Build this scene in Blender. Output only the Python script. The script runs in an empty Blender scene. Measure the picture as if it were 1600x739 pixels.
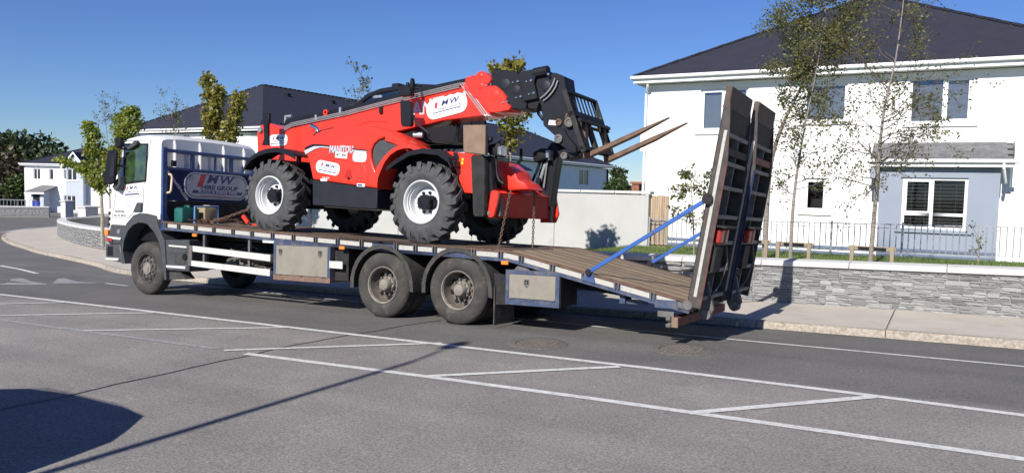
import bpy, bmesh, math, random
from mathutils import Vector, Matrix
random.seed(7)
R = math.radians
sc = bpy.context.scene
col = sc.collection

# ------------------------------------------------------------------ camera, sky, sun, exposure
cam = bpy.data.cameras.new('camera'); camo = bpy.data.objects.new('camera', cam); col.objects.link(camo)
cam.lens = 27.0; cam.sensor_width = 36.0; cam.clip_start = 0.1; cam.clip_end = 6000
def cam_matrix():
    yaw, pitch, roll = R(29.5), math.atan(74.5/1200), 0.024
    f = Vector((-math.sin(yaw)*math.cos(pitch), math.cos(yaw)*math.cos(pitch), -math.sin(pitch)))
    r0 = Vector((math.cos(yaw), math.sin(yaw), 0)); u0 = r0.cross(f)
    r = math.cos(roll)*r0 + math.sin(roll)*u0; u = math.cos(roll)*u0 - math.sin(roll)*r0
    m = Matrix((r, u, -f)).transposed().to_4x4(); m.translation = Vector((6.459, -9.731, 2.1)); return m
camo.matrix_world = cam_matrix(); sc.camera = camo
SUN_EL = 35.0
w = bpy.data.worlds.new('World'); sc.world = w; w.use_nodes = True
nt = w.node_tree; bg = nt.nodes['Background']
sky = nt.nodes.new('ShaderNodeTexSky'); sky.sky_type = 'NISHITA'; sky.sun_disc = False
sky.sun_elevation = R(SUN_EL); sky.sun_rotation = R(180); sky.altitude = 0; sky.air_density = 1.0; sky.dust_density = 0.0; sky.ozone_density = 10.0
hsv = nt.nodes.new('ShaderNodeHueSaturation'); hsv.inputs['Saturation'].default_value = 1.03; hsv.inputs['Hue'].default_value = .512
nt.links.new(sky.outputs[0], hsv.inputs['Color']); nt.links.new(hsv.outputs[0], bg.inputs[0]); bg.inputs[1].default_value = 0.075
sl = bpy.data.lights.new('sun', 'SUN'); sl.energy = 4.8; sl.angle = R(0.53); sl.color = (1.0, 0.95, 0.87)
so = bpy.data.objects.new('sun', sl); col.objects.link(so); so.rotation_euler = (R(90-SUN_EL), 0, 0); so.location = (0, -30, 30)
sc.view_settings.view_transform = 'Standard'; sc.view_settings.look = 'None'; sc.view_settings.exposure = 0.5; sc.view_settings.gamma = 1.0

# ------------------------------------------------------------------ frames
SL = .027
TH = math.atan(SL)
TM = Matrix.Rotation(-TH, 4, 'Y') @ Matrix.Rotation(-.04, 4, 'X')      # the truck stands on the cambered, sloping road
def zr(x, y):                                                          # road surface height
    return SL*max(x, -61.) - .04*min(max(y, 0.), 2.6)
ORIG = {}
SMALL = {'wheel_nuts', 'rim_holes', 'bolts', 'wear_pad_bosses', 'pipe_clamps', 'hinges', 'corner_vents', 'air_lines', 'hose_bundle', 'beam_fittings', 'bar_brackets', 'chassis', 'axles', 'grille_bars', 'back_ribs', 'links', 'strut_pivot', 'hydraulic_hose', 'screen_guard', 'base_band', 'porch_base_band', 'vent_box', 'canes', 'ridge_tiles', 'gutter', 'lid', 'hose', 'window_blind'}

# ------------------------------------------------------------------ materials
def mat(name, c, rough=.6, metal=0., var=.12, scale=6., bump=0., c2=None, bscale=None, coat=0., spec=.5, dirt=None, dirtamt=.5, dscale=2.5, rnd=0., stretch=None):
    m = bpy.data.materials.new(name); m.use_nodes = True; n = m.node_tree.nodes; l = m.node_tree.links
    b = n['Principled BSDF']; b.inputs['Roughness'].default_value = rough; b.inputs['Metallic'].default_value = metal
    b.inputs['Specular IOR Level'].default_value = spec; b.inputs['Coat Weight'].default_value = coat
    tc = n.new('ShaderNodeTexCoord'); vec = tc.outputs['Object']
    if stretch:
        mp = n.new('ShaderNodeMapping'); mp.inputs['Scale'].default_value = stretch; l.new(vec, mp.inputs[0]); vec = mp.outputs[0]
    nz = n.new('ShaderNodeTexNoise'); nz.inputs['Scale'].default_value = scale; nz.inputs['Detail'].default_value = 6; l.new(vec, nz.inputs['Vector'])
    rp = n.new('ShaderNodeValToRGB'); l.new(nz.outputs['Fac'], rp.inputs[0])
    a = [max(0, k*(1-var)) for k in c]; d = list(c2) if c2 else [min(1, k*(1+var)) for k in c]
    rp.color_ramp.elements[0].position = .32; rp.color_ramp.elements[1].position = .68
    rp.color_ramp.elements[0].color = (*a, 1); rp.color_ramp.elements[1].color = (*d, 1)
    out = rp.outputs[0]
    if dirt:
        n2 = n.new('ShaderNodeTexNoise'); n2.inputs['Scale'].default_value = dscale; n2.inputs['Detail'].default_value = 9; n2.inputs['Roughness'].default_value = .7; l.new(vec, n2.inputs['Vector'])
        r2 = n.new('ShaderNodeValToRGB'); r2.color_ramp.elements[0].position = .68-.35*dirtamt; r2.color_ramp.elements[1].position = .82-.2*dirtamt; l.new(n2.outputs['Fac'], r2.inputs[0])
        mx = n.new('ShaderNodeMix'); mx.data_type = 'RGBA'; l.new(r2.outputs[0], mx.inputs[0]); l.new(out, mx.inputs[6]); mx.inputs[7].default_value = (*dirt, 1); out = mx.outputs[2]
    if rnd:
        oi = n.new('ShaderNodeObjectInfo'); hs = n.new('ShaderNodeHueSaturation'); mr = n.new('ShaderNodeMapRange')
        mr.inputs[3].default_value = 1-rnd; mr.inputs[4].default_value = 1+rnd; l.new(oi.outputs['Random'], mr.inputs[0]); l.new(mr.outputs[0], hs.inputs['Value']); l.new(out, hs.inputs['Color']); out = hs.outputs[0]
    l.new(out, b.inputs['Base Color'])
    if bump:
        nb = n.new('ShaderNodeTexNoise'); nb.inputs['Scale'].default_value = bscale or scale*4; nb.inputs['Detail'].default_value = 4; l.new(vec, nb.inputs['Vector'])
        bp = n.new('ShaderNodeBump'); bp.inputs['Strength'].default_value = bump; bp.inputs['Distance'].default_value = .02; l.new(nb.outputs['Fac'], bp.inputs['Height']); l.new(bp.outputs[0], b.inputs['Normal'])
    return m
def glassmat(name, tint, gl=.25):
    m = bpy.data.materials.new(name); m.use_nodes = True; n = m.node_tree.nodes; l = m.node_tree.links; n.clear()
    o = n.new('ShaderNodeOutputMaterial'); t = n.new('ShaderNodeBsdfTransparent'); t.inputs[0].default_value = (*tint, 1)
    g = n.new('ShaderNodeBsdfGlossy'); g.inputs['Roughness'].default_value = .03; g.inputs[0].default_value = (.9, .93, 1, 1)
    mx = n.new('ShaderNodeMixShader'); fr = n.new('ShaderNodeLayerWeight'); fr.inputs[0].default_value = gl
    l.new(fr.outputs['Facing'], mx.inputs[0]); mr = n.new('ShaderNodeMapRange'); mr.inputs[3].default_value = gl*.35; mr.inputs[4].default_value = .8; l.new(fr.outputs['Facing'], mr.inputs[0]); l.new(mr.outputs[0], mx.inputs[0])
    l.new(t.outputs[0], mx.inputs[1]); l.new(g.outputs[0], mx.inputs[2]); l.new(mx.outputs[0], o.inputs[0]); return m
M = {}
M['white_render'] = mat('white_render', (.80, .80, .79), .85, var=.025, scale=1.3, bump=.15, bscale=140)
M['grey_render'] = mat('grey_render', (.255, .29, .355), .85, var=.03, scale=1.5, bump=.15, bscale=140)
M['white_render_blue_shade'] = mat('white_render_blue_shade', (.80, .84, .88), .85, var=.04, scale=1.5)  # white wall, with the blue of its shade put into the colour
M['white_pvc'] = mat('white_pvc', (.82, .82, .82), .35, var=.02)
M['concrete_wall'] = mat('concrete_wall', (.44, .44, .43), .9, var=.06, scale=1.2, bump=.2, bscale=90, dirt=(.39, .385, .37), dirtamt=.3, dscale=1.2)
M['coping'] = mat('coping', (.55, .545, .53), .85, var=.08, scale=3, bump=.2, dirt=(.42, .41, .39), dirtamt=.2, dscale=3)
M['slate'] = mat('slate', (.030, .031, .043), .6, spec=.3, var=.08, scale=2.5, bump=.3, bscale=25)
M['porch_tile'] = mat('porch_tile', (.13, .13, .135), .6, var=.2, scale=5, bump=.2, rnd=.15)
M['asphalt'] = None
M['white_line'] = mat('white_line', (.60, .60, .57), .75, var=.10, scale=9, bump=.25, bscale=120, dirt=(.27, .27, .26), dirtamt=.48, dscale=16)
M['faded_line'] = mat('faded_line', (.33, .33, .32), .8, var=.15, scale=9, dirt=(.17, .17, .17), dirtamt=.85, dscale=20)
M['pavement'] = mat('pavement', (.45, .41, .355), .9, var=.07, scale=1.6, bump=.25, bscale=110, dirt=(.36, .33, .28), dirtamt=.45, dscale=1.3, rnd=.05)
M['kerb'] = mat('kerb', (.33, .29, .24), .95, var=.28, scale=22, bump=.9, bscale=45, dirt=(.19, .165, .13), dirtamt=.45, dscale=7, rnd=.08)
M['stone'] = mat('stone', (.27, .27, .268), .85, var=.2, scale=14, bump=.5, bscale=40, rnd=.36, dirt=(.44, .42, .38), dirtamt=.25, dscale=8)
M['mortar'] = mat('mortar', (.27, .265, .25), .95, var=.2, scale=20, bump=.6)
M['earth'] = mat('earth', (.10, .085, .055), .95, var=.3, scale=1)
M['lawn'] = mat('lawn', (.075, .11, .03), .95, var=.35, scale=3)
M['grass'] = mat('grass', (.095, .16, .028), .7, var=.3, scale=2, c2=(.14, .19, .045))
M['galv'] = mat('galv', (.30, .315, .33), .5, metal=.3, var=.1, scale=10)
M['fence_wood'] = mat('fence_wood', (.38, .29, .20), .85, var=.2, scale=3, stretch=(6, 6, .6), bump=.3, rnd=.18)
M['stake'] = mat('stake', (.27, .22, .16), .85, var=.2, scale=5, stretch=(5, 5, .7), bump=.3, rnd=.1)
M['rubber'] = mat('rubber', (.022, .022, .023), .75, var=.25, scale=8)
M['truck_paint'] = mat('truck_paint', (.68, .68, .67), .28, var=.02, coat=.4)
M['grey_plastic'] = mat('grey_plastic', (.050, .053, .058), .55, var=.15, scale=9, dirt=(.12, .11, .095), dirtamt=.25, dscale=5)
M['black'] = mat('black', (.008, .008, .010), .55, spec=.25, var=.2)
M['blue_paint'] = mat('blue_paint', (.035, .075, .21), .5, var=.15, scale=6, dirt=(.13, .12, .11), dirtamt=.42, dscale=5)
M['navy_panel'] = mat('navy_panel', (.012, .024, .09), .6, spec=.2, var=.1, scale=6)
M['strut_blue'] = mat('strut_blue', (.03, .10, .34), .4, var=.1)
M['deck_steel'] = mat('deck_steel', (.10, .065, .045), .8, var=.35, scale=5, stretch=(.5, 6, 4), bump=.3, dirt=(.17, .12, .085), dirtamt=.4, dscale=3, rnd=.2)
M['deck_wood'] = mat('deck_wood', (.215, .16, .105), .85, var=.22, scale=3, stretch=(.6, 5, 4), bump=.4, bscale=9, dirt=(.13, .10, .08), dirtamt=.45, dscale=1.3, rnd=.12)
M['toe_steel'] = mat('toe_steel', (.095, .07, .056), .85, var=.2, scale=7, dirt=(.085, .06, .05), dirtamt=.4, dscale=6)
M['far_pane'] = mat('far_pane', (.030, .034, .042), .12, var=.3, scale=1.2)
M['reflector'] = mat('reflector', (.43, .42, .385), .5, var=.12, scale=12, dirt=(.20, .18, .15), dirtamt=.5, dscale=12)
M['rail_white'] = mat('rail_white', (.52, .51, .48), .5, var=.06, scale=8, dirt=(.30, .27, .22), dirtamt=.32, dscale=9)
M['box_steel'] = mat('box_steel', (.225, .205, .17), .55, var=.08, scale=4, dirt=(.165, .14, .105), dirtamt=.4, dscale=3)
M['dark_steel'] = mat('dark_steel', (.022, .021, .022), .75, spec=.25, var=.3, scale=8, dirt=(.09, .065, .05), dirtamt=.35, dscale=5)
M['grey_steel'] = mat('grey_steel', (.12, .118, .115), .65, spec=.35, var=.25, scale=9, dirt=(.10, .065, .045), dirtamt=.45, dscale=6)
M['rust'] = mat('rust', (.115, .065, .045), .85, var=.35, scale=9, bump=.3, dirt=(.09, .05, .035), dirtamt=.4, dscale=9)
M['fork_steel'] = mat('fork_steel', (.135, .078, .050), .7, var=.35, scale=7, dirt=(.10, .07, .055), dirtamt=.4, dscale=7)
M['rib_steel'] = mat('rib_steel', (.17, .16, .155), .7, spec=.35, var=.25, scale=9, dirt=(.10, .07, .055), dirtamt=.4, dscale=6)
M['edge_red'] = mat('edge_red', (.10, .04, .032), .8, var=.3, scale=9, dirt=(.06, .045, .04), dirtamt=.45)
M['red_primer'] = mat('red_primer', (.19, .06, .045), .75, var=.3, scale=8, dirt=(.10, .05, .04), dirtamt=.35)
M['dusty_rim'] = mat('dusty_rim', (.21, .19, .16), .75, var=.2, scale=12, dirt=(.10, .09, .08), dirtamt=.4, dscale=8)
M['dark_rim'] = mat('dark_rim', (.06, .055, .05), .7, var=.25, scale=12)
M['dusty_rubber'] = mat('dusty_rubber', (.040, .037, .034), .85, var=.25, scale=6, dirt=(.115, .10, .08), dirtamt=.4, dscale=5)
M['tractor_rubber'] = mat('tractor_rubber', (.057, .058, .060), .85, var=.25, scale=7, dirt=(.13, .125, .11), dirtamt=.30, dscale=6)
M['mudguard'] = mat('mudguard', (.050, .048, .045), .75, spec=.3, var=.2, scale=9, dirt=(.10, .09, .075), dirtamt=.35, dscale=6)
M['red_paint'] = mat('red_paint', (.72, .036, .018), .34, spec=.4, var=.06, scale=3, coat=.22, dirt=(.56, .062, .042), dirtamt=.28, dscale=4)
M['red_beam_shaded'] = mat('red_beam_shaded', (.40, .018, .014), .6, spec=.2, var=.15, scale=6, dirt=(.22, .03, .025), dirtamt=.4, dscale=5)  # darker red, the dim grazing light on the beam front put into the colour
M['worn_blue'] = mat('worn_blue', (.050, .068, .125), .55, spec=.3, var=.2, scale=8, dirt=(.15, .135, .115), dirtamt=.55, dscale=6)
M['worn_steel'] = mat('worn_steel', (.060, .054, .050), .7, spec=.3, var=.3, scale=9, dirt=(.10, .055, .04), dirtamt=.45, dscale=6)
M['rim_disc'] = mat('rim_disc', (.115, .10, .085), .8, spec=.2, var=.25, scale=14)  # darker than the rim ring: shade of the deep dish put into the colour
M['bay_render'] = mat('bay_render', (.46, .50, .57), .85, var=.04, scale=1.5)
M['tele_black'] = mat('tele_black', (.008, .009, .014), .5, spec=.25, var=.2, scale=5, dirt=(.04, .036, .032), dirtamt=.15, dscale=8)
M['tele_panel'] = mat('tele_panel', (.014, .015, .022), .55, spec=.3, var=.15, scale=5)
M['rim_grey'] = mat('rim_grey', (.55, .56, .57), .4, var=.05, scale=6, dirt=(.42, .40, .37), dirtamt=.2, dscale=9)
M['grey_decal'] = mat('grey_decal', (.45, .47, .50), .4, var=.03)
M['sticker'] = mat('sticker', (.80, .80, .80), .35, var=.02)
M['ink_navy'] = mat('ink_navy', (.03, .035, .14), .45, var=.05)
M['ink_red'] = mat('ink_red', (.55, .03, .05), .45, var=.05)
M['ink_grey'] = mat('ink_grey', (.17, .18, .20), .5, var=.05)
M['sign_silver'] = mat('sign_silver', (.50, .50, .50), .4, var=.1, scale=4)
M['steel_pipe'] = mat('steel_pipe', (.62, .60, .57), .3, metal=.8, var=.1)
M['chrome'] = mat('chrome', (.75, .75, .75), .15, metal=1., var=.05)
M['pad_wood'] = mat('pad_wood', (.20, .135, .095), .85, var=.15, scale=6, dirt=(.14, .09, .06), dirtamt=.35, dscale=5)
M['scuffed_black'] = mat('scuffed_black', (.020, .020, .020), .6, spec=.3, var=.3, scale=8, dirt=(.17, .15, .12), dirtamt=.28, dscale=11, stretch=(1, 1, .6))
M['orange_lens'] = mat('orange_lens', (.85, .22, .03), .25, var=.1, scale=20)
M['red_lens'] = mat('red_lens', (.30, .028, .022), .3, var=.15, scale=20)
M['lamp_glass'] = mat('lamp_glass', (.34, .36, .38), .15, metal=.5, var=.4, scale=25)
M['yellow'] = mat('yellow', (.80, .48, .03), .5)
M['can_green'] = mat('can_green', (.012, .10, .085), .45, var=.15, scale=6)
M['can_tan'] = mat('can_tan', (.30, .235, .15), .55, var=.2, scale=5)
M['manhole'] = mat('manhole', (.135, .12, .105), .8, var=.35, scale=30, bump=.8, bscale=60, dirt=(.08, .075, .07), dirtamt=.3, dscale=20)
M['bin_blue'] = mat('bin_blue', (.02, .05, .45), .5)
M['brick_red'] = mat('brick_red', (.24, .10, .065), .9, var=.2, scale=8)
M['bark_birch'] = mat('bark_birch', (.24, .21, .18), .85, var=.3, scale=5, stretch=(2, 2, 9), dirt=(.07, .058, .05), dirtamt=.5, dscale=4)
M['bark_twig'] = mat('bark_twig', (.10, .075, .06), .9, var=.3, scale=10)
M['bark_grey'] = mat('bark_grey', (.30, .27, .21), .9, var=.25, scale=9)
def leafmat(name, a, b2, tr=.35):
    m = bpy.data.materials.new(name); m.use_nodes = True; n = m.node_tree.nodes; l = m.node_tree.links
    bs = n['Principled BSDF']; bs.inputs['Roughness'].default_value = .5
    tc = n.new('ShaderNodeTexCoord'); nz = n.new('ShaderNodeTexNoise'); nz.inputs['Scale'].default_value = 4.; nz.inputs['Detail'].default_value = 8; l.new(tc.outputs['Object'], nz.inputs['Vector'])
    rp = n.new('ShaderNodeValToRGB'); rp.color_ramp.elements[0].position = .35; rp.color_ramp.elements[1].position = .65
    rp.color_ramp.elements[0].color = (*a, 1); rp.color_ramp.elements[1].color = (*b2, 1); l.new(nz.outputs['Fac'], rp.inputs[0]); l.new(rp.outputs[0], bs.inputs['Base Color'])
    t = n.new('ShaderNodeBsdfTranslucent'); l.new(rp.outputs[0], t.inputs[0]); mx = n.new('ShaderNodeMixShader'); mx.inputs[0].default_value = tr
    l.new(bs.outputs[0], mx.inputs[1]); l.new(t.outputs[0], mx.inputs[2]); l.new(mx.outputs[0], n['Material Output'].inputs[0]); return m
M['leaf_birch'] = leafmat('leaf_birch', (.085, .098, .024), (.17, .18, .05), .4)
M['leaf_maple'] = leafmat('leaf_maple', (.12, .18, .022), (.32, .33, .05), .4)
M['leaf_rust'] = leafmat('leaf_rust', (.13, .145, .020), (.31, .26, .045), .4)
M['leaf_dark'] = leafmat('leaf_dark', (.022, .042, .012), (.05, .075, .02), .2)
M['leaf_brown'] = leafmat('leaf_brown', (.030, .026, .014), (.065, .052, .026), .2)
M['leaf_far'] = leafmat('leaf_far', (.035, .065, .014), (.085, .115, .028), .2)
M['glass'] = glassmat('glass', (.95, .96, .97), .22)
M['dark_glass'] = glassmat('dark_glass', (.82, .83, .84), .10)
M['cab_glass'] = glassmat('cab_glass', (.60, .66, .66), .22)
M['blind'] = mat('blind', (.135, .14, .15), .6, var=.03)
M['dark_blind'] = mat('dark_blind', (.10, .098, .095), .5, var=.05)
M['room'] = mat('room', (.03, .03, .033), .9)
def asphalt():
    m = bpy.data.materials.new('asphalt'); m.use_nodes = True; n = m.node_tree.nodes; l = m.node_tree.links; b = n['Principled BSDF']
    tc = n.new('ShaderNodeTexCoord'); P = tc.outputs['Object']; b.inputs['Roughness'].default_value = .82
    def noise(s, d, r=.5):
        k = n.new('ShaderNodeTexNoise'); k.inputs['Scale'].default_value = s; k.inputs['Detail'].default_value = d; k.inputs['Roughness'].default_value = r; l.new(P, k.inputs['Vector']); return k.outputs['Fac']
    def ramp(f, p0, c0, p1, c1):
        r = n.new('ShaderNodeValToRGB'); r.color_ramp.elements[0].position = p0; r.color_ramp.elements[1].position = p1; r.color_ramp.elements[0].color = (*c0, 1); r.color_ramp.elements[1].color = (*c1, 1); l.new(f, r.inputs[0]); return r.outputs[0]
    def mul(a, c, f=1.):
        x = n.new('ShaderNodeMix'); x.data_type = 'RGBA'; x.blend_type = 'MULTIPLY'; x.inputs[0].default_value = f; l.new(a, x.inputs[6]); l.new(c, x.inputs[7]); return x.outputs[2]
    sep = n.new('ShaderNodeSeparateXYZ'); l.new(P, sep.inputs[0])
    ad = n.new('ShaderNodeMath'); ad.operation = 'MULTIPLY_ADD'; l.new(noise(.9, 4), ad.inputs[0]); ad.inputs[1].default_value = .25; l.new(sep.outputs[1], ad.inputs[2])
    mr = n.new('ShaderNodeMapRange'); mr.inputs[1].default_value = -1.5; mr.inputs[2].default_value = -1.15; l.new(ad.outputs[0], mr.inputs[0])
    base = ramp(mr.outputs[0], 0, (.229, .217, .202), 1, (.128, .123, .118))        # the lane beyond the hatching is coloured darker
    c = mul(base, ramp(noise(48, 5, .8), .36, (.50, .50, .50), .64, (1.48, 1.47, 1.45)))
    c = mul(c, ramp(noise(.55, 7, .65), .30, (.80, .80, .81), .70, (1.14, 1.14, 1.13)))
    c = mul(c, ramp(noise(34, 3, .7), .58, (1, 1, 1), .74, (1.4, 1.38, 1.35)))
    mp = n.new('ShaderNodeMapping'); mp.inputs['Scale'].default_value = (.05, 1.6, 1); l.new(P, mp.inputs[0])
    st = n.new('ShaderNodeTexNoise'); st.inputs['Scale'].default_value = 1.; st.inputs['Detail'].default_value = 3; l.new(mp.outputs[0], st.inputs['Vector'])
    c = mul(c, ramp(st.outputs['Fac'], .30, (.88, .88, .88), .70, (1.08, 1.08, 1.08)))
    c = mul(c, ramp(noise(1.9, 5, .7), .64, (1, 1, 1), .74, (.84, .84, .85)))        # oil drips and stains
    l.new(c, b.inputs['Base Color'])
    bp = n.new('ShaderNodeBump'); bp.inputs['Strength'].default_value = .6; bp.inputs['Distance'].default_value = .01; l.new(noise(90, 3, .7), bp.inputs['Height']); l.new(bp.outputs[0], b.inputs['Normal'])
    return m
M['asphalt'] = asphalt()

# ------------------------------------------------------------------ mesh builders
class MB:
    def __init__(s): s.v = []; s.f = []
    def add(s, vs, fs):
        o = len(s.v); s.v += [tuple(p) for p in vs]; s.f += [[i+o for i in f] for f in fs]; return s
    def box(s, x0, x1, y0, y1, z0, z1):
        return s.add([(x0,y0,z0),(x1,y0,z0),(x1,y1,z0),(x0,y1,z0),(x0,y0,z1),(x1,y0,z1),(x1,y1,z1),(x0,y1,z1)],
                     [(0,3,2,1),(4,5,6,7),(0,1,5,4),(1,2,6,5),(2,3,7,6),(3,0,4,7)])
    def beam(s, p0, p1, w, h, up=(0,0,1)):
        p0 = Vector(p0); p1 = Vector(p1); d = (p1-p0).normalized(); a = d.cross(Vector(up))
        a = a.normalized() if a.length > 1e-5 else Vector((0,1,0)); u = a.cross(d).normalized(); a = a*w/2; u = u*h/2
        return s.add([p0-a-u, p0+a-u, p0+a+u, p0-a+u, p1-a-u, p1+a-u, p1+a+u, p1-a+u], [(0,1,2,3)[::-1],(4,5,6,7)[::-1][::-1],(0,4,5,1)[::-1],(1,5,6,2)[::-1],(2,6,7,3)[::-1],(3,7,4,0)[::-1]])
    def tube(s, pts, r, n=8, cap=True):
        pts = [Vector(p) for p in pts]; rs = r if isinstance(r, (list, tuple)) else [r]*len(pts); vs = []; fs = []
        pa = None
        for i, p in enumerate(pts):
            d = (pts[min(i+1, len(pts)-1)] - pts[max(i-1, 0)]).normalized()
            if pa is None: pa = d.orthogonal().normalized()
            else:
                pa = pa - d*pa.dot(d); pa = pa.normalized() if pa.length > 1e-6 else d.orthogonal().normalized()
            b = d.cross(pa)
            for k in range(n):
                t = 2*math.pi*k/n; vs.append(p + (pa*math.cos(t) + b*math.sin(t))*rs[i])
        for i in range(len(pts)-1):
            for k in range(n): fs.append((i*n+k, i*n+(k+1) % n, (i+1)*n+(k+1) % n, (i+1)*n+k))
        if cap: fs.append(tuple(range(n))[::-1]); fs.append(tuple(range((len(pts)-1)*n, len(pts)*n)))
        return s.add(vs, fs)
    def prism(s, poly, a, b, ax='y'):
        n = len(poly); A = sum(poly[i][0]*poly[(i+1) % n][1]-poly[(i+1) % n][0]*poly[i][1] for i in range(n))
        if A < 0: poly = poly[::-1]
        P = {'y': lambda p, t: (p[0], t, p[1]), 'x': lambda p, t: (t, p[0], p[1]), 'z': lambda p, t: (p[0], p[1], t)}[ax]
        vs = [P(p, a) for p in poly] + [P(p, b) for p in poly]
        fs = [tuple(range(n)), tuple(range(2*n-1, n-1, -1))] + [(i, i+n, (i+1) % n+n, (i+1) % n) for i in range(n)]
        if ax != 'y': fs = [f[::-1] for f in fs]
        return s.add(vs, fs)
    def ring(s, outer, inner, y0, y1, ax='y'):                        # a frame: same number of points outside and inside
        n = len(outer); P = {'y': lambda p, t: (p[0], t, p[1]), 'x': lambda p, t: (t, p[0], p[1])}[ax]
        vs = [P(p, y0) for p in outer]+[P(p, y0) for p in inner]+[P(p, y1) for p in outer]+[P(p, y1) for p in inner]; fs = []
        for i in range(n):
            j = (i+1) % n; fs += [(i, j, n+j, n+i), (2*n+i, 3*n+i, 3*n+j, 2*n+j), (i, 2*n+i, 2*n+j, j), (n+i, n+j, 3*n+j, 3*n+i)]
        return s.add(vs, fs)
    def lathe(s, prof, c, ax='y', n=32, close=False):                 # prof: (radius, height along axis)
        vs = []; fs = []; m = len(prof)
        for k in range(n):
            t = 2*math.pi*k/n; ct, st = math.cos(t), math.sin(t)
            for r, h in prof:
                vs.append({'y': (c[0]+r*ct, c[1]+h, c[2]+r*st), 'x': (c[0]+h, c[1]+r*ct, c[2]+r*st), 'z': (c[0]+r*ct, c[1]+r*st, c[2]+h)}[ax])
        for k in range(n):
            q = (k+1) % n
            for i in range(m-1): fs.append((k*m+i, k*m+i+1, q*m+i+1, q*m+i))
            if close: fs.append((k*m+m-1, k*m, q*m, q*m+m-1))
        return s.add(vs, fs)
    def sphere(s, c, r, n=12, m=8, sc3=(1,1,1)):
        prof = [(r*math.sin(math.pi*i/m), -r*math.cos(math.pi*i/m)) for i in range(m+1)]; o = len(s.v)
        s.lathe(prof, (0,0,0), 'z', n)
        for i in range(o, len(s.v)): v = s.v[i]; s.v[i] = (c[0]+v[0]*sc3[0], c[1]+v[1]*sc3[1], c[2]+v[2]*sc3[2])
        return s
    def mesh(s, name, m, bevel=0., angle=35., off=(0,0,0), seg=1, recalc=True):
        bm = bmesh.new(); vs = [bm.verts.new((v[0]-off[0], v[1]-off[1], v[2]-off[2])) for v in s.v]
        for f in s.f:
            try: bm.faces.new([vs[i] for i in f])
            except ValueError: pass
        bmesh.ops.remove_doubles(bm, verts=bm.verts, dist=1e-5)
        if recalc: bmesh.ops.recalc_face_normals(bm, faces=bm.faces)
        if bevel:
            ed = [e for e in bm.edges if len(e.link_faces) == 2 and e.calc_face_angle(0) > R(28)]
            bmesh.ops.bevel(bm, geom=ed, offset=bevel, segments=seg, profile=.6, affect='EDGES', clamp_overlap=True)
        me = bpy.data.meshes.new(name); bm.to_mesh(me); bm.free()
        for p in me.polygons: p.use_smooth = True
        me.set_sharp_from_angle(angle=R(angle)); me.materials.append(m); return me
    def build(s, name, m, parent=None, bevel=0., angle=35., at=None, seg=1, recalc=True):
        m = M[m] if isinstance(m, str) else m
        off = (0,0,0)
        if parent is not None:
            r = parent
            while r.parent: r = r.parent
            off = ORIG.get(r.name, (0,0,0))
        if at is not None: off = (0,0,0)
        o = bpy.data.objects.new(name, s.mesh(name, m, bevel, angle, off, seg, recalc)); col.objects.link(o); o.parent = parent
        if name in SMALL: o['kind'] = 'stuff'
        if at is not None: o.location = at
        return o
    def top(s, name, m, loc, label=None, cat=None, group=None, kind=None, **k):        # a thing that is one mesh
        m = M[m] if isinstance(m, str) else m
        o = bpy.data.objects.new(name, s.mesh(name, m, off=loc, **k)); col.objects.link(o); o.location = loc; ORIG[o.name] = tuple(loc)
        tag(o, label, cat, group, kind); return o
def tag(o, label=None, cat=None, group=None, kind=None):
    if label: o['label'] = label
    if cat: o['category'] = cat
    if group: o['group'] = group
    if kind: o['kind'] = kind
    return o
def thing(name, label, cat, loc=(0,0,0), group=None, frame=None):
    o = bpy.data.objects.new(name, None); col.objects.link(o); o.empty_display_size = .2
    if frame: o.matrix_world = frame @ Matrix.Translation(loc)
    else: o.location = loc
    ORIG[o.name] = tuple(loc); return tag(o, label, cat, group)
def inst(src, parent, loc=(0,0,0), rot=None, scale=None, name=None):   # a copy of one object sharing its mesh
    o = src.copy(); col.objects.link(o); o.parent = parent; o.location = loc
    if rot is not None: o.rotation_euler = rot
    if scale is not None: o.scale = scale
    if name: o.name = name
    return o
def copy_tree(o, parent=None):
    c = o.copy(); col.objects.link(c); c.parent = parent
    for ch in list(o.children): copy_tree(ch, c)
    return c
def rrect(x0, x1, z0, z1, r, n=5):
    p = []
    for cx, cz, a in ((x1-r, z0+r, -90), (x1-r, z1-r, 0), (x0+r, z1-r, 90), (x0+r, z0+r, 180)):
        for k in range(n+1): t = R(a+90*k/n); p.append((cx+r*math.cos(t), cz+r*math.sin(t)))
    return p
_dg = None
def text(s, size, m, parent, org, right, up, name='lettering', shear=0., bold=0., width=None, ext=.0015):
    """lettering lying in the plane (right, up); org is the middle of the word in the design space of the thing"""
    cu = bpy.data.curves.new('t', 'FONT'); cu.body = s.replace('M W', 'MW') ; cu.space_character = 1.22 if s == 'M W' else 1.; cu.size = size; cu.shear = shear; cu.offset = bold; cu.align_x = 'CENTER'; cu.align_y = 'CENTER'; cu.extrude = ext; cu.resolution_u = 2
    ob = bpy.data.objects.new('t', cu); col.objects.link(ob); dg = bpy.context.evaluated_depsgraph_get(); dg.update()
    me = bpy.data.meshes.new_from_object(ob.evaluated_get(dg)); bpy.data.objects.remove(ob); bpy.data.curves.remove(cu)
    right = Vector(right).normalized(); up = Vector(up).normalized(); nrm = right.cross(up); k = 1.
    if width:
        xs = [v.co.x for v in me.vertices]; k = width/max(1e-4, max(xs)-min(xs))
    r = parent
    while r.parent: r = r.parent
    o = Vector(org)-Vector(ORIG.get(r.name, (0,0,0)))
    for v in me.vertices: c = v.co.copy(); v.co = o + right*c.x*k + up*c.y + nrm*c.z
    me.materials.clear(); me.materials.append(M[m]); ob = bpy.data.objects.new(name, me); col.objects.link(ob); ob.parent = parent; return ob

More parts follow.
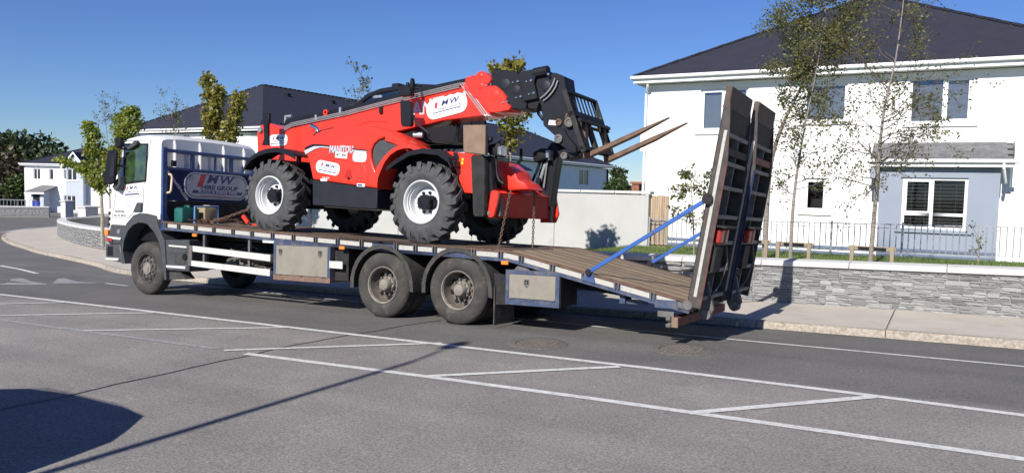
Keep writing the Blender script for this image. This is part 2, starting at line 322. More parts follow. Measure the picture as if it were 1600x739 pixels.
# ------------------------------------------------------------------ the setting: ground, road, pavement
def sheet(name, xs, ys, fz, m, kind='structure', flip=False):
    b = MB(); nx, ny = len(xs), len(ys)
    vs = [(x, y, fz(x, y)) for y in ys for x in xs]
    fs = [(j*nx+i, j*nx+i+1, (j+1)*nx+i+1, (j+1)*nx+i) for j in range(ny-1) for i in range(nx-1)]
    b.add(vs, fs); return b.top(name, m, (0,0,0), kind=kind, recalc=False)
sheet('ground', [-1500,-400,-150,-61,-20,0,20,60,400,1500], [-1500,-300,-60,-10,0,10,40,100,300,1500], lambda x, y: SL*max(min(x, 60), -61)-.45, 'lawn')
rx = [-130,-100,-80,-70,-61] + [-58+3*i for i in range(28)]
ry = [-45,-30,-20,-12,-8,-5,-3,-1.5,-.5,0,.3,.6,.9,1.2,1.5,1.8,2.1,2.4,2.6,2.8,3.2,4,6,9,14,20,27,35,50,75]
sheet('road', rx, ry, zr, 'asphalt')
# kerb line (front foot) and the line where the garden wall stands, both running from right to left
KB = [(26,2.64),(12,2.64),(4,2.64),(-4,2.64),(-9,2.66),(-12.9,3.07),(-15.8,4.15),(-19.3,5.25),(-22.9,6.36),(-25.5,7.33),(-30.3,9.15),(-36,11.75),(-41.5,15.0),(-45.2,18.5),(-47.4,22),(-49.3,27),(-50.5,34)]
WL = [(26,4.95),(12,4.95),(4,4.95),(-4,4.97),(-9,5.0),(-12.9,5.25),(-15.8,5.95),(-19.3,7.2),(-22.4,8.25),(-25.3,9.35),(-29,11.0),(-32.6,12.75),(-36.4,14.9),(-38.9,16.7),(-40.6,18.9),(-43.8,22.2),(-46.2,25)]
def resample(P, step):
    out = []; P = [Vector((*p, 0)) for p in P]; n = len(P)
    def cr(i, t):
        a, b, c, d = (P[max(0, min(n-1, i+k))] for k in (-1, 0, 1, 2))
        return .5*((2*b)+(c-a)*t+(2*a-5*b+4*c-d)*t*t+(3*b-a-3*c+d)*t*t*t)
    dense = [cr(i, t/12) for i in range(n-1) for t in range(12)] + [P[-1]]
    acc = 0; out = [dense[0]]
    for a, b in zip(dense, dense[1:]):
        seg = (b-a).length
        while acc+seg >= step:
            a = a+(b-a)*((step-acc)/seg); seg = (b-a).length; out.append(a); acc = 0
        acc += seg
    return out
KH = .115
kz = lambda p: zr(p[0], p[1])
ks = resample(KB, .92)
def left_normal(a, b): d = (b-a).normalized(); return Vector((d.y, -d.x, 0))          # points to the pavement side
kp = []
for i in range(len(ks)):
    a = ks[max(i-1,0)]; b = ks[min(i+1,len(ks)-1)]; n = left_normal(a, b)
    kp.append((ks[i], n))
def strip(name, m, A, B, dz):
    b = MB(); vs = []
    for p, q in zip(A, B): vs += [(p.x, p.y, zr(p.x, p.y)+dz), (q.x, q.y, zr(p.x, p.y)+dz)]
    b.add(vs, [(2*i, 2*i+1, 2*i+3, 2*i+2)[::-1] for i in range(len(A)-1)]); o = b.top(name, m, (0,0,0), kind='structure', recalc=False); return o
kr = strip('kerb', 'mortar', [p-n*.03 for p, n in kp], [p+n*.2 for p, n in kp], .006)
rk = random.Random(3)
first_k = min(range(len(ks)), key=lambda k: abs(ks[k].x-5.42))
for i in range(first_k % 2, len(ks)-2, 2):
    (a, na), (c_m, n_m), (b, nb) = kp[i], kp[i+1], kp[i+2]; t = (b-a).normalized()*.006; j = rk.uniform(-.006, .006); jz = rk.uniform(-.008, .006)
    A = a+t; B = b-t; za, zb = kz(A), kz(B); m = MB(); w2 = .15
    vs = []
    nst = 6
    for k in range(nst+1):
        q = k/nst; p = A.lerp(c_m, q*2) if q < .5 else c_m.lerp(B, q*2-1); n = na.lerp(nb, q).normalized(); z = za+(zb-za)*q
        for off, h in ((-.012+rk.uniform(-.006,.006), -.06), (rk.uniform(-.014,.010)+j, KH-.035+rk.uniform(-.016,.008)), (.03+j, KH+jz), (w2, KH+jz), (w2, -.06)):
            v = p+n*off; vs.append((v.x, v.y, z+h))
    fs = [(k*5+e, k*5+(e+1) % 5, (k+1)*5+(e+1) % 5, (k+1)*5+e) for k in range(nst) for e in range(5)] + [(0,1,2,3,4), tuple(nst*5+e for e in (4,3,2,1,0))]
    m.add(vs, fs); m.build('kerb_stone', 'kerb', kr, angle=50)
# pavement: concrete bays between the kerb and the wall
def at_frac(P, f):
    Q = [Vector((*p, 0)) for p in P]; k = f*(len(Q)-1); i = min(int(k), len(Q)-2); return Q[i].lerp(Q[i+1], k-i)
def near_on(P, q):
    best = None
    for a, b in zip(P, P[1:]):
        d = b-a; t = max(0, min(1, (q-a).dot(d)/d.length_squared)); p = a+d*t; D = (p-q).length
        if best is None or D < best[0]: best = (D, p)
    return best[1]
wl = resample(WL, .3)
kd = [(p+n*.15, p) for p, n in kp]
wt = []
for q, p in kd: wt.append(near_on(wl, q))
pav = strip('pavement', 'mortar', [q for q, p in kd], [q+(q-d[0]).normalized()*.1 for q, d in zip(wt, kd)], KH-.03)
def bay(i0, i1):
    m = MB(); vs = []; nrow = 6
    gap = .012
    for i in range(i0, i1+1):
        q, p = kd[i]; w_ = wt[i]; e = Vector((0,0,0))
        if i == i0: e = (kd[i+1][0]-q).normalized()*gap
        if i == i1: e = (kd[i-1][0]-q).normalized()*gap
        for r_ in range(nrow+1):
            f = r_/nrow; v = q.lerp(w_, f)+e+(w_-q).normalized()*(.12 if f == 1 else (.004 if f == 0 else 0)); vs.append((v.x, v.y, zr(p.x, p.y)+KH-.004+.02*f))
    n = nrow+1
    fs = [(k*n+r_, k*n+r_+1, (k+1)*n+r_+1, (k+1)*n+r_) for k in range(i1-i0) for r_ in range(nrow)]
    top = len(vs); vs += [(x, y, z-.1) for x, y, z in vs]; L_ = i1-i0
    fs = [f[::-1] for f in fs]
    for k in range(L_): fs += [(k*n, (k+1)*n, top+(k+1)*n, top+k*n), (k*n+nrow, top+k*n+nrow, top+(k+1)*n+nrow, (k+1)*n+nrow)]
    for r_ in range(nrow): fs += [(r_, top+r_, top+r_+1, r_+1), (L_*n+r_, L_*n+r_+1, top+L_*n+r_+1, top+L_*n+r_)]
    m.add(vs, fs); m.build('concrete_bay', 'pavement', pav, angle=30)
first = min(range(len(ks)), key=lambda k: abs(ks[k].x-5.53))       # the joint the photo shows on the right
cuts = sorted(set([0]+list(range(first % 4, len(ks), 4))+[len(ks)-1]))
for a, b in zip(cuts, cuts[1:]): bay(a, b)
# underlay joint colour below the bays
# lawn behind the wall
def lz(x, y):
    if y < 8.7: return (.75+.015*x if x > -.2 else max(.747+.10*(x+.2), .42+.02*x)) + .01*math.sin(x*3+y*5)
    f = min(1, (y-8.7)/5); a = (.75+.015*x if x > -.2 else max(.747+.10*(x+.2), .42+.02*x)); return a*(1-f) + (.27 if x > -3 else .27+.03*(x+3)*.9)*f
lawn_x = [-12+i*1. for i in range(11)]+[-.6,-.2]+[i*1. for i in range(28)]
sheet('lawn', lawn_x, [5.22,5.6,6.2,7,8,8.7,9.5,11,13,16.5,19,30,40], lz, 'lawn')
sheet('garden_ground', [-40,-37,-34,-31,-28,-25,-22,-19,-16,-13,-12], [9.6,12,15,18,22,26,30,40,60], lambda x, y: SL*max(x,-61)+.12-.104-(.25 if y < 6+(-12-x)*.42+2.0 and x < -13 else 0), 'lawn')
# grass blades along the visible strip
gb = MB(); rg = random.Random(5)
for k in range(16000):
    x = rg.uniform(-.6, 9.5); y = 5.27+3.3*rg.random(); z = lz(x, y); h = rg.uniform(.03, .085); a = rg.uniform(0, 6.28); dx, dy = .006*math.cos(a), .006*math.sin(a); lx, ly = rg.gauss(0, .022), rg.gauss(0, .022)
    n = len(gb.v); gb.v += [(x-dx, y-dy, z-.01), (x+dx, y+dy, z-.01), (x+lx, y+ly, z+h)]; gb.f.append((n, n+1, n+2))
gb.top('grass', 'grass', (0,0,0), 'short green grass on the bank behind the stone wall', 'grass', kind='stuff', recalc=False)

# ------------------------------------------------------------------ road markings (thin sheets draped on the road)
def mark_strip(b, pts, w_, h=.005, n=None):
    P = [Vector((x, y, 0)) for x, y in pts]; D = []
    for a, c in zip(P, P[1:]):
        k = max(1, int((c-a).length/.5)); D += [a.lerp(c, i/k) for i in range(k)]
    D.append(P[-1]); vs = []
    for i, p in enumerate(D):
        d = (D[min(i+1, len(D)-1)]-D[max(i-1, 0)]).normalized(); nn = Vector((-d.y, d.x, 0))*w_/2
        for q in (p-nn, p+nn): vs.append((q.x, q.y, zr(q.x, q.y)+h))
    b.add(vs, [(2*i, 2*i+2, 2*i+3, 2*i+1) for i in range(len(D)-1)])
def marking(name, strips, m='white_line', h=.005):
    b = MB()
    for pts, w_ in strips: mark_strip(b, pts, w_, h)
    return b.top(name, m, (0,0,0), kind='structure', recalc=False)
marking('lane_line', [([(26,-1.62),(7.2,-1.6),(5.8,-1.5),(3.6,-1.42),(0,-1.42),(-10,-1.43),(-22,-1.9),(-34,-2.5)], .105)])
marking('lane_line', [([(26,-2.98),(7,-2.98),(3.5,-2.97),(1.67,-3.01),(-1.05,-3.12)], .105)])
marking('hatch_line', [([(-1.437,-3.127),(0.676,-1.347)], .085), ([(1.627,-3.019),(3.277,-1.529)], .10), ([(4.523,-3.017),(5.925,-1.562)], .105)], h=.009)
marking('hatch_line', [([(-4.421,-3.14),(-1.995,-1.432)], .075), ([(-7.019,-2.961),(-5.115,-1.503)], .08), ([(-9.472,-3.011),(-7.706,-1.508)], .08)], h=.009)
marking('worn_line', [([(-6.553,-3.197),(-1.611,-3.082)], .10)], 'faded_line')
marking('edge_line', [([(26,1.0),(7.3,1.03),(4.06,1.11),(1.8,1.2),(-1.5,1.45),(-6.5,1.95),(-9,2.2)], .085)])
marking('bend_line', [([(-18.511,2.835),(-16.703,2.439),(-14.619,1.797)], .13), ([(-42.938,15.161),(-48.19,19.649),(-50.837,23.126)], .16)])
b = MB()
for pts in ([(-12.028,-0.326),(-13.17,0.402),(-13.319,0.718),(-12.107,0.304),(-11.237,0.141)], [(-11.279,0.308),(-12.576,1.168),(-12.676,1.385),(-11.441,0.97),(-10.627,1.058)]):
    b.add([(x, y, zr(x, y)+.004) for x, y in pts], [tuple(range(len(pts)))])
b.top('worn_marking', 'faded_line', (0,0,0), kind='structure')
marking('give_way_line', [([(-11.989,-0.454),(-11.153,0.094)], .1), ([(-10.493,1.082),(-9.526,0.994)], .09)], h=.008)
# narrow sealed joint cut across the road
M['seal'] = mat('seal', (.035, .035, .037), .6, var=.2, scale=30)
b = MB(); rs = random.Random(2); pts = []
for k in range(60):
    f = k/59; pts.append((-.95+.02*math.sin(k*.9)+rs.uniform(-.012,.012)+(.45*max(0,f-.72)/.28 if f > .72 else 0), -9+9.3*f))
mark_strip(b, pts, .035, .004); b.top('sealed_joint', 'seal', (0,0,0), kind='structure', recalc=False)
# manhole covers
for nm, (cx_, cy_), lab in (('manhole_cover', (1.80,-.73), 'rusty round manhole cover in the road, nearer the truck mudflap'), ('manhole_cover', (3.60,-.18), 'rusty round manhole cover in the road, below the raised ramps')):
    t = thing(nm, lab, 'manhole cover', (cx_, cy_, zr(cx_, cy_)), group='manhole covers in the road')
    Tq = Matrix.Rotation(-TH, 4, 'Y'); b = MB(); b.lathe([(.30, .004), (.30,.012), (.395,.010), (.41,.002)], (0,0,0), 'z', 28); b.v = [tuple(Vector((cx_, cy_, zr(cx_, cy_)))+Tq @ Vector(v)) for v in b.v]; b.build('rim', 'manhole', t)
    b = MB(); b.lathe([(0.0001,.008), (.29,.008), (.29,.002)], (0,0,0), 'z', 28)
    for gx in range(-5, 6):
        for gy in range(-5, 6):
            if gx*gx+gy*gy < 26: b.box(gx*.052-.018, gx*.052+.018, gy*.052-.010, gy*.052+.010, .006, .015)
    b.v = [tuple(Vector((cx_, cy_, zr(cx_, cy_)))+Tq @ Vector(v)) for v in b.v]; b.build('lid', 'manhole', t)

# ------------------------------------------------------------------ stone wall with coping
sw = thing('stone_wall', 'low grey stone faced wall with pale coping along the pavement', 'wall', (4,4.95,.2))
def wall_base(x, y): return zr(x, 2.6)+KH+.01
core = MB(); n = len(wl); TW = .34; HW = .68
vs = []
for i, p in enumerate(wl):
    nn = left_normal(wl[max(i-1,0)], wl[min(i+1,n-1)]); zb = wall_base(p.x, p.y); q = p+nn*TW; p2 = p+nn*.012
    hw = HW+.015*0
    vs += [(p2.x, p2.y, zb-.15), (p2.x, p2.y, zb+hw), (q.x, q.y, zb+hw), (q.x, q.y, zb-.4)]
fs = [(4*i+e, 4*i+(e+1) % 4, 4*i+4+(e+1) % 4, 4*i+4+e) for i in range(n-1) for e in range(4)]+[(0,1,2,3), tuple(4*(n-1)+e for e in (3,2,1,0))]
core.add(vs, fs); core.build('mortar_core', 'mortar', sw)
cs = resample(WL, 1.5)
for i in range(len(cs)-1):
    m = MB(); vs = []; K = 3
    for k in range(K+1):
        p = cs[i].lerp(cs[i+1], k/K if 0 < k < K else (.003 if k == 0 else .997)); nn = left_normal(cs[max(i-(k == 0),0)], cs[min(i+1+(k == K),len(cs)-1)]); zb = wall_base(p.x, p.y)+HW
        a = p-nn*.05; c = p+nn*(TW+.05); vs += [(a.x, a.y, zb+.002), (a.x, a.y, zb+.10), (c.x, c.y, zb+.115), (c.x, c.y, zb+.002)]
    m.add(vs, [(4*k+e, 4*k+(e+1) % 4, 4*k+4+(e+1) % 4, 4*k+4+e) for k in range(K) for e in range(4)]+[(0,1,2,3), tuple(4*K+e for e in (3,2,1,0))])
    m.build('coping_stone', 'coping', sw, bevel=.008)
# stone facing: 300 stones in the part that shows largest, the rest joined
rs = random.Random(11)
def stone_proto(k):
    r_ = random.Random(100+k); m = MB(); j = lambda a: a+r_.uniform(-.05, .05)
    f = [(j(-.46), j(-.42)), (j(0), -.5+r_.uniform(0,.08)), (j(.46), j(-.42)), (.5, j(0)), (j(.46), j(.42)), (j(0), .5-r_.uniform(0,.08)), (j(-.46), j(.42)), (-.5, j(0))]
    front = [(x*.96, r_.uniform(-.70,-.40), z*.92) for x, z in f]; back = [(x, .5, z) for x, z in f]
    m.add(front+[(0, -.62+r_.uniform(-.2,.2), 0)]+back, [(i, (i+1) % 8, 8) for i in range(8)]+[(i, 9+i, 9+(i+1) % 8, (i+1) % 8) for i in range(8)])
    return m
SP = [stone_proto(k) for k in range(7)]; SPM = [m.mesh('stone', M['stone'], angle=40) for m in SP]
placed = []
def fill(x0, x1, z0f):
    rows = []; z = 0.
    while z < HW-.03:
        h = rs.choice([.016,.020,.024,.028,.032,.038,.048]); h = min(h, HW-z); rows.append((z, h)); z += h
    blocked = {}
    for ri, (z, h) in enumerate(rows):
        x = x0+rs.uniform(-.1, 0)
        while x < x1:
            L_ = rs.choice([.08,.11,.14,.18,.22,.28,.36])*(1.0 if h < .055 else .8)
            if ri in blocked:
                hit = [q for q in blocked[ri] if q[0] < x+L_ and q[1] > x]
                if hit:
                    if hit[0][0] > x+.05: L_ = hit[0][0]-x
                    else: x = hit[0][1]; continue
            hh = h
            if rs.random() < (.05 if x < 4.6 else .16) and ri+2 < len(rows):
                L_ = max(L_, .12); hh = h+rows[ri+1][1]; blocked.setdefault(ri+1, []).append((x, x+L_))
                if rs.random() < .6: hh += rows[ri+2][1]; blocked.setdefault(ri+2, []).append((x, x+L_))
            placed.append((x+L_/2, z+hh/2, L_, hh)); x += L_
fill(2.6, 9.5, None)
rest = MB(); cnt = 0
placed.sort(key=lambda q: (not (3.4 < q[0] < 7.75), -q[2]*q[3]))
for (x, z, L_, h) in placed:
    zb = wall_base(x, 0); k = rs.randrange(7); d = rs.uniform(.008, .022)
    if cnt < 299 and 3.4 < x < 7.9:
        o = bpy.data.objects.new('stone', SPM[k]); col.objects.link(o); o.parent = sw; cnt += 1
        o.location = (x-4, 4.955-4.95+.005, zb+z-.2); o.scale = (L_-.003, d*2, h-.002)
    else:
        o0 = len(rest.v); src = SP[k]; rest.add([(x+v[0]*(L_-.003), 4.955+v[1]*d*2, zb+z+v[2]*(h-.002)) for v in src.v], src.f)
# the curved stretch on the left and the stretch behind the truck
acc = 0
for i in range(len(wl)-1):
    p, q = wl[i], wl[i+1]
    if p.x > 2.6: continue
    nn = left_normal(p, q); zb = wall_base(p.x, p.y); z = 0.
    while z < HW-.02:
        h = rs.choice([.06,.08,.11,.14]); h = min(h, HW-z); k = rs.randrange(7); src = SP[k]; t = (q-p); o_ = rs.uniform(-.08,.08); Lx = rs.uniform(.26,.36)
        c0 = p+t*(.5+o_); td = t.normalized()
        rest.add([tuple(c0+td*(v[0]*Lx)+nn*(v[1]*.09+.01)+Vector((0,0,zb+z+h/2+v[2]*(h-.012)))) for v in src.v], src.f); z += h
rest.build('small_stones', 'stone', sw, angle=40)['kind'] = 'stuff'

# ------------------------------------------------------------------ houses
class Wall:
    """a wall face with openings; frame: origin, direction u, outward normal n (both horizontal)"""
    def __init__(s, o, u, n): s.o = Vector(o); s.u = Vector(u).normalized(); s.n = Vector(n).normalized()
    def P(s, u, z, d=0.): return s.o + s.u*u + Vector((0,0,z)) + s.n*d
    def face(s, b, u0, u1, z0, z1, holes, depth=.12):
        us = sorted({u0, u1, *[h[0] for h in holes], *[h[1] for h in holes]}); zs = sorted({z0, z1, *[h[2] for h in holes], *[h[3] for h in holes]})
        for a, c in zip(us, us[1:]):
            for e, g in zip(zs, zs[1:]):
                if any(h[0] <= a and c <= h[1] and h[2] <= e and g <= h[3] for h in holes): continue
                b.add([s.P(a,e), s.P(c,e), s.P(c,g), s.P(a,g)], [(0,1,2,3)])
        for h in holes:
            q = [(h[0],h[2]),(h[1],h[2]),(h[1],h[3]),(h[0],h[3])]
            for (a, e), (c, g) in zip(q, q[1:]+q[:1]): b.add([s.P(a,e), s.P(c,g), s.P(c,g,-depth), s.P(a,e,-depth)], [(0,1,2,3)])
    def boxp(s, b, u0, u1, z0, z1, d0, d1):
        vs = [s.P(u,z,d) for d in (d0,d1) for u, z in ((u0,z0),(u1,z0),(u1,z1),(u0,z1))]
        b.add(vs, [(0,1,2,3),(4,5,6,7)[::-1],(0,4,5,1),(1,5,6,2),(2,6,7,3),(3,7,4,0)])
def window(W, house, h, cells, depth=.10, fw=.075, blind=None, sill=True, glass='glass', room=True, sillm='white_render', fm='white_pvc', sash=()):
    """cells: list of (u0,u1,z0,z1) panes in fractions of the opening; sash: indices of opening sashes with a thicker frame"""
    u0, u1, z0, z1 = h; b = MB(); d0, d1 = -depth-.03, -depth+.035; w_ = u1-u0; hh = z1-z0
    W.boxp(b, u0, u1, z0, z0+fw, d0, d1); W.boxp(b, u0, u1, z1-fw, z1, d0, d1); W.boxp(b, u0, u0+fw, z0+fw, z1-fw, d0, d1); W.boxp(b, u1-fw, u1, z0+fw, z1-fw, d0, d1)
    iu0, iu1, iz0, iz1 = u0+fw, u1-fw, z0+fw, z1-fw
    P = []
    for (a, c, e, g) in cells:
        P.append([iu0+(iu1-iu0)*a, iu0+(iu1-iu0)*c, iz0+(iz1-iz0)*e, iz0+(iz1-iz0)*g])
    # mullions / transoms between cells
    for i, (a, c, e, g) in enumerate(cells):
        p = P[i]; hw = fw*.55
        if c < .99: W.boxp(b, p[1]-hw, p[1]+hw, p[2], p[3], d0+.002, d1-.002)
        if g < .99: W.boxp(b, p[0], p[1], p[3]-hw, p[3]+hw, d0+.004, d1-.004)
        if i in sash:
            k = .045; x0, x1, y0, y1 = p[0]+(hw if a > .01 else 0), p[1]-(hw if c < .99 else 0), p[2]+(hw if e > .01 else 0), p[3]-(hw if g < .99 else 0)
            for q in ((x0,x1,y0,y0+k),(x0,x1,y1-k,y1),(x0,x0+k,y0+k,y1-k),(x1-k,x1,y0+k,y1-k)): W.boxp(b, *q, d0+.02, d1+.014)
    f = b.build('window', fm, house, bevel=0)
    for p in P:
        g_ = MB(); W.boxp(g_, p[0], p[1], p[2], p[3], -depth-.012, -depth-.004); g_.build('pane', glass, f)
    if blind:
        bm_, pitch, tilt, drop = blind; bl = MB()
        for p in P:
            z = p[3]-.02
            while z > p[3]-(p[3]-p[2])*drop+.01:
                bl.add([W.P(p[0]+.01, z, -depth-.060), W.P(p[1]-.01, z, -depth-.060), W.P(p[1]-.01, z-tilt, -depth-.045), W.P(p[0]+.01, z-tilt, -depth-.045)], [(0,1,2,3)]); z -= pitch
            for q in (.25, .75): u = p[0]+(p[1]-p[0])*q; W.boxp(bl, u-.004, u+.004, p[3]-(p[3]-p[2])*drop, p[3], -depth-.044, -depth-.040)
        o = bl.build('blind', bm_, f, recalc=False); o['kind'] = 'stuff'
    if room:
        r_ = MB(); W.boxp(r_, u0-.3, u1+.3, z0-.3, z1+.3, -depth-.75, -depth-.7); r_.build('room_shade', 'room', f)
    if sill:
        s_ = MB(); W.boxp(s_, u0-.15, u1+.15, z0-.10, z0-.002, -.02, .06); s_.build('sill', sillm, f, bevel=.008)
    return f
def hip_roof(house, x0, x1, y0, y1, ze, zt, ridge, over=.35, m='slate', P=None, gut='white_pvc', fascia=.19):
    """ridge: (xa, ya, xb, yb) top line; P maps local x,y,z to the design space"""
    P = P or (lambda x, y, z: (x, y, z)); X0, X1, Y0, Y1 = x0-over, x1+over, y0-over, y1+over
    b = MB(); xa, ya, xb, yb = ridge
    c = [P(X0,Y0,ze), P(X1,Y0,ze), P(X1,Y1,ze), P(X0,Y1,ze)]; a, d = P(xa,ya,zt), P(xb,yb,zt); t = .05
    lo = [(p[0],p[1],p[2]-t) for p in c]
    if abs(xa-xb) > abs(ya-yb): F = [(0,1,5,4),(1,2,5),(2,3,4,5),(3,0,4)]
    else: F = [(0,1,4),(1,2,5,4),(2,3,5),(3,0,4,5)]
    b.add(c+[a, d]+lo, F+[(0,6,7,1),(1,7,8,2),(2,8,9,3),(3,9,6,0),(6,9,8,7)]); r_ = b.build('roof', m, house, angle=10)
    rb = MB()
    for s_, e in ((c[0],a),(c[3],a),(c[1],d),(c[2],d),(a,d)):
        s_ = Vector(s_); e = Vector(e); k = max(1, int((e-s_).length/.45))
        for i in range(k): rb.beam(s_.lerp(e, i/k+.004)+Vector((0,0,.02)), s_.lerp(e, (i+1)/k-.004)+Vector((0,0,.02+.012*(i % 2))), .20, .06)
    rb.build('ridge_tiles', m, r_)['kind'] = 'stuff'
    # soffit, fascia, gutter
    g = MB(); z0 = ze-t-fascia
    def bx(u0, u1, v0, v1, za, zb):
        vs = [P(x, y, z) for z in (za, zb) for x, y in ((u0,v0),(u1,v0),(u1,v1),(u0,v1))]; g.add(vs, [(0,3,2,1),(4,5,6,7),(0,1,5,4),(1,2,6,5),(2,3,7,6),(3,0,4,7)])
    bx(X0+.02, X1-.02, Y0+.02, Y0+.05, z0, ze-t-.004); bx(X0+.02, X1-.02, Y1-.05, Y1-.02, z0, ze-t-.004); bx(X0+.02, X0+.05, Y0+.053, Y1-.053, z0, ze-t-.004); bx(X1-.05, X1-.02, Y0+.053, Y1-.053, z0, ze-t-.004)
    bx(X0+.052, X1-.052, Y0+.052, Y1-.052, z0+.005, z0+.025); g.build('fascia', 'white_pvc', house)
    g = MB(); k = .11
    for (p, q) in (((X0-.06,Y0-.04),(X1+.06,Y0-.04)), ((X0-.04,Y0),(X0-.04,Y1)), ((X1+.04,Y0),(X1+.04,Y1))):
        A, B = Vector(P(*p, ze-.06)), Vector(P(*q, ze-.06)); g.tube([A, B], .062, 10)
    g.build('gutter', gut, house)
    return r_
BL = ('blind', .034, .030, 1.)

# --- the white house on the right
HY = 16.0
hs = thing('white_house', 'large white rendered house with dark hip roof and grey porch behind the railing', 'house', (3.4, HY, .3))
Wf = Wall((0, HY, 0), (1,0,0), (0,-1,0)); b = MB()
wins = dict(a=(-.95,.62,4.16,5.58), b=(2.35,3.60,4.42,5.58), c=(5.30,6.93,4.30,5.64), d=(2.46,3.16,1.60,2.66))
ZB = -.1
Wf.face(b, -2.8, 10.0, ZB, 5.80, list(wins.values()))
for pts in ([(-2.8,HY),(-2.8,HY+12)], [(10,HY),(10,HY+12)], [(-2.8,HY+12),(10,HY+12)]):
    (ax, ay), (bx_, by) = pts; b.add([(ax,ay,ZB),(bx_,by,ZB),(bx_,by,5.8),(ax,ay,5.8)], [(0,1,2,3)])
b.add([(-2.8,HY,5.8),(10,HY,5.8),(10,HY+12,5.8),(-2.8,HY+12,5.8)], [(0,1,2,3)])
b.build('wall', 'white_render', hs, recalc=False)
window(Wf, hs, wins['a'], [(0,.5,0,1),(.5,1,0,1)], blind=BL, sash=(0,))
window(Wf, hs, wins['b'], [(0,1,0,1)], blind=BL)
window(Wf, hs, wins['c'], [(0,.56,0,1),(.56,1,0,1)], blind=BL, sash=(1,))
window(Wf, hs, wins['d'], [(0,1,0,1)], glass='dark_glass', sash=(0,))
hip_roof(hs, -2.8, 10.0, HY, HY+12, 6.06, 9.55, (3.55, HY+6, 3.75, HY+6), over=.42)
b = MB(); Wf.boxp(b, 3.72, 4.20, 1.44, 2.14, .002, .03); b.build('meter_box', 'white_pvc', hs, bevel=.01)
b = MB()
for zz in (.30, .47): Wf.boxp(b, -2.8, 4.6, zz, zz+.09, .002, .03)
M['blue_grey_band'] = mat('blue_grey_band', (.12,.15,.22), .8); b.build('base_band', 'blue_grey_band', hs)  # blue-grey bands along the foot of the house and porch walls
b = MB(); b.tube([(-2.72,HY-.36,5.94),(-2.72,HY-.30,5.72),(-2.86,HY-.03,5.50),(-2.86,HY-.03,0)], .04, 8); b.build('downpipe', 'white_pvc', hs)
b = MB(); b.box(-3.25,-2.92,HY+.6,HY+1.3,3.55,4.35)
for k in range(7): b.box(-3.262,-3.252,HY+.64,HY+1.26,3.62+k*.1,3.67+k*.1)
for k in range(7): b.box(-3.2,-2.97,HY+.588,HY+.598,3.62+k*.1,3.67+k*.1)
b.build('vent_box', 'white_pvc', hs)
b = MB(); b.box(-3.1,-2.8,HY+.7,HY+.74,3.5,3.56).build('bracket', 'white_pvc', hs)
# the wing of the same roof to the right
b = MB(); b.add([(8.6,HY+4,7.85),(22,HY+4,7.85),(22,HY-.4,6.04),(9.9,HY-.4,6.04),(22,HY+9,6.04),(10,HY+9,6.04)], [(0,1,2,3),(0,5,4,1)]); b.build('side_roof', 'slate', hs)
b = MB(); b.box(10.02, 22, HY+.3, HY+8, -.1, 5.98).build('side_wall', 'white_render', hs)
# grey porch bay with a lean-to tiled roof
PY = 15.2; Wp = Wall((0, PY, 0), (1,0,0), (0,-1,0)); pw = (5.29,6.92,1.22,2.70)
b = MB(); Wp.face(b, 4.68, 7.67, ZB, 3.10, [pw])
for x in (4.68, 7.67): b.add([(x,PY,ZB),(x,HY,ZB),(x,HY,3.1),(x,PY,3.1)], [(0,1,2,3)])
pb = b.build('porch_wall', 'grey_render', hs, recalc=False)
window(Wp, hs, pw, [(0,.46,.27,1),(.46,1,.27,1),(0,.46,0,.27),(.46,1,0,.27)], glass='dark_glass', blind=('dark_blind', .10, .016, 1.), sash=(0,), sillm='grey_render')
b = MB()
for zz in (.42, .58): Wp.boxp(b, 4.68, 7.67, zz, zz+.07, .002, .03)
b.build('porch_base_band', 'blue_grey_band', hs)
ptop, pbot = 3.74, 3.22; Y_, Yb = HY-.01, PY-.20
b = MB(); b.add([(4.42,Yb,pbot-.03),(7.95,Yb,pbot-.03),(7.95,Y_,ptop-.03),(4.42,Y_,ptop-.03)], [(0,1,2,3)])
b.box(4.40,4.44,Yb,Y_,pbot-.15,pbot-.03); pr = b.build('porch_roof', 'slate', hs)
NR, NC = 6, 13; tw = (7.95-4.42)/NC; sy = (Y_-Yb)/NR; szz = (ptop-pbot)/NR; tm = None
for r_ in range(NR):
    for c_ in range(NC):
        y0 = Yb+r_*sy; z0 = pbot+r_*szz; off = (tw*.5 if r_ % 2 else 0); x0 = 4.42+c_*tw-off; x1 = min(x0+tw-.006, 7.95); x0 = max(x0, 4.42)
        if r_ % 2 and c_ == NC-1: pass
        m = MB(); e = .02
        m.add([(x0,y0-.05,z0-.03+e),(x1,y0-.05,z0-.03+e),(x1,y0+sy,z0+szz+.004),(x0,y0+sy,z0+szz+.004),(x0,y0-.05,z0-.034),(x1,y0-.05,z0-.034),(x1,y0+sy,z0+szz-.02),(x0,y0+sy,z0+szz-.02)], [(0,1,2,3),(7,6,5,4),(0,4,5,1),(1,5,6,2),(2,6,7,3),(3,7,4,0)]); m.build('tile', 'porch_tile', pr)
b = MB(); b.box(4.40,7.98,Yb-.02,Yb+.02,pbot-.22,pbot-.06); b.box(4.40,7.98,Yb+.021,PY-.002,pbot-.22,pbot-.20); b.box(7.955,7.995,Yb+.021,Y_,pbot-.10,ptop+.01); b.build('porch_fascia', 'white_pvc', hs)
b = MB(); b.tube([(4.34,Yb-.07,pbot-.06),(8.05,Yb-.07,pbot-.06)], .055, 10); b.tube([(7.72,Yb-.07,pbot-.08),(7.72,Yb-.05,pbot-.25),(7.80,PY+.1,pbot-.62),(7.82,PY+.5,pbot-.62)], .038, 8); b.tube([(7.70,PY-.05,2.55),(7.70,PY-.05,.3)], .012, 6); b.build('porch_gutter', 'white_pvc', hs)
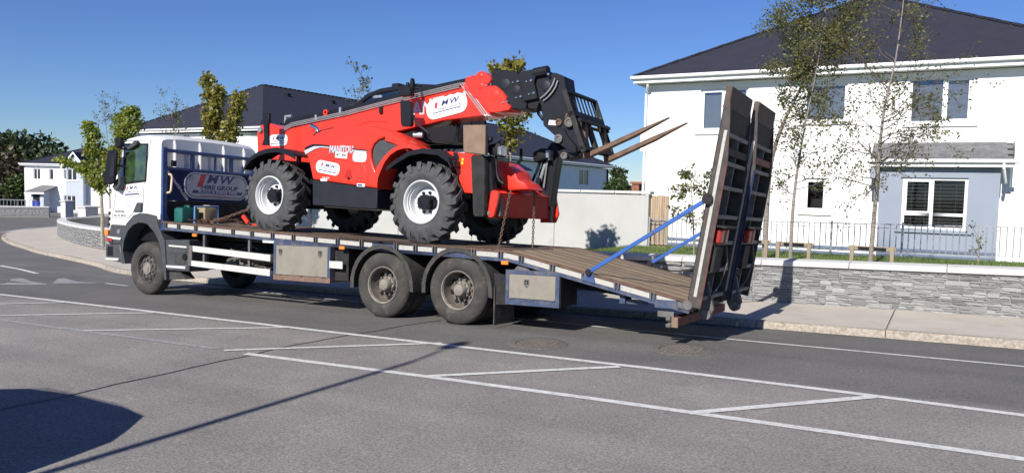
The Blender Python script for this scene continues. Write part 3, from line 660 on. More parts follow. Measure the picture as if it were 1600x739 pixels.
b = MB(); b.add([(4.43,PY-.18,2.65),(4.43,Y_,2.65),(4.43,Y_,3.16),(4.43,PY-.18,3.16),(4.66,PY-.18,2.65),(4.66,Y_,2.65),(4.66,Y_,3.16),(4.66,PY-.18,3.16)], [(0,1,2,3),(7,6,5,4),(0,4,5,1),(0,3,7,4),(3,2,6,7),(1,5,6,2)]); b.build('porch_bracket', 'grey_render', hs)

# --- the house behind the cab
h2 = thing('white_house', 'white house with tall dark pyramid roof standing behind the truck cab', 'house', (-36.9, 24, -.9))
W2 = Wall((0, 24, 0), (1,0,0), (0,-1,0)); b = MB(); hw2 = [(-41.6,-40.2,3.2,4.5), (-37.8,-36.4,3.2,4.5), (-34.2,-32.8,3.2,4.5), (-38.5,-36.5,-.1,1.5), (-34.3,-32.6,-.1,1.5)]
W2.face(b, -43.2, -30.4, -1.8, 5.2, hw2)
b.add([(-30.4,24,-1.8),(-30.4,50,-1.8),(-30.4,50,5.2),(-30.4,24,5.2)], [(0,1,2,3)]); b.add([(-43.2,24,-1.8),(-43.2,50,-1.8),(-43.2,50,5.2),(-43.2,24,5.2)], [(0,1,2,3)]); b.add([(-43.2,50,-1.8),(-30.4,50,-1.8),(-30.4,50,5.2),(-43.2,50,5.2)], [(0,1,2,3)])
b.build('wall', 'white_render', h2, recalc=False)
for h in hw2: window(W2, h2, h, [(0,.5,0,1),(.5,1,0,1)], glass='far_pane', room=False)
hip_roof(h2, -43.2, -30.4, 24, 50, 5.52, 9.05, (-36.4, 29.5, -36.4, 44.5), over=.45)
for y in (30.6, 35.2, 40.2): MB().box(-35.3,-34.95,y-.15,y+.15,8.25,8.52).build('roof_vent', 'tele_black', h2)
MB().box(2.85,3.15,20.6,20.95,8.75,8.98).build('roof_vent', 'tele_black', hs)
b = MB(); b.add([(-43.8,24.2,6.0),(-46.5,25.5,5.5),(-44,32,6.0),(-41,28,6.6)], [(0,1,2,3)])
# --- the white house, its bluish shade coloured in, behind the telehandler, seen at its side
h3 = thing('shaded_white_house', 'white house in bluish shade with dark hip roof behind the raised forks', 'house', (-29, 50, -.6))
W3 = Wall((-24, 0, 0), (0,1,0), (1,0,0)); b = MB()
p3 = [(56.68,4.12),(59.023,2.588),(48.468,3.949),(51.243,2.411)]
hw3 = [(p3[0][0], p3[1][0], p3[1][1], p3[0][1]), (p3[2][0], p3[3][0], p3[3][1], p3[2][1])]
W3.face(b, 38, 63.6, -1.2, 4.35, hw3)
b.add([(-24,38,-1.2),(-36,38,-1.2),(-36,38,4.35),(-24,38,4.35)], [(0,1,2,3)]); b.add([(-24,63.6,-1.2),(-36,63.6,-1.2),(-36,63.6,4.35),(-24,63.6,4.35)], [(0,1,2,3)]); b.add([(-36,38,-1.2),(-36,63.6,-1.2),(-36,63.6,4.35),(-36,38,4.35)], [(0,1,2,3)])
b.build('wall', 'white_render_blue_shade', h3, recalc=False)
for h in hw3: window(W3, h3, h, [(0,.5,0,1),(.5,1,0,1)], fw=.09, glass='far_pane', room=False)
hip_roof(h3, -36, -24, 38, 63.6, 4.66, 7.9, (-30, 43.5, -30, 56), over=.5)
b = MB(); b.tube([(-23.9,63.45,4.3),(-23.9,63.45,-1)], .09, 8); b.build('downpipe', 'black', h3)

# --- the far house on the left
h4 = thing('white_house', 'white house with a small gable and lean-to porch at the far left bend', 'house', (-79, 40, -1.7))
a4 = Vector((-83.0, 37.6, 0)); u4 = Vector((7.9, 4.5, 0)).normalized(); n4 = Vector((u4.y, -u4.x, 0)); ln = 9.1/133
def h4u(pxx): return (pxx-38)*ln*1.0
W4 = Wall(a4+u4*.4, u4, n4); ZS = 5.1/71.5
def z4(py): return -1.65+(329-py)*ZS
def hole(x0, x1, y0, y1): return (h4u(x0), h4u(x1), z4(y1), z4(y0))
hw4 = [hole(52.5,64,263,280), hole(78,85,263,280), hole(101,107,263,279), hole(100.5,107.5,303,326)]
b = MB(); W4.face(b, 0, 5.0, -1.9, 3.4, hw4)
for d0, d1, uu in ((0,-9,0),):
    b.add([W4.P(0,-1.9), W4.P(0,-1.9,-9), W4.P(0,3.4,-9), W4.P(0,3.4)], [(0,1,2,3)]); b.add([W4.P(0,-1.9,-9), W4.P(17,-1.9,-9), W4.P(17,3.4,-9), W4.P(0,3.4,-9)], [(0,1,2,3)]); b.add([W4.P(17,-1.9,-9), W4.P(17,-1.9), W4.P(17,3.4), W4.P(17,3.4,-9)], [(0,1,2,3)])
W4.face(b, 6.9, 17, -1.9, 3.4, [])
b.build('wall', 'white_render', h4, recalc=False)
for h in hw4: window(W4, h4, h, [(0,.5,0,1),(.5,1,0,1)] if h[1]-h[0] > .7 else [(0,1,0,1)], fw=.07, glass='far_pane', room=False)
bw = [hole(113,129,262,280), hole(112,127,303,327)]; d_ = .75
W5 = Wall(a4+u4*.4+n4*d_, u4, n4); b = MB(); W5.face(b, 5.0, 6.9, -1.9, 3.4, bw); W5.boxp(b, 5.0, 6.9, 3.39, 3.4, -.7, 0)
for uu in (5.0, 6.9): b.add([W5.P(uu,-1.9), W5.P(uu,-1.9,-d_), W5.P(uu,3.4,-d_), W5.P(uu,3.4)], [(0,1,2,3)])
g0, g1, gz = 4.9, 7.0, 5.0
b.add([W5.P(5.0,3.4), W5.P(6.9,3.4), W5.P(5.95,4.75)], [(0,1,2)]); b.build('bay', 'bay_render', h4, recalc=False)
for h in bw: window(W5, h4, h, [(0,.5,0,1),(.5,1,0,1)], fw=.08, glass='far_pane', room=False)
Pm = lambda x, y, z: tuple(W4.P(x, z, -y))
hip_roof(h4, 0, 17, 0, 9, 3.62, 5.55, (3.9, 4.5, 13, 4.5), over=.35, P=Pm)
b = MB()
for s_ in (-1, 1):
    e = 5.95+s_*1.35
    for k0, k1, mm in ((-.06, .08, 0),):
        b.add([W5.P(e,3.25,.2), W5.P(5.95,4.95,.2), W5.P(5.95,4.95,-3.2), W5.P(e,3.25,-3.2), W5.P(e,3.13,.2), W5.P(5.95,4.83,.2), W5.P(5.95,4.83,-3.2), W5.P(e,3.13,-3.2)], [(0,1,2,3),(7,6,5,4),(0,4,5,1),(1,5,6,2),(2,6,7,3),(3,7,4,0)])
b.build('gable_roof', 'slate', h4)
b = MB()
for s_ in (-1, 1):
    e = 5.95+s_*1.38; b.add([W5.P(e,3.05,.22), W5.P(5.95,4.78,.22), W5.P(5.95,5.0,.22), W5.P(e,3.27,.22), W5.P(e,3.05,.26), W5.P(5.95,4.78,.26), W5.P(5.95,5.0,.26), W5.P(e,3.27,.26)], [(0,1,2,3),(7,6,5,4),(0,4,5,1),(1,5,6,2),(2,6,7,3),(3,7,4,0)])
b.build('bargeboard', 'white_pvc', h4)
# lean-to porch
pu0, pu1 = h4u(60), h4u(91); b = MB()
W6 = Wall(a4+u4*.4+n4*1.3, u4, n4); dr = (h4u(63), h4u(74), z4(328), z4(302)); W6.face(b, pu0, h4u(80), -1.9, z4(299), [dr])
for uu in (pu0, h4u(80)): b.add([W6.P(uu,-1.9), W6.P(uu,-1.9,-1.3), W6.P(uu,z4(296),-1.3), W6.P(uu,z4(299))], [(0,1,2,3)])
b.build('porch', 'bay_render', h4, recalc=False)
b = MB(); W6.boxp(b, *dr[:2], *dr[2:], -.1, -.05); d5 = b.build('door', 'black', h4)
b = MB(); q = [(pu0-.5, z4(298), .35), (h4u(84), z4(298), .35), (pu1, z4(289), -1.28), (pu0+.5, z4(288), -1.28)]
b.add([W6.P(u, z, d) for u, z, d in q]+[W6.P(u, z-.12, d) for u, z, d in q], [(0,1,2,3),(7,6,5,4),(0,4,5,1),(1,5,6,2),(2,6,7,3),(3,7,4,0)]); b.build('porch_roof', 'porch_tile', h4)
b = MB(); W6.boxp(b, pu0-.5, h4u(84), z4(298)-.28, z4(298)-.1, .352, .40); b.build('porch_fascia', 'white_pvc', h4)
# wheelie bin by its porch
bp = W6.P(h4u(54)+1.0, -1.65, -.2); b = MB(); B4 = Wall(tuple(bp), u4, n4)
t = thing('wheelie_bin', 'blue wheelie bin beside the porch of the far white house', 'bin', tuple(bp)); W7 = Wall((bp.x, bp.y, 0), u4, n4)
vs = []
for z, s_ in ((-1.6, .24), (-.62, .32)):
    vs += [tuple(W7.P(a_, z, c_)) for a_, c_ in ((-s_,-s_),(s_,-s_),(s_,s_),(-s_,s_))]
b.add(vs, [(0,1,2,3),(7,6,5,4),(0,4,5,1),(1,5,6,2),(2,6,7,3),(3,7,4,0)]); b.build('body', 'bin_blue', t, bevel=.03)
b = MB(); W7.boxp(b, -.36, .36, -.62, -.52, -.36, .36); b.build('lid', 'bin_blue', t, bevel=.03)

# --- pale rendered garden wall
GY = 8.5
gw_ = thing('garden_wall', 'tall pale rendered garden wall in panels behind the truck', 'wall', (-4, GY, .5))
gx = [-.03, -2.62, -5.2, -7.8, -10.4, -13.0, -15.6, -18.2]
for a_, c_ in zip(gx[1:], gx): 
    MB().box(a_+.045, c_-.045, GY, GY+.2, SL*a_-.3, 2.03+.0).build('panel', 'concrete_wall', gw_)
for x in gx: MB().box(x-.05, x+.05, GY-.035, GY+.235, SL*x-.3, 2.04).build('post', 'concrete_wall', gw_, bevel=.01)
x = .06
while x > -18.2:
    MB().box(x-.94, x, GY-.05, GY+.25, 2.045, 2.115).build('coping_stone', 'coping', gw_, bevel=.01); x -= .95
# timber fence panel between the wall and the house
tf = thing('timber_panel', 'narrow weathered vertical board fence between garden wall and white house', 'fence', (.25, GY+.12, .7))
rf = random.Random(4); x = .03
for k in range(8):
    m = MB(); w_ = .058; z1 = 2.02+rf.uniform(-.015, .01); d_ = rf.uniform(0, .012); m.box(x, x+w_-.006, GY+.10+d_, GY+.125+d_, .6, z1); m.build('board', 'fence_wood', tf, bevel=.003); x += w_
MB().box(.03, .49, GY+.14, GY+.17, .95, 1.03).build('cross_rail', 'fence_wood', tf); MB().box(.03, .49, GY+.14, GY+.17, 1.7, 1.78).build('cross_rail', 'fence_wood', tf)

# --- low galvanised railing in front of the white house
rl_ = thing('metal_railing', 'low galvanised bow free railing on the grass in front of the white house', 'railing', (4.2, GY, .8))
def rb_(x): return .735+.0165*x
posts = [.05, 1.45, 2.85, 4.25, 5.65, 7.05, 8.45, 9.85]
bar_me = MB().lathe([(.010,0),(.010,1.)], (0,0,0), 'z', 6).mesh('bar', M['galv'])
for i, x in enumerate(posts):
    z = rb_(x); MB().box(x-.022, x+.022, GY-.022, GY+.022, z-.06, z+.76).build('post', 'galv', rl_, bevel=.004)
for a_, c_ in zip(posts, posts[1:]):
    for h in (.12, .63, .71): MB().beam((a_+.022, GY, rb_(a_)+h), (c_-.022, GY, rb_(c_)+h), .03 if h != .63 else .018, .012 if h != .71 else .02).build('rail', 'galv', rl_)
    for k in range(1, 12):
        x = a_+(c_-a_)*k/12; o = bpy.data.objects.new('bar', bar_me); col.objects.link(o); o.parent = rl_; o.location = (x-4.2, 0, rb_(x)+.12-.8); o.scale = (1, 1, .59)
# --- far wall, railings and pillars at the left bend
def ray_wall(name, label, pts, h, t_, mw='mortar', loc=None):
    P = [Vector((x, y, zr(x, 2.6)+.1)) for x, y in pts]; T_ = thing(name, label, 'wall', tuple(P[0])); b = MB(); c = MB(); rs = random.Random(9); st = MB()
    for p, q in zip(P, P[1:]):
        d = (q-p).normalized(); nn = Vector((d.y, -d.x, 0)); 
        if nn.y > 0: nn = -nn
        for bb, z0, z1, a_ in ((b, -.5, h, t_/2), (c, h+.003, h+.11, t_/2+.06)):
            vs = [tuple(r_+nn*s_*a_+Vector((0,0,z))) for z in (z0, z1) for r_, s_ in ((p,1),(q,1),(q,-1),(p,-1))]; bb.add(vs, [(0,3,2,1),(4,5,6,7),(0,1,5,4),(1,2,6,5),(2,3,7,6),(3,0,4,7)])
        L_ = (q-p).length; z = 0.
        while z < h-.03:
            hh = rs.choice([.10,.14,.18]); hh = min(hh, h-z); s_ = 0.
            while s_ < L_-.1:
                l_ = min(rs.uniform(.25,.6), L_-s_); src = SP[rs.randrange(7)]; c0 = p+d*(s_+l_/2)+nn*(t_/2)
                st.add([tuple(c0+d*(v[0]*(l_-.02))-nn*(v[1]*.07)+Vector((0,0,z+hh/2+v[2]*(hh-.02)))) for v in src.v], src.f); s_ += l_
            z += hh
    b.build('core', mw, T_); c.build('coping_stone', 'coping', T_); o = st.build('facing_stones', 'stone', T_, angle=40); o['kind'] = 'stuff'; return T_
fw_ = ray_wall('stone_wall', 'low stone wall in front of the far white house at the bend', [(-82,19),(-75.5,26),(-69.2,32.9)], .85, .35)
def pillar(x, y, h, label, s_=.36, z=None, grp='gate pillars at the left bend'):
    z = zr(x, 2.6)+.1 if z is None else z; t = thing('gate_pillar', label, 'pillar', (x, y, z), group=grp)
    b = MB(); b.box(x-s_, x+s_, y-s_, y+s_, z-.3, z+h).build('shaft', 'coping', t, bevel=.02)
    b = MB(); b.box(x-s_-.08, x+s_+.08, y-s_-.08, y+s_+.08, z+h+.003, z+h+.10); b.add([(x-s_-.08,y-s_-.08,z+h+.10),(x+s_+.08,y-s_-.08,z+h+.10),(x+s_+.08,y+s_+.08,z+h+.10),(x-s_-.08,y+s_+.08,z+h+.10),(x,y,z+h+.2)], [(0,1,4),(1,2,4),(2,3,4),(3,0,4)]); b.build('cap', 'coping', t)
pillar(-68.0, 33.9, 1.45, 'square rendered gate pillar at the end of the far stone wall', .4)
pillar(-50.1, 25.0, 1.25, 'broad capped gate pillar just left of the truck mirror', .5)
t = thing('metal_railing', 'grey garden railing beside the gate pillar left of the truck cab', 'railing', (-47, 26.2, -1.2))
b = MB()
for k in range(26): x = -46.9+k*.13; b.box(x-.012, x+.012, 26.4-.012, 26.4+.012, -1.25, .05)
b.box(-47, -43.5, 26.38, 26.42, .03, .08); b.box(-47, -43.5, 26.38, 26.42, -1.15, -1.1); o = b.build('bars', 'galv', t); o['kind'] = 'stuff'
t = thing('metal_railing', 'dark railing on top of the far wall left of the white house', 'railing', (-84, 33, -1.6)); b = MB()
A, B = Vector((-95, 24, -1.65)), Vector((-77.5, 36.2, -1.65))
for k in range(60): p = A.lerp(B, k/59); b.box(p.x-.03, p.x+.03, p.y-.03, p.y+.03, -1.65, -.3)
b.beam(A+Vector((0,0,1.32)), B+Vector((0,0,1.32)), .06, .06); b.beam(A+Vector((0,0,.5)), B+Vector((0,0,.5)), .06, .06); o = b.build('bars', 'galv', t); o['kind'] = 'stuff'
# --- distance: hill and the small brick end wall
b = MB(); hv = []; NH = 40
for k in range(NH+1):
    a_ = -1.45+2.2*k/NH; hh = 14+9*math.sin(k*.5+1)+6*math.sin(k*1.3); x = 6-900*math.sin(a_)*-1; y = 900*math.cos(a_)
    hv += [(x, y-90, -25), (x*1.05, y*1.05+30, 2+hh*1.15), (x*1.3, y*1.3+160, -30)]
b.add(hv, [(3*k+e, 3*k+3+e, 3*k+4+e, 3*k+1+e) for k in range(NH) for e in (0, 1)]); b.top('hills', mat('hill_green', (.035,.055,.035), .95, var=.3, scale=.02), (0,0,0), kind='structure')
br = [(28.962,2.73),(30.003,2.095)]
t = thing('brick_pier', 'small red brick pier seen over the garden wall by the white house', 'pier', (-8, br[0][0], .3)); b = MB(); b.box(-8.1,-7.7,br[0][0]-.25,br[0][0]+.25,-.4,2.5); b.build('shaft', 'brick_red', t); MB().box(-8.18,-6.6,br[0][0]-.32,br[0][0]+.32,2.503,2.62).build('cap', 'brick_red', t)

# ------------------------------------------------------------------ the plant lorry
tk = thing('flatbed_lorry', 'white and blue beavertail lorry with raised rear ramps and hire company signs', 'lorry', (0,0,0), frame=TM)
DK = [(-7.0,1.485),(-4.25,1.355),(-1.47,1.24),(.92,1.168),(3.62,.605)]          # top of the deck, front to back
def dz(x):
    for (a, p), (b_, q) in zip(DK, DK[1:]):
        if x <= b_: return p+(q-p)*(x-a)/(b_-a)
    return DK[-1][1]
# wheels ------------------------------------------------------------
def tyre_prof(R0, w, rr, g=.012):
    return [(rr,w*.16),(rr+.012,.03),(rr+.05,.012),(R0*.72,0.0),(R0-.09,.004),(R0-.04,.018),(R0-.012,.045),(R0,.065),(R0,w*.30),(R0-g,w*.31),(R0-g,w*.34),(R0,w*.35),(R0,w*.48),(R0-g,w*.49),(R0-g,w*.52),(R0,w*.53),(R0,w*.66),(R0-g,w*.67),(R0-g,w*.70),(R0,w*.71),(R0,w-.065),(R0-.04,w-.018),(R0*.72,w),(rr+.05,w-.012),(rr,w-.16*w)]
def truck_wheel(kind):
    """outer face at y=0, axle along +y"""
    Rr, w_, rr = .53, .29, .295
    b = MB(); b.lathe(tyre_prof(Rr, w_, rr), (0,0,0), 'y', 56)
    if kind == 'rear': b.lathe(tyre_prof(Rr, w_, rr), (0,.33,0), 'y', 40)
    tyre = b.mesh('wheel', M['dusty_rubber'], angle=50)
    dc = MB(); rm = MB(); nuts = MB(); hub = MB(); holes = MB()
    if kind == 'rear':
        rm.lathe([(.305,.035),(.300,.02),(.285,.028),(.274,.06)], (0,0,0), 'y', 48); dc.lathe([(.2745,.058),(.262,.17),(.235,.215),(.20,.225),(.13,.21),(.09,.205)], (0,0,0), 'y', 48)
        hub.lathe([(.135,.19),(.13,.15),(.105,.145),(.10,.08),(.085,.05),(.06,.035),(.0001,.03)], (0,0,0), 'y', 28)
        for k in range(10): t = 2*math.pi*k/10; nuts.lathe([(.016,.20),(.016,.155),(.009,.15),(.0001,.15)], (.168*math.cos(t),0,.168*math.sin(t)), 'y', 6)
        for k in range(10): t = 2*math.pi*(k+.5)/10; nuts.lathe([(.012,.14),(.012,.125),(.0001,.125)], (.112*math.cos(t),0,.112*math.sin(t)), 'y', 6)
        for k in range(8): t = 2*math.pi*k/8+.2; holes.lathe([(.034,.230),(.034,.2),(.030,.198),(.0001,.200)], (.222*math.cos(t),0,.222*math.sin(t)), 'y', 12)
    else:
        rm.lathe([(.305,.035),(.300,.018),(.285,.025),(.276,.05)], (0,0,0), 'y', 48); dc.lathe([(.2765,.048),(.262,.09),(.235,.085),(.21,.06),(.19,.055),(.14,.055),(.12,.06)], (0,0,0), 'y', 48)
        hub.lathe([(.125,.07),(.12,.03),(.10,.022),(.09,.03),(.075,.03),(.07,.018),(.0001,.012)], (0,0,0), 'y', 28)
        for k in range(10): t = 2*math.pi*k/10; nuts.lathe([(.019,.07),(.019,.025),(.011,.018),(.0001,.018)], (.172*math.cos(t),0,.172*math.sin(t)), 'y', 6)
        for k in range(10): t = 2*math.pi*(k+.5)/10; holes.lathe([(.022,.09),(.022,.062),(.018,.060),(.0001,.062)], (.224*math.cos(t),0,.224*math.sin(t)), 'y', 12)
    rmm = 'dusty_rim' if kind == 'rear' else 'dark_rim'
    return tyre, rm.mesh('rim', M[rmm], angle=40), dc.mesh('rim_disc', M['rim_disc' if kind == 'rear' else 'dark_rim'], angle=40), hub.mesh('hub', M['dusty_rim' if kind == 'rear' else 'dusty_rim'], angle=30), nuts.mesh('wheel_nuts', M['grey_steel'], angle=30), holes.mesh('rim_holes', M['black'], angle=30)
def put(me, name, parent, loc=(0,0,0), rot=None):
    o = bpy.data.objects.new(name, me); col.objects.link(o); o.parent = parent; o.location = loc
    if name in SMALL: o['kind'] = 'stuff'
    if rot: o.rotation_euler = rot
    return o
def add_wheel(set_, parent, x, y, z, far=False, spin=0.):
    t = put(set_[0], 'wheel', parent, (x, y, z), (0, spin, math.pi if far else 0))
    for me, nm in zip(set_[1:], ('rim', 'rim_disc', 'hub', 'wheel_nuts', 'rim_holes')): put(me, nm, t)
    return t
WF, WR = truck_wheel('front'), truck_wheel('rear')
for x in (0., -1.46):
    add_wheel(WR, tk, x, 0.0, .53, spin=x*.4); add_wheel(WR, tk, x, 2.5, .53, True)
add_wheel(WF, tk, -7.50, .0, .53, spin=.3); add_wheel(WF, tk, -7.50, 2.5, .53, True)
b = MB()
for x in (0., -1.46, -7.5): b.tube([(x,.3,.53),(x,2.2,.53)], .09, 10)
for x in (0., -1.46): b.sphere((x,1.25,.55), .27, 14, 9)
b.tube([(-6.4,1.25,.72),(-1.6,1.25,.6)], .06, 8)
b.build('axles', 'dark_steel', tk)
# chassis, tanks and running gear ------------------------------------
b = MB()
for y in (.85, 1.57):
    b.add([(-8.3,y,.75),(.9,y,.72),(.9,y,1.0),(-8.3,y,1.1),(-8.3,y+.08,.75),(.9,y+.08,.72),(.9,y+.08,1.0),(-8.3,y+.08,1.1)], [(0,1,2,3),(7,6,5,4),(0,4,5,1),(1,5,6,2),(2,6,7,3),(3,7,4,0)])
    b.add([(.9,y,.70),(3.5,y,.40),(3.5,y,.50),(.9,y,1.0),(.9,y+.08,.70),(3.5,y+.08,.40),(3.5,y+.08,.50),(.9,y+.08,1.0)], [(0,1,2,3),(7,6,5,4),(0,4,5,1),(1,5,6,2),(2,6,7,3),(3,7,4,0)])
for x in (-6.2,-5.,-4.,-3.,-2.2,-.73,.6): b.box(x,x+.1,.93,1.57,.8,.98)
for k in range(24):
    x = -6.9+k*.44; 
    if x < 3.5: zt = dz(x); b.box(x, x+.06, .06, 2.44, zt-.15, zt-.045)
b.box(-5.9,-4.7,1.7,2.3,.5,1.0); b.box(-5.6,-4.2,.95,1.5,.55,.75); b.tube([(-5.3,.55,.85),(-4.3,.55,.85)], .14, 12); b.tube([(-3.6,1.9,.8),(-2.7,1.9,.8)], .2, 12)
b.build('chassis', 'dark_steel', tk)
rj = random.Random(8); b = MB()
for k in range(26):                                                    # pipes and valves seen between the side rails
    x = rj.uniform(-5.9,-4.1); z = rj.uniform(.62,.98); y = rj.uniform(.35,.8); b.tube([(x,y,z),(x+rj.uniform(.1,.4),y+rj.uniform(-.1,.1),z+rj.uniform(-.12,.12)),(x+rj.uniform(.3,.6),y,z+rj.uniform(-.15,.15))], rj.uniform(.008,.03), 6)
for k in range(8): x = rj.uniform(-5.9,-4.2); z = rj.uniform(.65,.9); b.box(x,x+rj.uniform(.05,.14),.5,.6,z,z+rj.uniform(.05,.12))
b.build('air_lines', 'grey_steel', tk)
# cab ----------------------------------------------------------------
cabp = [(-7.12,1.52),(-7.12,3.12),(-7.22,3.20),(-7.6,3.235),(-7.95,3.225),(-8.22,3.19),(-8.34,3.10),(-8.50,2.32),(-8.66,2.14),(-8.73,1.62),(-8.755,1.30),(-8.30,1.34),(-8.05,1.52)]
def loft_cab(b, prof, ys):
    n = len(prof); 
    vs = []
    for y, s_, fr in ys:                                               # s_: pull in of the roof edge, fr: sweep of the front
        for x, z in prof:
            zz = z - (s_ if z > 2.9 else 0); f = max(0, min(1, (-7.9-x)/.8)); vs.append((x+fr*f, y, zz))
    m = len(ys); fs = [(k*n+i, k*n+(i+1) % n, (k+1)*n+(i+1) % n, (k+1)*n+i) for k in range(m-1) for i in range(n)]
    b.add(vs, fs+[tuple(range(n))[::-1], tuple(range((m-1)*n, m*n))])
b = MB(); loft_cab(b, cabp, [(.05,.09,.0),(.075,.035,-.03),(.16,.0,-.07),(.5,-.03,-.13),(1.25,-.04,-.15),(2.0,-.03,-.13),(2.34,.0,-.07),(2.425,.035,-.03),(2.45,.09,.0)])
cab = b.build('cab', 'truck_paint', tk, angle=28)
# dark lining behind the side glass so that the cab reads as hollow
win = [(-8.28,3.032),(-7.555,3.008),(-7.606,2.31),(-8.279,2.258)]
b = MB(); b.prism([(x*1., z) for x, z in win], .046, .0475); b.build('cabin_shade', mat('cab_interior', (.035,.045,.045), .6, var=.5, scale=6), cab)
b = MB(); o_ = Vector((sum(p[0] for p in win)/4, 0, sum(p[1] for p in win)/4)); big = [((p[0]-o_.x)*1.09+o_.x, (p[1]-o_.z)*1.09+o_.z) for p in win]
b.ring(big, win, .030, .049); b.build('window_rubber', 'black', cab, bevel=.004)
MB().prism(win, .036, .040).build('side_window', mat('side_glass', (.022,.034,.036), .04, var=.6, scale=5.5, spec=.9, coat=1., c2=(.045,.085,.028)), cab)  # green reflections painted into the glass colour
dr = [(-8.35,3.12),(-7.454,3.106),(-7.65,2.208),(-7.677,1.668),(-7.967,1.665),(-8.045,1.59),(-8.175,1.526),(-8.685,1.533),(-8.534,2.19)]
def seam(b, pts, y=.041, r=.0055):
    b.tube([(x, y, z) for x, z in pts], r, 5)
b = MB(); seam(b, dr+dr[:1], .050, .008); seam(b, [(-7.427,3.117),(-7.488,2.377),(-7.549,1.644)], .049, .004); b.build('door_seam', 'ink_grey', cab)
dh = [(-7.831,1.851),(-7.675,1.852),(-7.69,1.667),(-7.953,1.665)]
MB().prism(dh, .015, .05).build('door_handle', 'grey_plastic', cab, bevel=.008)
b = MB(); vis = [(-7.867,3.106),(-7.781,3.091),(-7.795,3.018),(-8.061,2.928),(-8.24,2.921),(-8.101,2.966)]; b.prism(vis, -.03, .03); b.build('window_deflector', 'grey_plastic', cab, bevel=.006)
# windscreen, sun visor and front panel
b = MB(); b.add([(-8.36-.05,.14,3.06),(-8.36-.05,2.36,3.06),(-8.50-.08,2.36,2.36),(-8.50-.08,.14,2.36),(-8.36-.14,1.25,3.06),(-8.5-.17,1.25,2.36)], [(0,4,5,3),(4,1,2,5)]); b.build('windscreen', 'cab_glass', cab)
b = MB(); b.box(-8.84,-8.72,.35,2.15,1.42,2.1); b.build('grille', 'black', cab, bevel=.02)
b = MB()
for k in range(5): b.box(-8.86,-8.80,.36,2.14,1.46+k*.13,1.54+k*.13)
b.box(-8.80,-8.70,.06,.30,1.32,1.72); b.build('grille_bars', 'truck_paint', cab, bevel=.01)
b = MB()
for k in range(3): b.box(-8.815,-8.75,.045,.12,1.36+k*.12,1.42+k*.12)
b.build('corner_vents', 'black', cab)
# cab back panel posts
b = MB()
for y in (.35,.95,1.55,2.1): b.tube([(-7.10,y,1.5),(-7.10,y,3.02),(-7.14,y,3.12)], .03, 8)
b.build('back_ribs', 'truck_paint', cab)
# lower cab: bumper, arch, step box
b = MB(); b.prism([(-8.695,1.396),(-8.275,1.388),(-8.159,1.353),(-8.337,1.079),(-8.336,0.993),(-8.748,0.981),(-8.797,1.066)], .02, 2.48); b.prism([(-8.828,0.978),(-8.336,0.993),(-8.308,0.793),(-8.258,0.601),(-8.328,0.615),(-8.822,0.659)], .0, 2.5); bp_ = b.build('bumper', 'grey_plastic', tk, bevel=.02)
b = MB(); b.prism([(-8.761,1.148),(-8.315,1.125),(-8.323,1.073),(-8.759,1.09)], -.004, .05); b.prism([(-8.799,0.703),(-8.339,0.701),(-8.347,0.649),(-8.75,0.644)], -.03, .1); b.build('bumper_step', 'rail_white', bp_, bevel=.006)
b = MB(); b.prism([(-8.747,0.937),(-8.567,0.934),(-8.563,0.741),(-8.762,0.743)], -.003, .05); b.build('step_recess', 'black', bp_)
b = MB(); b.prism([(-8.779,1.119),(-8.594,1.106),(-8.593,1.037),(-8.778,1.049)], -.008, .03); b.build('side_marker', 'red_lens', bp_)
b = MB(); b.prism([(-8.887,1.282),(-8.773,1.276),(-8.77,1.154),(-8.875,1.166)], .0, .2); b.build('indicator', 'orange_lens', bp_, bevel=.01)
b = MB(); b.lathe([(.0001,-.012),(.05,-.008),(.06,.01),(.06,.05)], (-8.42,.02,1.25), 'y', 20); b.build('fog_lamp', 'ink_grey', bp_)
out_ = [(-8.281,0.594),(-8.289,0.994),(-8.271,1.223),(-8.138,1.425),(-7.915,1.592),(-7.714,1.639),(-7.538,1.635),(-7.232,1.591),(-7.098,1.332),(-6.922,1.089),(-6.87,0.626),(-6.855,0.326)]
inn_ = [(-8.166,0.594),(-8.25,0.853),(-8.208,1.082),(-8.089,1.27),(-7.933,1.386),(-7.755,1.442),(-7.622,1.444),(-7.467,1.422),(-7.225,1.246),(-7.07,1.03),(-6.964,0.649),(-6.914,0.329)]
b = MB(); n = len(out_); vs = [(x,.0,z) for x,z in out_]+[(x,.0,z) for x,z in inn_]+[(x,.55,z) for x,z in out_]+[(x,.55,z) for x,z in inn_]
fs = []
for i in range(n-1): fs += [(i,i+1,n+i+1,n+i),(n+i,n+i+1,3*n+i+1,3*n+i),(i,2*n+i,2*n+i+1,i+1),(2*n+i,3*n+i,3*n+i+1,2*n+i+1)]
b.add(vs, fs+[(0,n,3*n,2*n),(n-1,2*n-1,4*n-1,3*n-1)[::-1]]); b.build('wheel_arch', 'grey_plastic', tk, bevel=.012)
b = MB(); vs2 = [(x,2.5-y if False else 2.5-(y-0.0),z) for x,y,z in vs]; b.add(vs2, [f[::-1] for f in fs]); b.build('wheel_arch', 'grey_plastic', tk)
b = MB(); b.prism([p for p in inn_ if p[1] > .9], .30, .5); b.build('arch_liner', 'black', tk)
b = MB(); b.box(-8.5,-6.9,.5,2.0,.62,1.28); b.box(-8.3,-6.95,.5,.56,1.28,1.5); b.build('engine_bay', 'black', tk)
b = MB(); st = [(-6.923,1.116),(-6.221,1.14),(-6.208,0.521),(-6.868,0.517)]; b.prism(st, .02, .5)
sb = b.build('step_box', 'grey_plastic', tk, bevel=.015)
b = MB(); b.prism([(-6.795,1.024),(-6.267,1.011),(-6.266,0.973),(-6.794,0.989)], .0, .04); b.prism([(-6.87,0.621),(-6.291,0.624),(-6.29,0.57),(-6.852,0.572)], .0, .04); b.build('step_tread', 'rail_white', sb, bevel=.005)
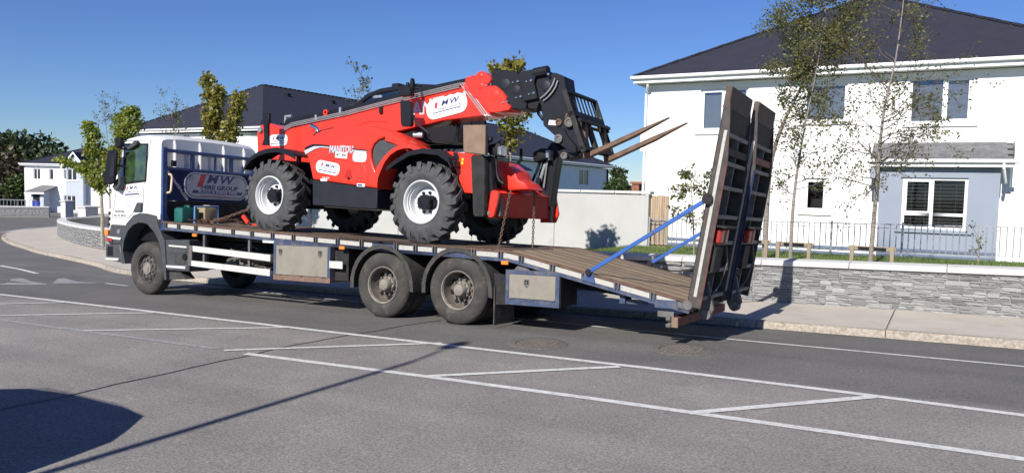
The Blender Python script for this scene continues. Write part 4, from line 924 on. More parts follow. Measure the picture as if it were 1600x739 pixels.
b = MB(); b.prism([(-6.835,0.95),(-6.277,0.941),(-6.288,0.865),(-6.791,0.861)], .008, .03); b.build('step_lip', 'grey_plastic', sb, bevel=.006)
b = MB(); b.prism([(-6.624,0.84),(-6.287,0.833),(-6.292,0.656),(-6.62,0.664)], .01, .03); b.build('step_panel', 'mudguard', sb, bevel=.006)
b = MB(); b.lathe([(.0001,.0),(.062,.0),(.066,.015)], (-6.32,.0,.80), 'y', 16); b.build('step_hole', 'black', sb)
b = MB(); b.prism([(-6.868,0.517),(-6.534,0.505),(-6.367,0.365),(-6.864,0.331)], .08, .3); b.build('lower_flap', 'mudguard', tk)
# mirrors
mi = MB(); mi.prism([(-8.517,2.903),(-8.274,2.932),(-8.213,2.869),(-8.28,2.252),(-8.441,2.204),(-8.647,2.256),(-8.628,2.356)], -.19, -.13); mo = mi.build('mirror', 'black', cab, bevel=.02)
MB().prism([(-8.36,2.799),(-8.248,2.808),(-8.279,2.376),(-8.424,2.353)], -.196, -.188).build('mirror_shell', 'tele_panel', cab)
mi = MB(); mi.prism([(-8.279,3.155),(-8.111,3.166),(-8.092,2.988),(-8.235,2.943),(-8.284,2.995)], -.18, -.09); mi.tube([(-8.30,-.12,3.0),(-8.33,.06,2.95)], .02, 6); mi.build('mirror', 'black', cab, bevel=.02); mi = MB(); mi.tube([(-8.38,-.15,2.62),(-8.28,-.03,2.60),(-8.2,.05,2.58)], .018, 6); mi.build('mirror_arm', 'black', cab)
mi = MB(); mi.prism([(-8.374,2.309),(-8.234,2.382),(-8.21,2.208),(-8.328,2.084),(-8.492,2.16)], -.1, .05); mi.build('mirror_foot', 'grey_plastic', cab, bevel=.015)
# door signs
def sticker(parent, cx_, cz_, w_, h_, y, tilt, lines, mat_='sticker', rad=.45, bar=True, border=True, right=(1,0,0), up=(0,0,1), sc_=1.):
    """rounded plate on a near side panel (normal -y); lines: (text, dx, dz, size, width, ink, shear, bold)"""
    rt = Vector((math.cos(tilt), 0, math.sin(tilt))); u_ = Vector((-math.sin(tilt), 0, math.cos(tilt))); org = Vector((cx_, y, cz_))
    P = [org+rt*a+u_*c for a, c in rrect(-w_/2, w_/2, -h_/2, h_/2, h_*rad)]
    b = MB(); b.prism([(p.x, p.z) for p in P], y-.004, y+.02); s_ = b.build('sticker', mat_, parent)
    if border:
        Pi = [org+rt*a+u_*c for a, c in rrect(-w_/2*.955, w_/2*.955, -h_/2*.90, h_/2*.90, h_*rad*.88)]; Pj = [org+rt*a+u_*c for a, c in rrect(-w_/2*.94, w_/2*.94, -h_/2*.865, h_/2*.865, h_*rad*.85)]
        b = MB(); b.ring([(p.x,p.z) for p in Pi], [(p.x,p.z) for p in Pj], y-.0055, y-.004); b.build('border', 'ink_grey', s_)
    if bar:
        b = MB(); q = [(-.30,.03),(-.235,.03),(-.195,.33),(-.26,.33)] if bar is True else bar
        b.prism([((org+rt*(a*w_)+u_*(c*h_)).x, (org+rt*(a*w_)+u_*(c*h_)).z) for a, c in q], y-.0065, y-.004); b.build('red_flash', 'ink_red', s_)
    for (tx, dx, dz_, size, wd, ink, sh, bo) in lines:
        o = org+rt*dx*w_+u_*dz_*h_+Vector((0,-.0055,0))
        if tx == '_':
            b = MB(); b.prism([((o+rt*(a*wd)+u_*(c*size)).x, (o+rt*(a*wd)+u_*(c*size)).z) for a, c in ((-.5,-.5),(.5,-.5),(.5,.5),(-.5,.5))], y-.0065, y-.004); b.build('rule', ink, s_)
        else: text(tx, size, ink, s_, o, rt, u_, shear=sh, bold=bo, width=wd)
    return s_
tl = -.02
cz_ = [(-8.023,2.098)][0]
sticker(cab, cz_[0], cz_[1], .60, .25, .040, .03, [('M W', .08, .20, .105, .28, 'ink_navy', .3, .002), ('HIRE GROUP', .06, -.10, .045, .36, 'ink_grey', .2, .001), ('_', .0, -.31, .03, .46, 'ink_navy', 0, 0)])
cz_ = [(-8.198,1.849)][0]
sticker(cab, cz_[0], cz_[1], .24, .12, .042, .03, [('24 HR', 0, .12, .03, .13, 'ink_grey', 0, 0), ('CALL OUT', 0, -.18, .026, .15, 'ink_grey', 0, 0)], bar=False)
cz_ = [(-8.428,1.666)][0]; text('WEXFORD', .075, 'ink_grey', cab, (cz_[0], .044, cz_[1]), (1,0,.0), (0,0,1), width=.32)
cz_ = [(-8.414,1.58)][0]; text('053 91 68122', .075, 'ink_grey', cab, (cz_[0], .044, cz_[1]), (1,0,.0), (0,0,1), width=.40)
# headboard ------------------------------------------------------------
HX = -7.0
hb = MB(); hb.box(HX-.06,HX+.0,.0,.11,1.30,2.95); hb.box(HX-.06,HX,2.39,2.5,1.30,2.95); hb.box(HX-.055,HX-.003,.11,2.39,2.86,2.93)
hb.box(HX-.055,HX-.003,.112,2.388,2.52,2.57)
for y in (.66, 1.64): hb.box(HX-.05,HX-.006,y,y+.09,2.571,2.859); 
hb.box(HX-.05,HX-.006,1.25,1.29,2.571,2.859)
hd_ = hb.build('headboard', 'blue_paint', tk, bevel=.008)
MB().box(HX-.04,HX-.012,.112,2.388,1.90,2.518).build('panel', 'navy_panel', hd_)
MB().box(HX-.04,HX-.012,.112,2.388,1.47,1.895).build('mesh_panel', 'dark_steel', hd_)
b = MB(); b.prism([(.0,1.30),(.26,1.30),(.20,1.42),(.11,1.62),(.0,1.62)], HX-.058, HX+.006, 'x'); b.build('corner_plate', 'blue_paint', hd_)
b = MB(); b.tube([(HX+.0,.14,2.42),(HX+.06,.15,2.41),(HX+.07,.16,2.36),(HX+.07,.14,2.10),(HX+.06,.12,2.06),(HX,.11,2.05)], .022, 8); b.build('grab_handle', mat('cream_rail', (.62,.50,.33), .4), hd_)
b = MB(); b.box(HX+.0,HX+.06,.17,.27,2.58,2.70); b.build('work_lamp', 'black', hd_, bevel=.01)
def xsign(parent, y0, z0, w_, h_, x):
    P = [(y0+a, z0+c) for a, c in rrect(0, w_, 0, h_, h_*.45, 7)]; b = MB(); b.prism(P, x, x+.012, 'x'); s_ = b.build('sign', 'sign_silver', parent)
    P1 = [(y0+a, z0+c) for a, c in rrect(.03, w_-.03, .03, h_-.03, h_*.41, 7)]; P2 = [(y0+a, z0+c) for a, c in rrect(.045, w_-.045, .045, h_-.045, h_*.39, 7)]
    b = MB(); b.ring(P1, P2, x+.012, x+.015, 'x'); b.build('border', 'ink_navy', s_); return s_
sg = xsign(hd_, .50, 1.965, 1.62, .54, HX-.012); sx = HX+.0015
rt_, up_ = (0,1,0), (0,0,1)
b = MB(); b.prism([(.80,2.21),(.93,2.21),(1.02,2.46),(.89,2.46)], sx-.002, sx+.003, 'x'); b.build('red_flash', 'ink_red', sg)
text('M W', .25, 'ink_navy', sg, (sx,1.36,2.375), rt_, up_, shear=.3, bold=.006, width=.74)
text('HIRE GROUP', .125, 'ink_navy', sg, (sx,1.37,2.205), rt_, up_, shear=.15, bold=.004, width=.95)
b = MB(); b.prism([(.68,2.075),(1.95,2.075),(1.98,2.14),(.71,2.14)], sx-.002, sx+.002, 'x'); b.build('band', 'ink_navy', sg)
text('PLANT & EVENT HIRE', .062, 'sticker', sg, (sx+.001,1.33,2.107), rt_, up_, width=.98)
text('www.mwhire.com', .05, 'ink_red', sg, (sx,1.32,2.035), rt_, up_, width=.9)
b = MB(); b.ring([(.66+.05*math.cos(t*math.pi/8), 2.38+.05*math.sin(t*math.pi/8)) for t in range(16)], [(.66+.038*math.cos(t*math.pi/8), 2.38+.038*math.sin(t*math.pi/8)) for t in range(16)], sx-.002, sx+.002, 'x'); b.build('badge', 'ink_grey', sg)
text('S', .055, 'ink_grey', sg, (sx,.66,2.38), rt_, up_)
text('www.mwhire.com', .115, 'sticker', hd_, (HX-.008,.335,2.235), (0,.50,-.58), (0,.58,.50), width=.80, bold=.001)
# deck ----------------------------------------------------------------
dk = MB()
for (a, p), (c, q) in zip(DK, DK[1:]):
    dk.add([(a,.03,p-.05),(c,.03,q-.05),(c,2.47,q-.05),(a,2.47,p-.05),(a,.03,p-.035),(c,.03,q-.035),(c,2.47,q-.035),(a,2.47,p-.035)], [(0,3,2,1),(4,5,6,7),(0,1,5,4),(1,2,6,5),(2,3,7,6),(3,0,4,7)])
deck = dk.build('deck', 'dark_steel', tk)
rp_ = random.Random(21); NP = 7; pw_ = 2.42/NP
for (a, p), (c, q), mm in ((DK[0],DK[1],'deck_steel'),(DK[1],DK[2],'deck_steel'),(DK[2],DK[3],'deck_steel'),(DK[3],DK[4],'deck_wood')):
    for k in range(NP):
        y0 = .04+k*pw_; dzz = rp_.uniform(-.005, .005); m = MB(); a_, c_ = a+.004+rp_.uniform(0,.01), c-.004; mid = (a_+c_)/2; pm = p+(q-p)*.5
        vs = []
        for x, z in ((a_, p+(q-p)*(a_-a)/(c-a)), (mid, pm), (c_, q)):
            for y, zz in ((y0+.004, -.034), (y0+pw_-.006, -.034), (y0+pw_-.006, -.004), (y0+pw_-.012, 0), (y0+.010, 0), (y0+.004, -.004)): vs.append((x, y, z+zz+dzz))
        fs = [(s_*6+e, s_*6+(e+1) % 6, s_*6+6+(e+1) % 6, s_*6+6+e) for s_ in range(2) for e in range(6)]+[tuple(range(6))[::-1], tuple(range(12,18))]
        m.add(vs, fs); m.build('plank', mm, deck)
# side rails, reflective strips and stake pockets on both sides
XS = [-6.88,-6.49,-5.99,-5.48,-4.96,-4.46,-3.94,-3.43,-2.91,-2.41,-1.89,-1.17,-.79,-.42,.30,.77,1.12,1.63,2.13,2.62,3.13,3.50]
pocket = MB(); 
for dx in (-.03, .018): pocket.box(dx, dx+.014, -.026, .012, -.118, -.002)
pock_me = pocket.mesh('stake_pocket', M['grey_steel'])
for side in (0, 1):
    Yf = (lambda y: y) if side == 0 else (lambda y: 2.5-y)
    rb2, cp = MB(), MB()
    for (a, p), (c, q) in zip(DK, DK[1:]):
        for bb, y0, y1, z0, z1 in ((rb2,.0,.035,-.165,-.118),(rb2,.012,.035,-.118,-.03),(cp,-.012,.045,-.03,.004)):
            ya, yb = sorted((Yf(y0), Yf(y1))); bb.add([(a,ya,p+z0),(c,ya,q+z0),(c,yb,q+z0),(a,yb,p+z0),(a,ya,p+z1),(c,ya,q+z1),(c,yb,q+z1),(a,yb,p+z1)], [(0,3,2,1),(4,5,6,7),(0,1,5,4),(1,2,6,5),(2,3,7,6),(3,0,4,7)])
    ra = rb2.build('side_rail', 'worn_blue', tk); cp.build('rail_edge', 'rust' , tk)
    for i, (x0, x1) in enumerate(zip(XS, XS[1:])):
        o = put(pock_me, 'stake_pocket', tk, (x0, 0, dz(x0)-.0) if side == 0 else (x0, 2.5, dz(x0)), (0,0,0) if side == 0 else (0,0,math.pi))
        if -1.89 <= x0 <= -1.2 or -.42 <= x0 < .28: 
            xa, xb = x0+.05, x0+.22
        else: xa, xb = x0+.05, x1-.05
        m = MB(); ya, yb = sorted((Yf(.003), Yf(.0125))); m.add([(xa,ya,dz(xa)-.112),(xb,ya,dz(xb)-.112),(xb,yb,dz(xb)-.112),(xa,yb,dz(xa)-.112),(xa,ya,dz(xa)-.036),(xb,ya,dz(xb)-.036),(xb,yb,dz(xb)-.036),(xa,yb,dz(xa)-.036)], [(0,3,2,1),(4,5,6,7),(0,1,5,4),(1,2,6,5),(2,3,7,6),(3,0,4,7)]); m.build('reflective_strip', 'reflector', tk)
b = MB(); b.box(3.46,3.64,.0,2.5,.47,.585); b.tube([(3.60,-.02,.55),(3.60,.12,.55)], .07, 14); b.tube([(3.60,2.38,.55),(3.60,2.52,.55)], .07, 14); b.build('tail_beam', 'grey_steel', tk, bevel=.01)
MB().box(3.16,3.46,-.006,.03,.49,.60).build('corner_plate', 'worn_blue', tk)
# side guard
b = MB()
for x in (-5.85,-4.62): MB().box(x,x+.05,.05,.10,.60,1.30).build('guard_post', 'grey_steel', tk)
for pts in ([(-6.074,1.027),(-3.985,0.928),(-3.983,0.809),(-6.064,0.917)], [(-6.102,0.743),(-3.991,0.67),(-3.988,0.546),(-6.1,0.639)]):
    MB().prism(pts, -.012, .02).build('guard_rail', 'rail_white', tk, bevel=.004)
    MB().prism(pts, 2.48, 2.512).build('guard_rail', 'rail_white', tk)
MB().prism([(-6.181,1.032),(-6.083,1.024),(-6.108,0.638),(-6.203,0.651)], -.005, .03).build('guard_end', 'grey_steel', tk)
# tool boxes
M['rust_sill'] = mat('rust_sill', (.17, .105, .075), .75, var=.25, scale=9)
def toolbox(x0, x1, z0, z1, d0, latch, slope=0.):
    b = MB(); b.box(x0, x1, .02, .60, z0, z1); t = b.build('tool_box', 'box_steel', tk, bevel=.01)
    b = MB()
    for q in ((x0-.005,x1+.005,z1-.055,z1+.005),(x0-.005,x0+.05,z0+.085,z1-.056),(x1-.05,x1+.005,z0+.085,z1-.056)): b.box(q[0],q[1],.004,.03,q[2],q[3])
    b.build('box_frame', 'worn_blue', t)
    b = MB(); b.box(x0-.005,x1+.005,.004,.03,z0-.005,z0+.083); b.build('box_sill', 'rust_sill' if slope else 'worn_blue', t)
    b = MB(); b.box(x0+.055,x1-.055,.0,.022,z0+.09,z1-.06); dd = b.build('box_door', 'box_steel', t, bevel=.006)
    for lx in latch:
        b = MB(); c = z1-.17; b.ring([(lx-.045,c-.04),(lx+.045,c-.04),(lx+.045,c+.045),(lx-.045,c+.045)], [(lx-.032,c-.028),(lx+.032,c-.028),(lx+.032,c+.033),(lx-.032,c+.033)], -.006, .004); b.prism([(lx-.03,c-.045),(lx+.03,c-.045),(lx+.02,c-.075),(lx-.02,c-.075)], -.004, .003); b.box(lx-.012,lx+.012,-.008,.0,c-.02,c+.02); b.build('latch', 'grey_steel', dd)
        MB().box(lx-.03,lx+.03,-.001,.0006,c-.026,c+.031).build('latch_recess', 'black', dd)
    b = MB()
    for k in (.12,.5,.88): x = x0+(x1-x0)*k; b.tube([(x-.04,-.004,z0+.09),(x+.04,-.004,z0+.09)], .012, 6)
    b.build('hinges', 'grey_steel', dd); return t
toolbox(-3.91,-2.58,.50,1.168,0,(-3.74,-2.80), 1)
tb2 = toolbox(.87,1.74,.385,.885,0,(1.22,))
b = MB(); b.box(1.742,1.752,.035,.595,.39,.88).build('box_end_shade', 'dark_steel', tb2)  # dark plate painting the shadow on the end face of the box
b = MB(); b.prism([(.98,.89),(1.24,.89),(1.10,1.02)], .05, .12); b.build('box_bracket', 'grey_steel', tk)
MB().prism([(-2.588,0.876),(-2.296,0.878),(-2.293,0.754),(-2.585,0.759)], -.003, .012).build('marker_plate', 'rail_white', tk)
MB().box(-2.55,-2.25,.1,.5,.55,1.1).build('rail_bracket', 'dark_steel', tk)
for x, z in ((-6.02,1.235),(-2.31,1.11),(.85,.99)): MB().box(x-.06,x+.06,-.018,.02,z-.03,z+.025).build('side_marker', 'orange_lens', tk, bevel=.006)
# mudguards
for cx_ in (-1.46, 0.):
    for y0 in (-.02, 1.87):
        pts = []
        for a_ in range(-8, 189, 14):
            t = R(a_); r_ = .645 if a_ not in (-8,) else .66; pts.append((cx_+r_*math.cos(t), .545+r_*math.sin(t)*1.0))
        b = MB(); n = len(pts); inn = [((x-cx_)*.972+cx_, (z-.545)*.972+.545) for x, z in pts]
        vs = [(x,y0,z) for x,z in pts]+[(x,y0,z) for x,z in inn]+[(x,y0+.64,z) for x,z in pts]+[(x,y0+.64,z) for x,z in inn]; fs = []
        lip = [((x-cx_)*.90+cx_, (z-.545)*.90+.545) for x, z in pts]
        for i in range(n-1): fs += [(n+i,n+i+1,3*n+i+1,3*n+i),(i,2*n+i,2*n+i+1,i+1)]
        b.add(vs, fs+[(0,n,3*n,2*n),(n-1,2*n-1,4*n-1,3*n-1)])
        yl = y0 if y0 < 1 else y0+.64; o0 = len(b.v)
        b.add([(x,yl,z) for x,z in pts]+[(x,yl+(.004 if y0 < 1 else -.004),z) for x,z in [((p-cx_)*.895+cx_, (q-.545)*.895+.545) for p,q in pts]], [(i,i+1,n+i+1,n+i) for i in range(n-1)])
        b.build('mudguard', 'mudguard', tk, angle=25, recalc=False)
MB().box(.655,.675,.02,.62,.05,.62).build('mud_flap', 'dusty_rubber', tk); MB().box(.655,.675,1.88,2.48,.05,.62).build('mud_flap', 'dusty_rubber', tk)
b = MB(); b.prism([(0.637,0.828),(0.879,0.807),(0.889,0.371),(0.661,0.355)], .05, .07); b.build('mudguard_stay', 'dark_steel', tk)
# rear ramps, folded up ------------------------------------------------
Hx, Hz = 3.60, .54; ang_ = math.atan2(.455, 2.8); uu_ = Vector((math.sin(ang_), 0, math.cos(ang_))); tt_ = Vector((math.cos(ang_), 0, -math.sin(ang_)))
def rampP(s_, t, y, dx=0.): v = Vector((Hx+dx, y, Hz))+uu_*s_+tt_*t; return (v.x, v.y, v.z)
def ramp(y0, y1, dx):
    def bx(b, s0, s1, t0, t1, ya, yb):
        vs = [rampP(s_, t, y, dx) for s_ in (s0, s1) for t, y in ((t0,ya),(t1,ya),(t1,yb),(t0,yb))]; b.add(vs, [(0,3,2,1),(4,5,6,7),(0,1,5,4),(1,2,6,5),(2,3,7,6),(3,0,4,7)])
    LN, TK_ = 2.84, .17
    b = MB()
    for ya, yb in ((y0,y0+.03),(y1-.03,y1)):
        pr = [(0,0),(0,TK_),(1.9,TK_),(2.45,.10),(LN,.03),(LN,0)]; vs = [rampP(s_, t, y, dx) for y in (ya, yb) for s_, t in pr]; n = len(pr)
        b.add(vs, [tuple(range(n)), tuple(range(2*n-1, n-1, -1))]+[(i, i+n, (i+1) % n+n, (i+1) % n) for i in range(n)])
    fr = b.build('ramp', 'worn_steel', tk)
    b = MB(); bx(b, .0, LN, -.012, .012, y0+.002, y1-.002); b.build('ramp_plate', 'dark_steel', fr)
    ym = (y0+y1)/2
    for s_, h in ((.10,.05),(.46,.05),(.83,.05),(1.18,.05),(1.56,.05),(1.87,.05),(2.23,.05)):
        m = MB(); bx(m, s_, s_+h, .013, TK_-.012 if s_ < 1.8 else .14 if s_ < 2.2 else .11, y0+.031, y1-.031); m.build('cross_rib', 'rib_steel', fr)
    m = MB(); bx(m, 2.0, 2.09, .013, .135, y0+.031, y1-.031); m.build('cross_rib', 'red_primer' if dx else 'dark_steel', fr)
    m = MB(); bx(m, .1, 2.22, .013, .12, ym-.012, ym+.012); m.build('centre_rib', 'rib_steel', fr)
    m = MB(); bx(m, 2.29, 2.57, .03, .075, y0+.031, y1-.031); m.build('toe_panel', 'dark_steel', fr)
    m = MB(); bx(m, 2.57, LN+.02, -.02, .06, y0-.004, y1+.004); m.build('toe_plate', 'toe_steel', fr, bevel=.012)
    ya = y0-.008
    m = MB(); bx(m, .14, 2.30, .055, .095, ya, y0-.001); m.build('reflective_strip', 'reflector', fr)
    m = MB(); bx(m, .02, 1.9, .148, TK_+.004, ya, y0-.001); m.build('edge_strip', 'edge_red' if not dx else 'navy_panel', fr)
    # lamp, bracket, wire
    m = MB(); bx(m, .86, 1.06, TK_-.02, TK_+.07, y0+.10, y0+.48); lm = m.build('tail_lamp', 'red_lens', fr, bevel=.02)
    m = MB(); bx(m, .87, 1.05, TK_-.01, TK_+.076, y0+.26, y0+.36); m.build('indicator', 'red_primer', lm, bevel=.01)
    m = MB(); bx(m, .48, .82, TK_+.0, TK_+.05, y0+.08, y0+.42); bx(m, 1.07, 1.10, TK_-.02, TK_+.14, y0+.03, y0+.56); m.build('lamp_plate', 'dark_steel', fr, bevel=.006)
    m = MB(); m.tube([rampP(s_, t, y, dx) for s_, t, y in ((.84,TK_+.08,y0+.42),(.6,TK_+.10,y0+.55),(.3,TK_+.06,y0+.52),(.12,TK_,y0+.36))], .012, 6); m.build('lamp_cable', 'grey_steel', fr)
    m = MB(); pl = [(-.16,.05),(-.06,-.02),(.34,.05),(-.02,.20),(-.14,.15)]; vs = [rampP(s_, t+.06, y, dx) for y in (y0+.34, y0+.40) for s_, t in pl]; n = 5; m.add(vs, [tuple(range(n)), tuple(range(2*n-1,n-1,-1))]+[(i,i+n,(i+1) % n+n,(i+1) % n) for i in range(n)]); m.build('ramp_foot', 'grey_steel', fr, bevel=.006)
    m = MB(); m.tube([rampP(-.10,.17,y0+.30,dx), rampP(-.10,.17,y0+.44,dx)], .07, 14); m.build('foot_roller', 'grey_steel', fr)
    return fr
ramp(0.0, 1.16, 0.); ramp(1.34, 2.5, .055)
for y, pts in ((-.035, [(2.21,.915),(3.84,1.925)]), (2.50, [(2.21,.955),(3.84,1.965)])):
    m = MB(); m.beam((pts[0][0],y,pts[0][1]), (pts[1][0],y,pts[1][1]), .025, .055); so_ = m.build('ramp_strut', 'strut_blue', tk, bevel=.006)
    m = MB()
    for (x, z), r_ in zip(pts, (.045,.07)): m.tube([(x,y-.03,z),(x,y+.05,z)], r_, 12)
    m.build('strut_pivot', 'dark_steel', so_)
    m = MB(); m.tube([(3.12,y-.025,1.48),(3.12,y+.03,1.48)], .022, 8); m.build('strut_pin', 'grey_steel', so_)
MB().prism([(2.10,.80),(2.30,.76),(2.26,.95),(2.17,.96)], -.022, .0).build('strut_bracket', 'blue_paint', tk)
b = MB(); b.box(3.36,3.48,.02,2.44,.255,.375); rbm = b.build('underrun_bar', 'red_primer', tk, bevel=.008); MB().box(3.355,3.485,-.03,.019,.25,.38).build('bar_cap', 'pad_wood', rbm); 
b = MB(); b.tube([(3.34,-.05,.36),(3.40,-.05,.36)], .035, 10); b.tube([(3.34,-.05,.27),(3.40,-.05,.27)], .03, 10)
for y in (.7,1.75): b.box(3.38,3.46,y,y+.08,.376,.49)
b.build('bar_brackets', 'grey_steel', rbm)
b = MB(); b.box(2.62,2.70,.1,.35,.50,.64); b.box(2.70,3.0,.15,.2,.50,.56); b.build('rear_bracket', 'worn_blue', tk); MB().box(3.2,3.42,.0,.02,.375,.45).build('rear_bracket', 'grey_steel', tk)
# ------------------------------------------------------------------ loose things on the deck
def jerrycan(name, label, x0, x1, y0, y1, zb, h, m, cap):
    t = thing(name, label, 'container', ((x0+x1)/2, (y0+y1)/2, zb), frame=TM, group='containers on the front of the lorry deck'); b = MB(); b.box(x0,x1,y0,y1,zb,zb+h*.86)
    o = b.build('body', m, t, bevel=.03, seg=2)
    b = MB(); b.box(x0+.02,x1-.02,y0+.03,y1-.03,zb+h*.855,zb+h*.9); b.tube([(x0+.05,(y0+y1)/2,zb+h*.88),(x0+.07,(y0+y1)/2,zb+h),(x1-.12,(y0+y1)/2,zb+h),(x1-.08,(y0+y1)/2,zb+h*.88)], .018, 8); b.build('handle', m, t, bevel=.008)
    b = MB(); b.lathe([(.0001,.05),(.03,.05),(.032,0)], (x1-.06,(y0+y1)/2,zb+h*.89), 'z', 12); b.build('cap', cap, t)
jerrycan('plastic_container', 'dark green plastic container on the deck below the web address', -6.78, -6.53, .10, .50, dz(-6.6), .33, 'can_green', 'can_green')
jerrycan('plastic_container', 'dirty tan plastic container next to the green one on the deck', -6.80, -6.50, .60, .92, dz(-6.6), .35, 'can_tan', 'can_tan')
t = thing('steel_frame', 'small light blue tube frame standing on the deck by the tan container', 'frame', (-6.35,.6,dz(-6.35)), frame=TM); zt = dz(-6.35); b = MB(); b.tube([(-6.42,.30,zt),(-6.42,.30,zt+.33),(-6.42,.85,zt+.35),(-6.42,.85,zt)], .02, 8); b.build('frame_tube', mat('pale_blue', (.10,.22,.45), .5), t)
def chain(name, label, pts, r_=.007, L_=.042, group=None, m='rust'):
    P = [Vector(p) for p in pts]; t = thing(name, label, 'chain', tuple(P[0]), frame=TM, group=group); b = MB(); D = []
    for a, c in zip(P, P[1:]):
        n = max(1, int((c-a).length/L_)); D += [(a.lerp(c, i/n), (c-a).normalized()) for i in range(n)]
    for i, (p, d) in enumerate(D):
        a = d.orthogonal().normalized(); a = a if i % 2 else d.cross(a); w_ = L_*.36; l_ = L_*.72
        b.tube([p+d*(-l_*.5)+a*w_*.5, p+d*(-l_*.2)+a*w_, p+d*(l_*1.0)+a*w_, p+d*(l_*1.3)+a*w_*.5, p+d*(l_*1.3)-a*w_*.5, p+d*l_-a*w_, p-d*l_*.2-a*w_, p-d*l_*.5-a*w_*.5, p-d*l_*.5+a*w_*.5], r_, 4, cap=False)
    b.build('links', m, t)
chain('binding_chain', 'rusty chain stretched diagonally from deck front to telehandler rear wheel', [(-6.35,.35,dz(-6.35)+.02),(-5.75,.45,dz(-5.75)+.14),(-5.2,.6,dz(-5.2)+.36)], group='chains on the lorry', r_=.010, L_=.055)
rc = random.Random(6)
chain('chain_heap', 'heap of rusty chain and hooks lying on the deck ahead of the rear tyre', [(-6.3+.07*k+rc.uniform(-.05,.05), .15+rc.uniform(-.1,.45), dz(-6.0)+.02+rc.uniform(0,.10)) for k in range(16)], group='chains on the lorry', r_=.009, L_=.05)
p1 = [(0.802,2.042),(0.726,1.184)]; p2 = [(0.687,2.095),(0.666,1.248)]
chain('tie_down_chain', 'chain hanging from the left end of the red front beam to the deck edge', [(p1[0][0]+.05,.12,p1[0][1]),(p1[1][0],.0,dz(.8))], group='chains on the lorry')
chain('tie_down_chain', 'chain hanging from the right part of the red front beam to the deck', [(p2[0][0],1.2,p2[0][1]),(p2[1][0],1.2,dz(p2[1][0]))], group='chains on the lorry')
p3 = [(-5.279,1.921),(-5.266,1.35)]
chain('tie_down_chain', 'chain hanging behind the telehandler between its rear wheel and dark skirt', [(p3[0][0],2.3,p3[0][1]+.1),(p3[1][0],2.3,dz(p3[1][0]))], group='chains on the lorry')
t = thing('load_binder', 'red lever load binder on the deck in front of the rear tyre', 'load binder', (-5.3,.3,dz(-5.3)), frame=TM); bb_ = [(-5.053,1.622),(-4.904,1.516)]; b = MB(); b.beam((bb_[0][0],.3,bb_[0][1]), (bb_[1][0],.3,bb_[1][1]-.03), .05, .07); b.beam((bb_[1][0]-.05,.36,bb_[1][1]-.06), (bb_[1][0]+.3,.5,bb_[1][1]-.07), .03, .03); b.build('lever', 'red_paint', t, bevel=.006)

# ------------------------------------------------------------------ the red telehandler
th = thing('telehandler', 'red and black telehandler with lowered forks chained on the lorry deck', 'telehandler', (-2.4,1.25,1.29), frame=TM)
THO = Vector((-2.4,1.25,1.29))
def tele_wheel():
    Rr, w_, rr = .605, .46, .345
    b = MB(); b.lathe([(rr,.10),(rr+.015,.035),(rr+.05,.012),(.46,.0),(.535,.010),(.575,.035),(.595,.075),(Rr-.01,.14),(Rr,.23),(Rr-.01,.32),(.595,w_-.075),(.575,w_-.035),(.535,w_-.01),(.46,w_),(rr+.05,w_-.012),(rr,w_-.10)], (0,0,0), 'y', 60)
    def lug(a0, side):
        # a bar from the shoulder (with a foot running down the sidewall) slanting to the middle
        S = [(.535,-.004,.0,.036,.50),(.600,.012,.02,.040,.0),(.655,.05,.05,.042,.0),(.660,.14,.16,.038,0),(.664,.262,.31,.034,0)]
        vs = []
        for r_, y, da, hw, _ in S:
            yy = y if side == 0 else w_-y; low = min(r_-.05, .56) if r_ > .6 else r_-.03
            for sgn in (-1, 1):
                a = a0+da+sgn*hw/r_*1.05
                for rr_ in (low, r_): vs.append((rr_*math.cos(a), yy, rr_*math.sin(a)))
        n = len(S); fs = []
        for i in range(n-1):
            q = 4*i; fs += [(q+1,q+3,q+7,q+5),(q,q+1,q+5,q+4),(q+2,q+6,q+7,q+3),(q,q+4,q+6,q+2)]
        fs += [(0,2,3,1),(4*n-4,4*n-3,4*n-1,4*n-2)]; b.add(vs, fs)
    N = 19
    for k in range(N): lug(2*math.pi*k/N, 0); lug(2*math.pi*(k+.5)/N, 1)
    ty = b.mesh('wheel', M['tractor_rubber'], angle=30, bevel=0)
    rm = MB(); rm.lathe([(.355,.06),(.352,.018),(.335,.012),(.318,.03),(.312,.06),(.30,.065),(.292,.10),(.278,.105),(.27,.16),(.262,.20),(.245,.215),(.215,.205),(.12,.195),(.12,.24)], (0,0,0), 'y', 56)
    hb_ = MB(); hb_.lathe([(.125,.20),(.125,.085),(.115,.07),(.0001,.065)], (0,0,0), 'y', 10)
    nt_ = MB()
    for k in range(8): t = 2*math.pi*k/8; nt_.lathe([(.024,.20),(.024,.165),(.015,.155),(.0001,.155)], (.165*math.cos(t),0,.165*math.sin(t)), 'y', 8)
    vl = MB(); vl.tube([(.24,.21,0),(.24,.17,.02)], .01, 6)
    return ty, rm.mesh('rim', M['rim_grey'], angle=35), hb_.mesh('hub', M['tele_black'], angle=25), nt_.mesh('wheel_nuts', M['tele_black'], angle=30), vl.mesh('valve', M['black'])
TW_ = tele_wheel()
def tw(x, y, z, far, spin, s_=1.):
    t = put(TW_[0], 'wheel', th, Vector((x,y,z))-THO, (0, spin, math.pi if far else 0)); t.scale = (s_, s_, s_)
    for me, nm in zip(TW_[1:], ('rim','hub','wheel_nuts','valve')): put(me, nm, t)
tw(-4.24,.16,2.00,False,.1); tw(-.83,.16,1.885,False,.35); tw(-4.0,2.40,1.985,True,.2); tw(-.66,2.40,1.875,True,.5)
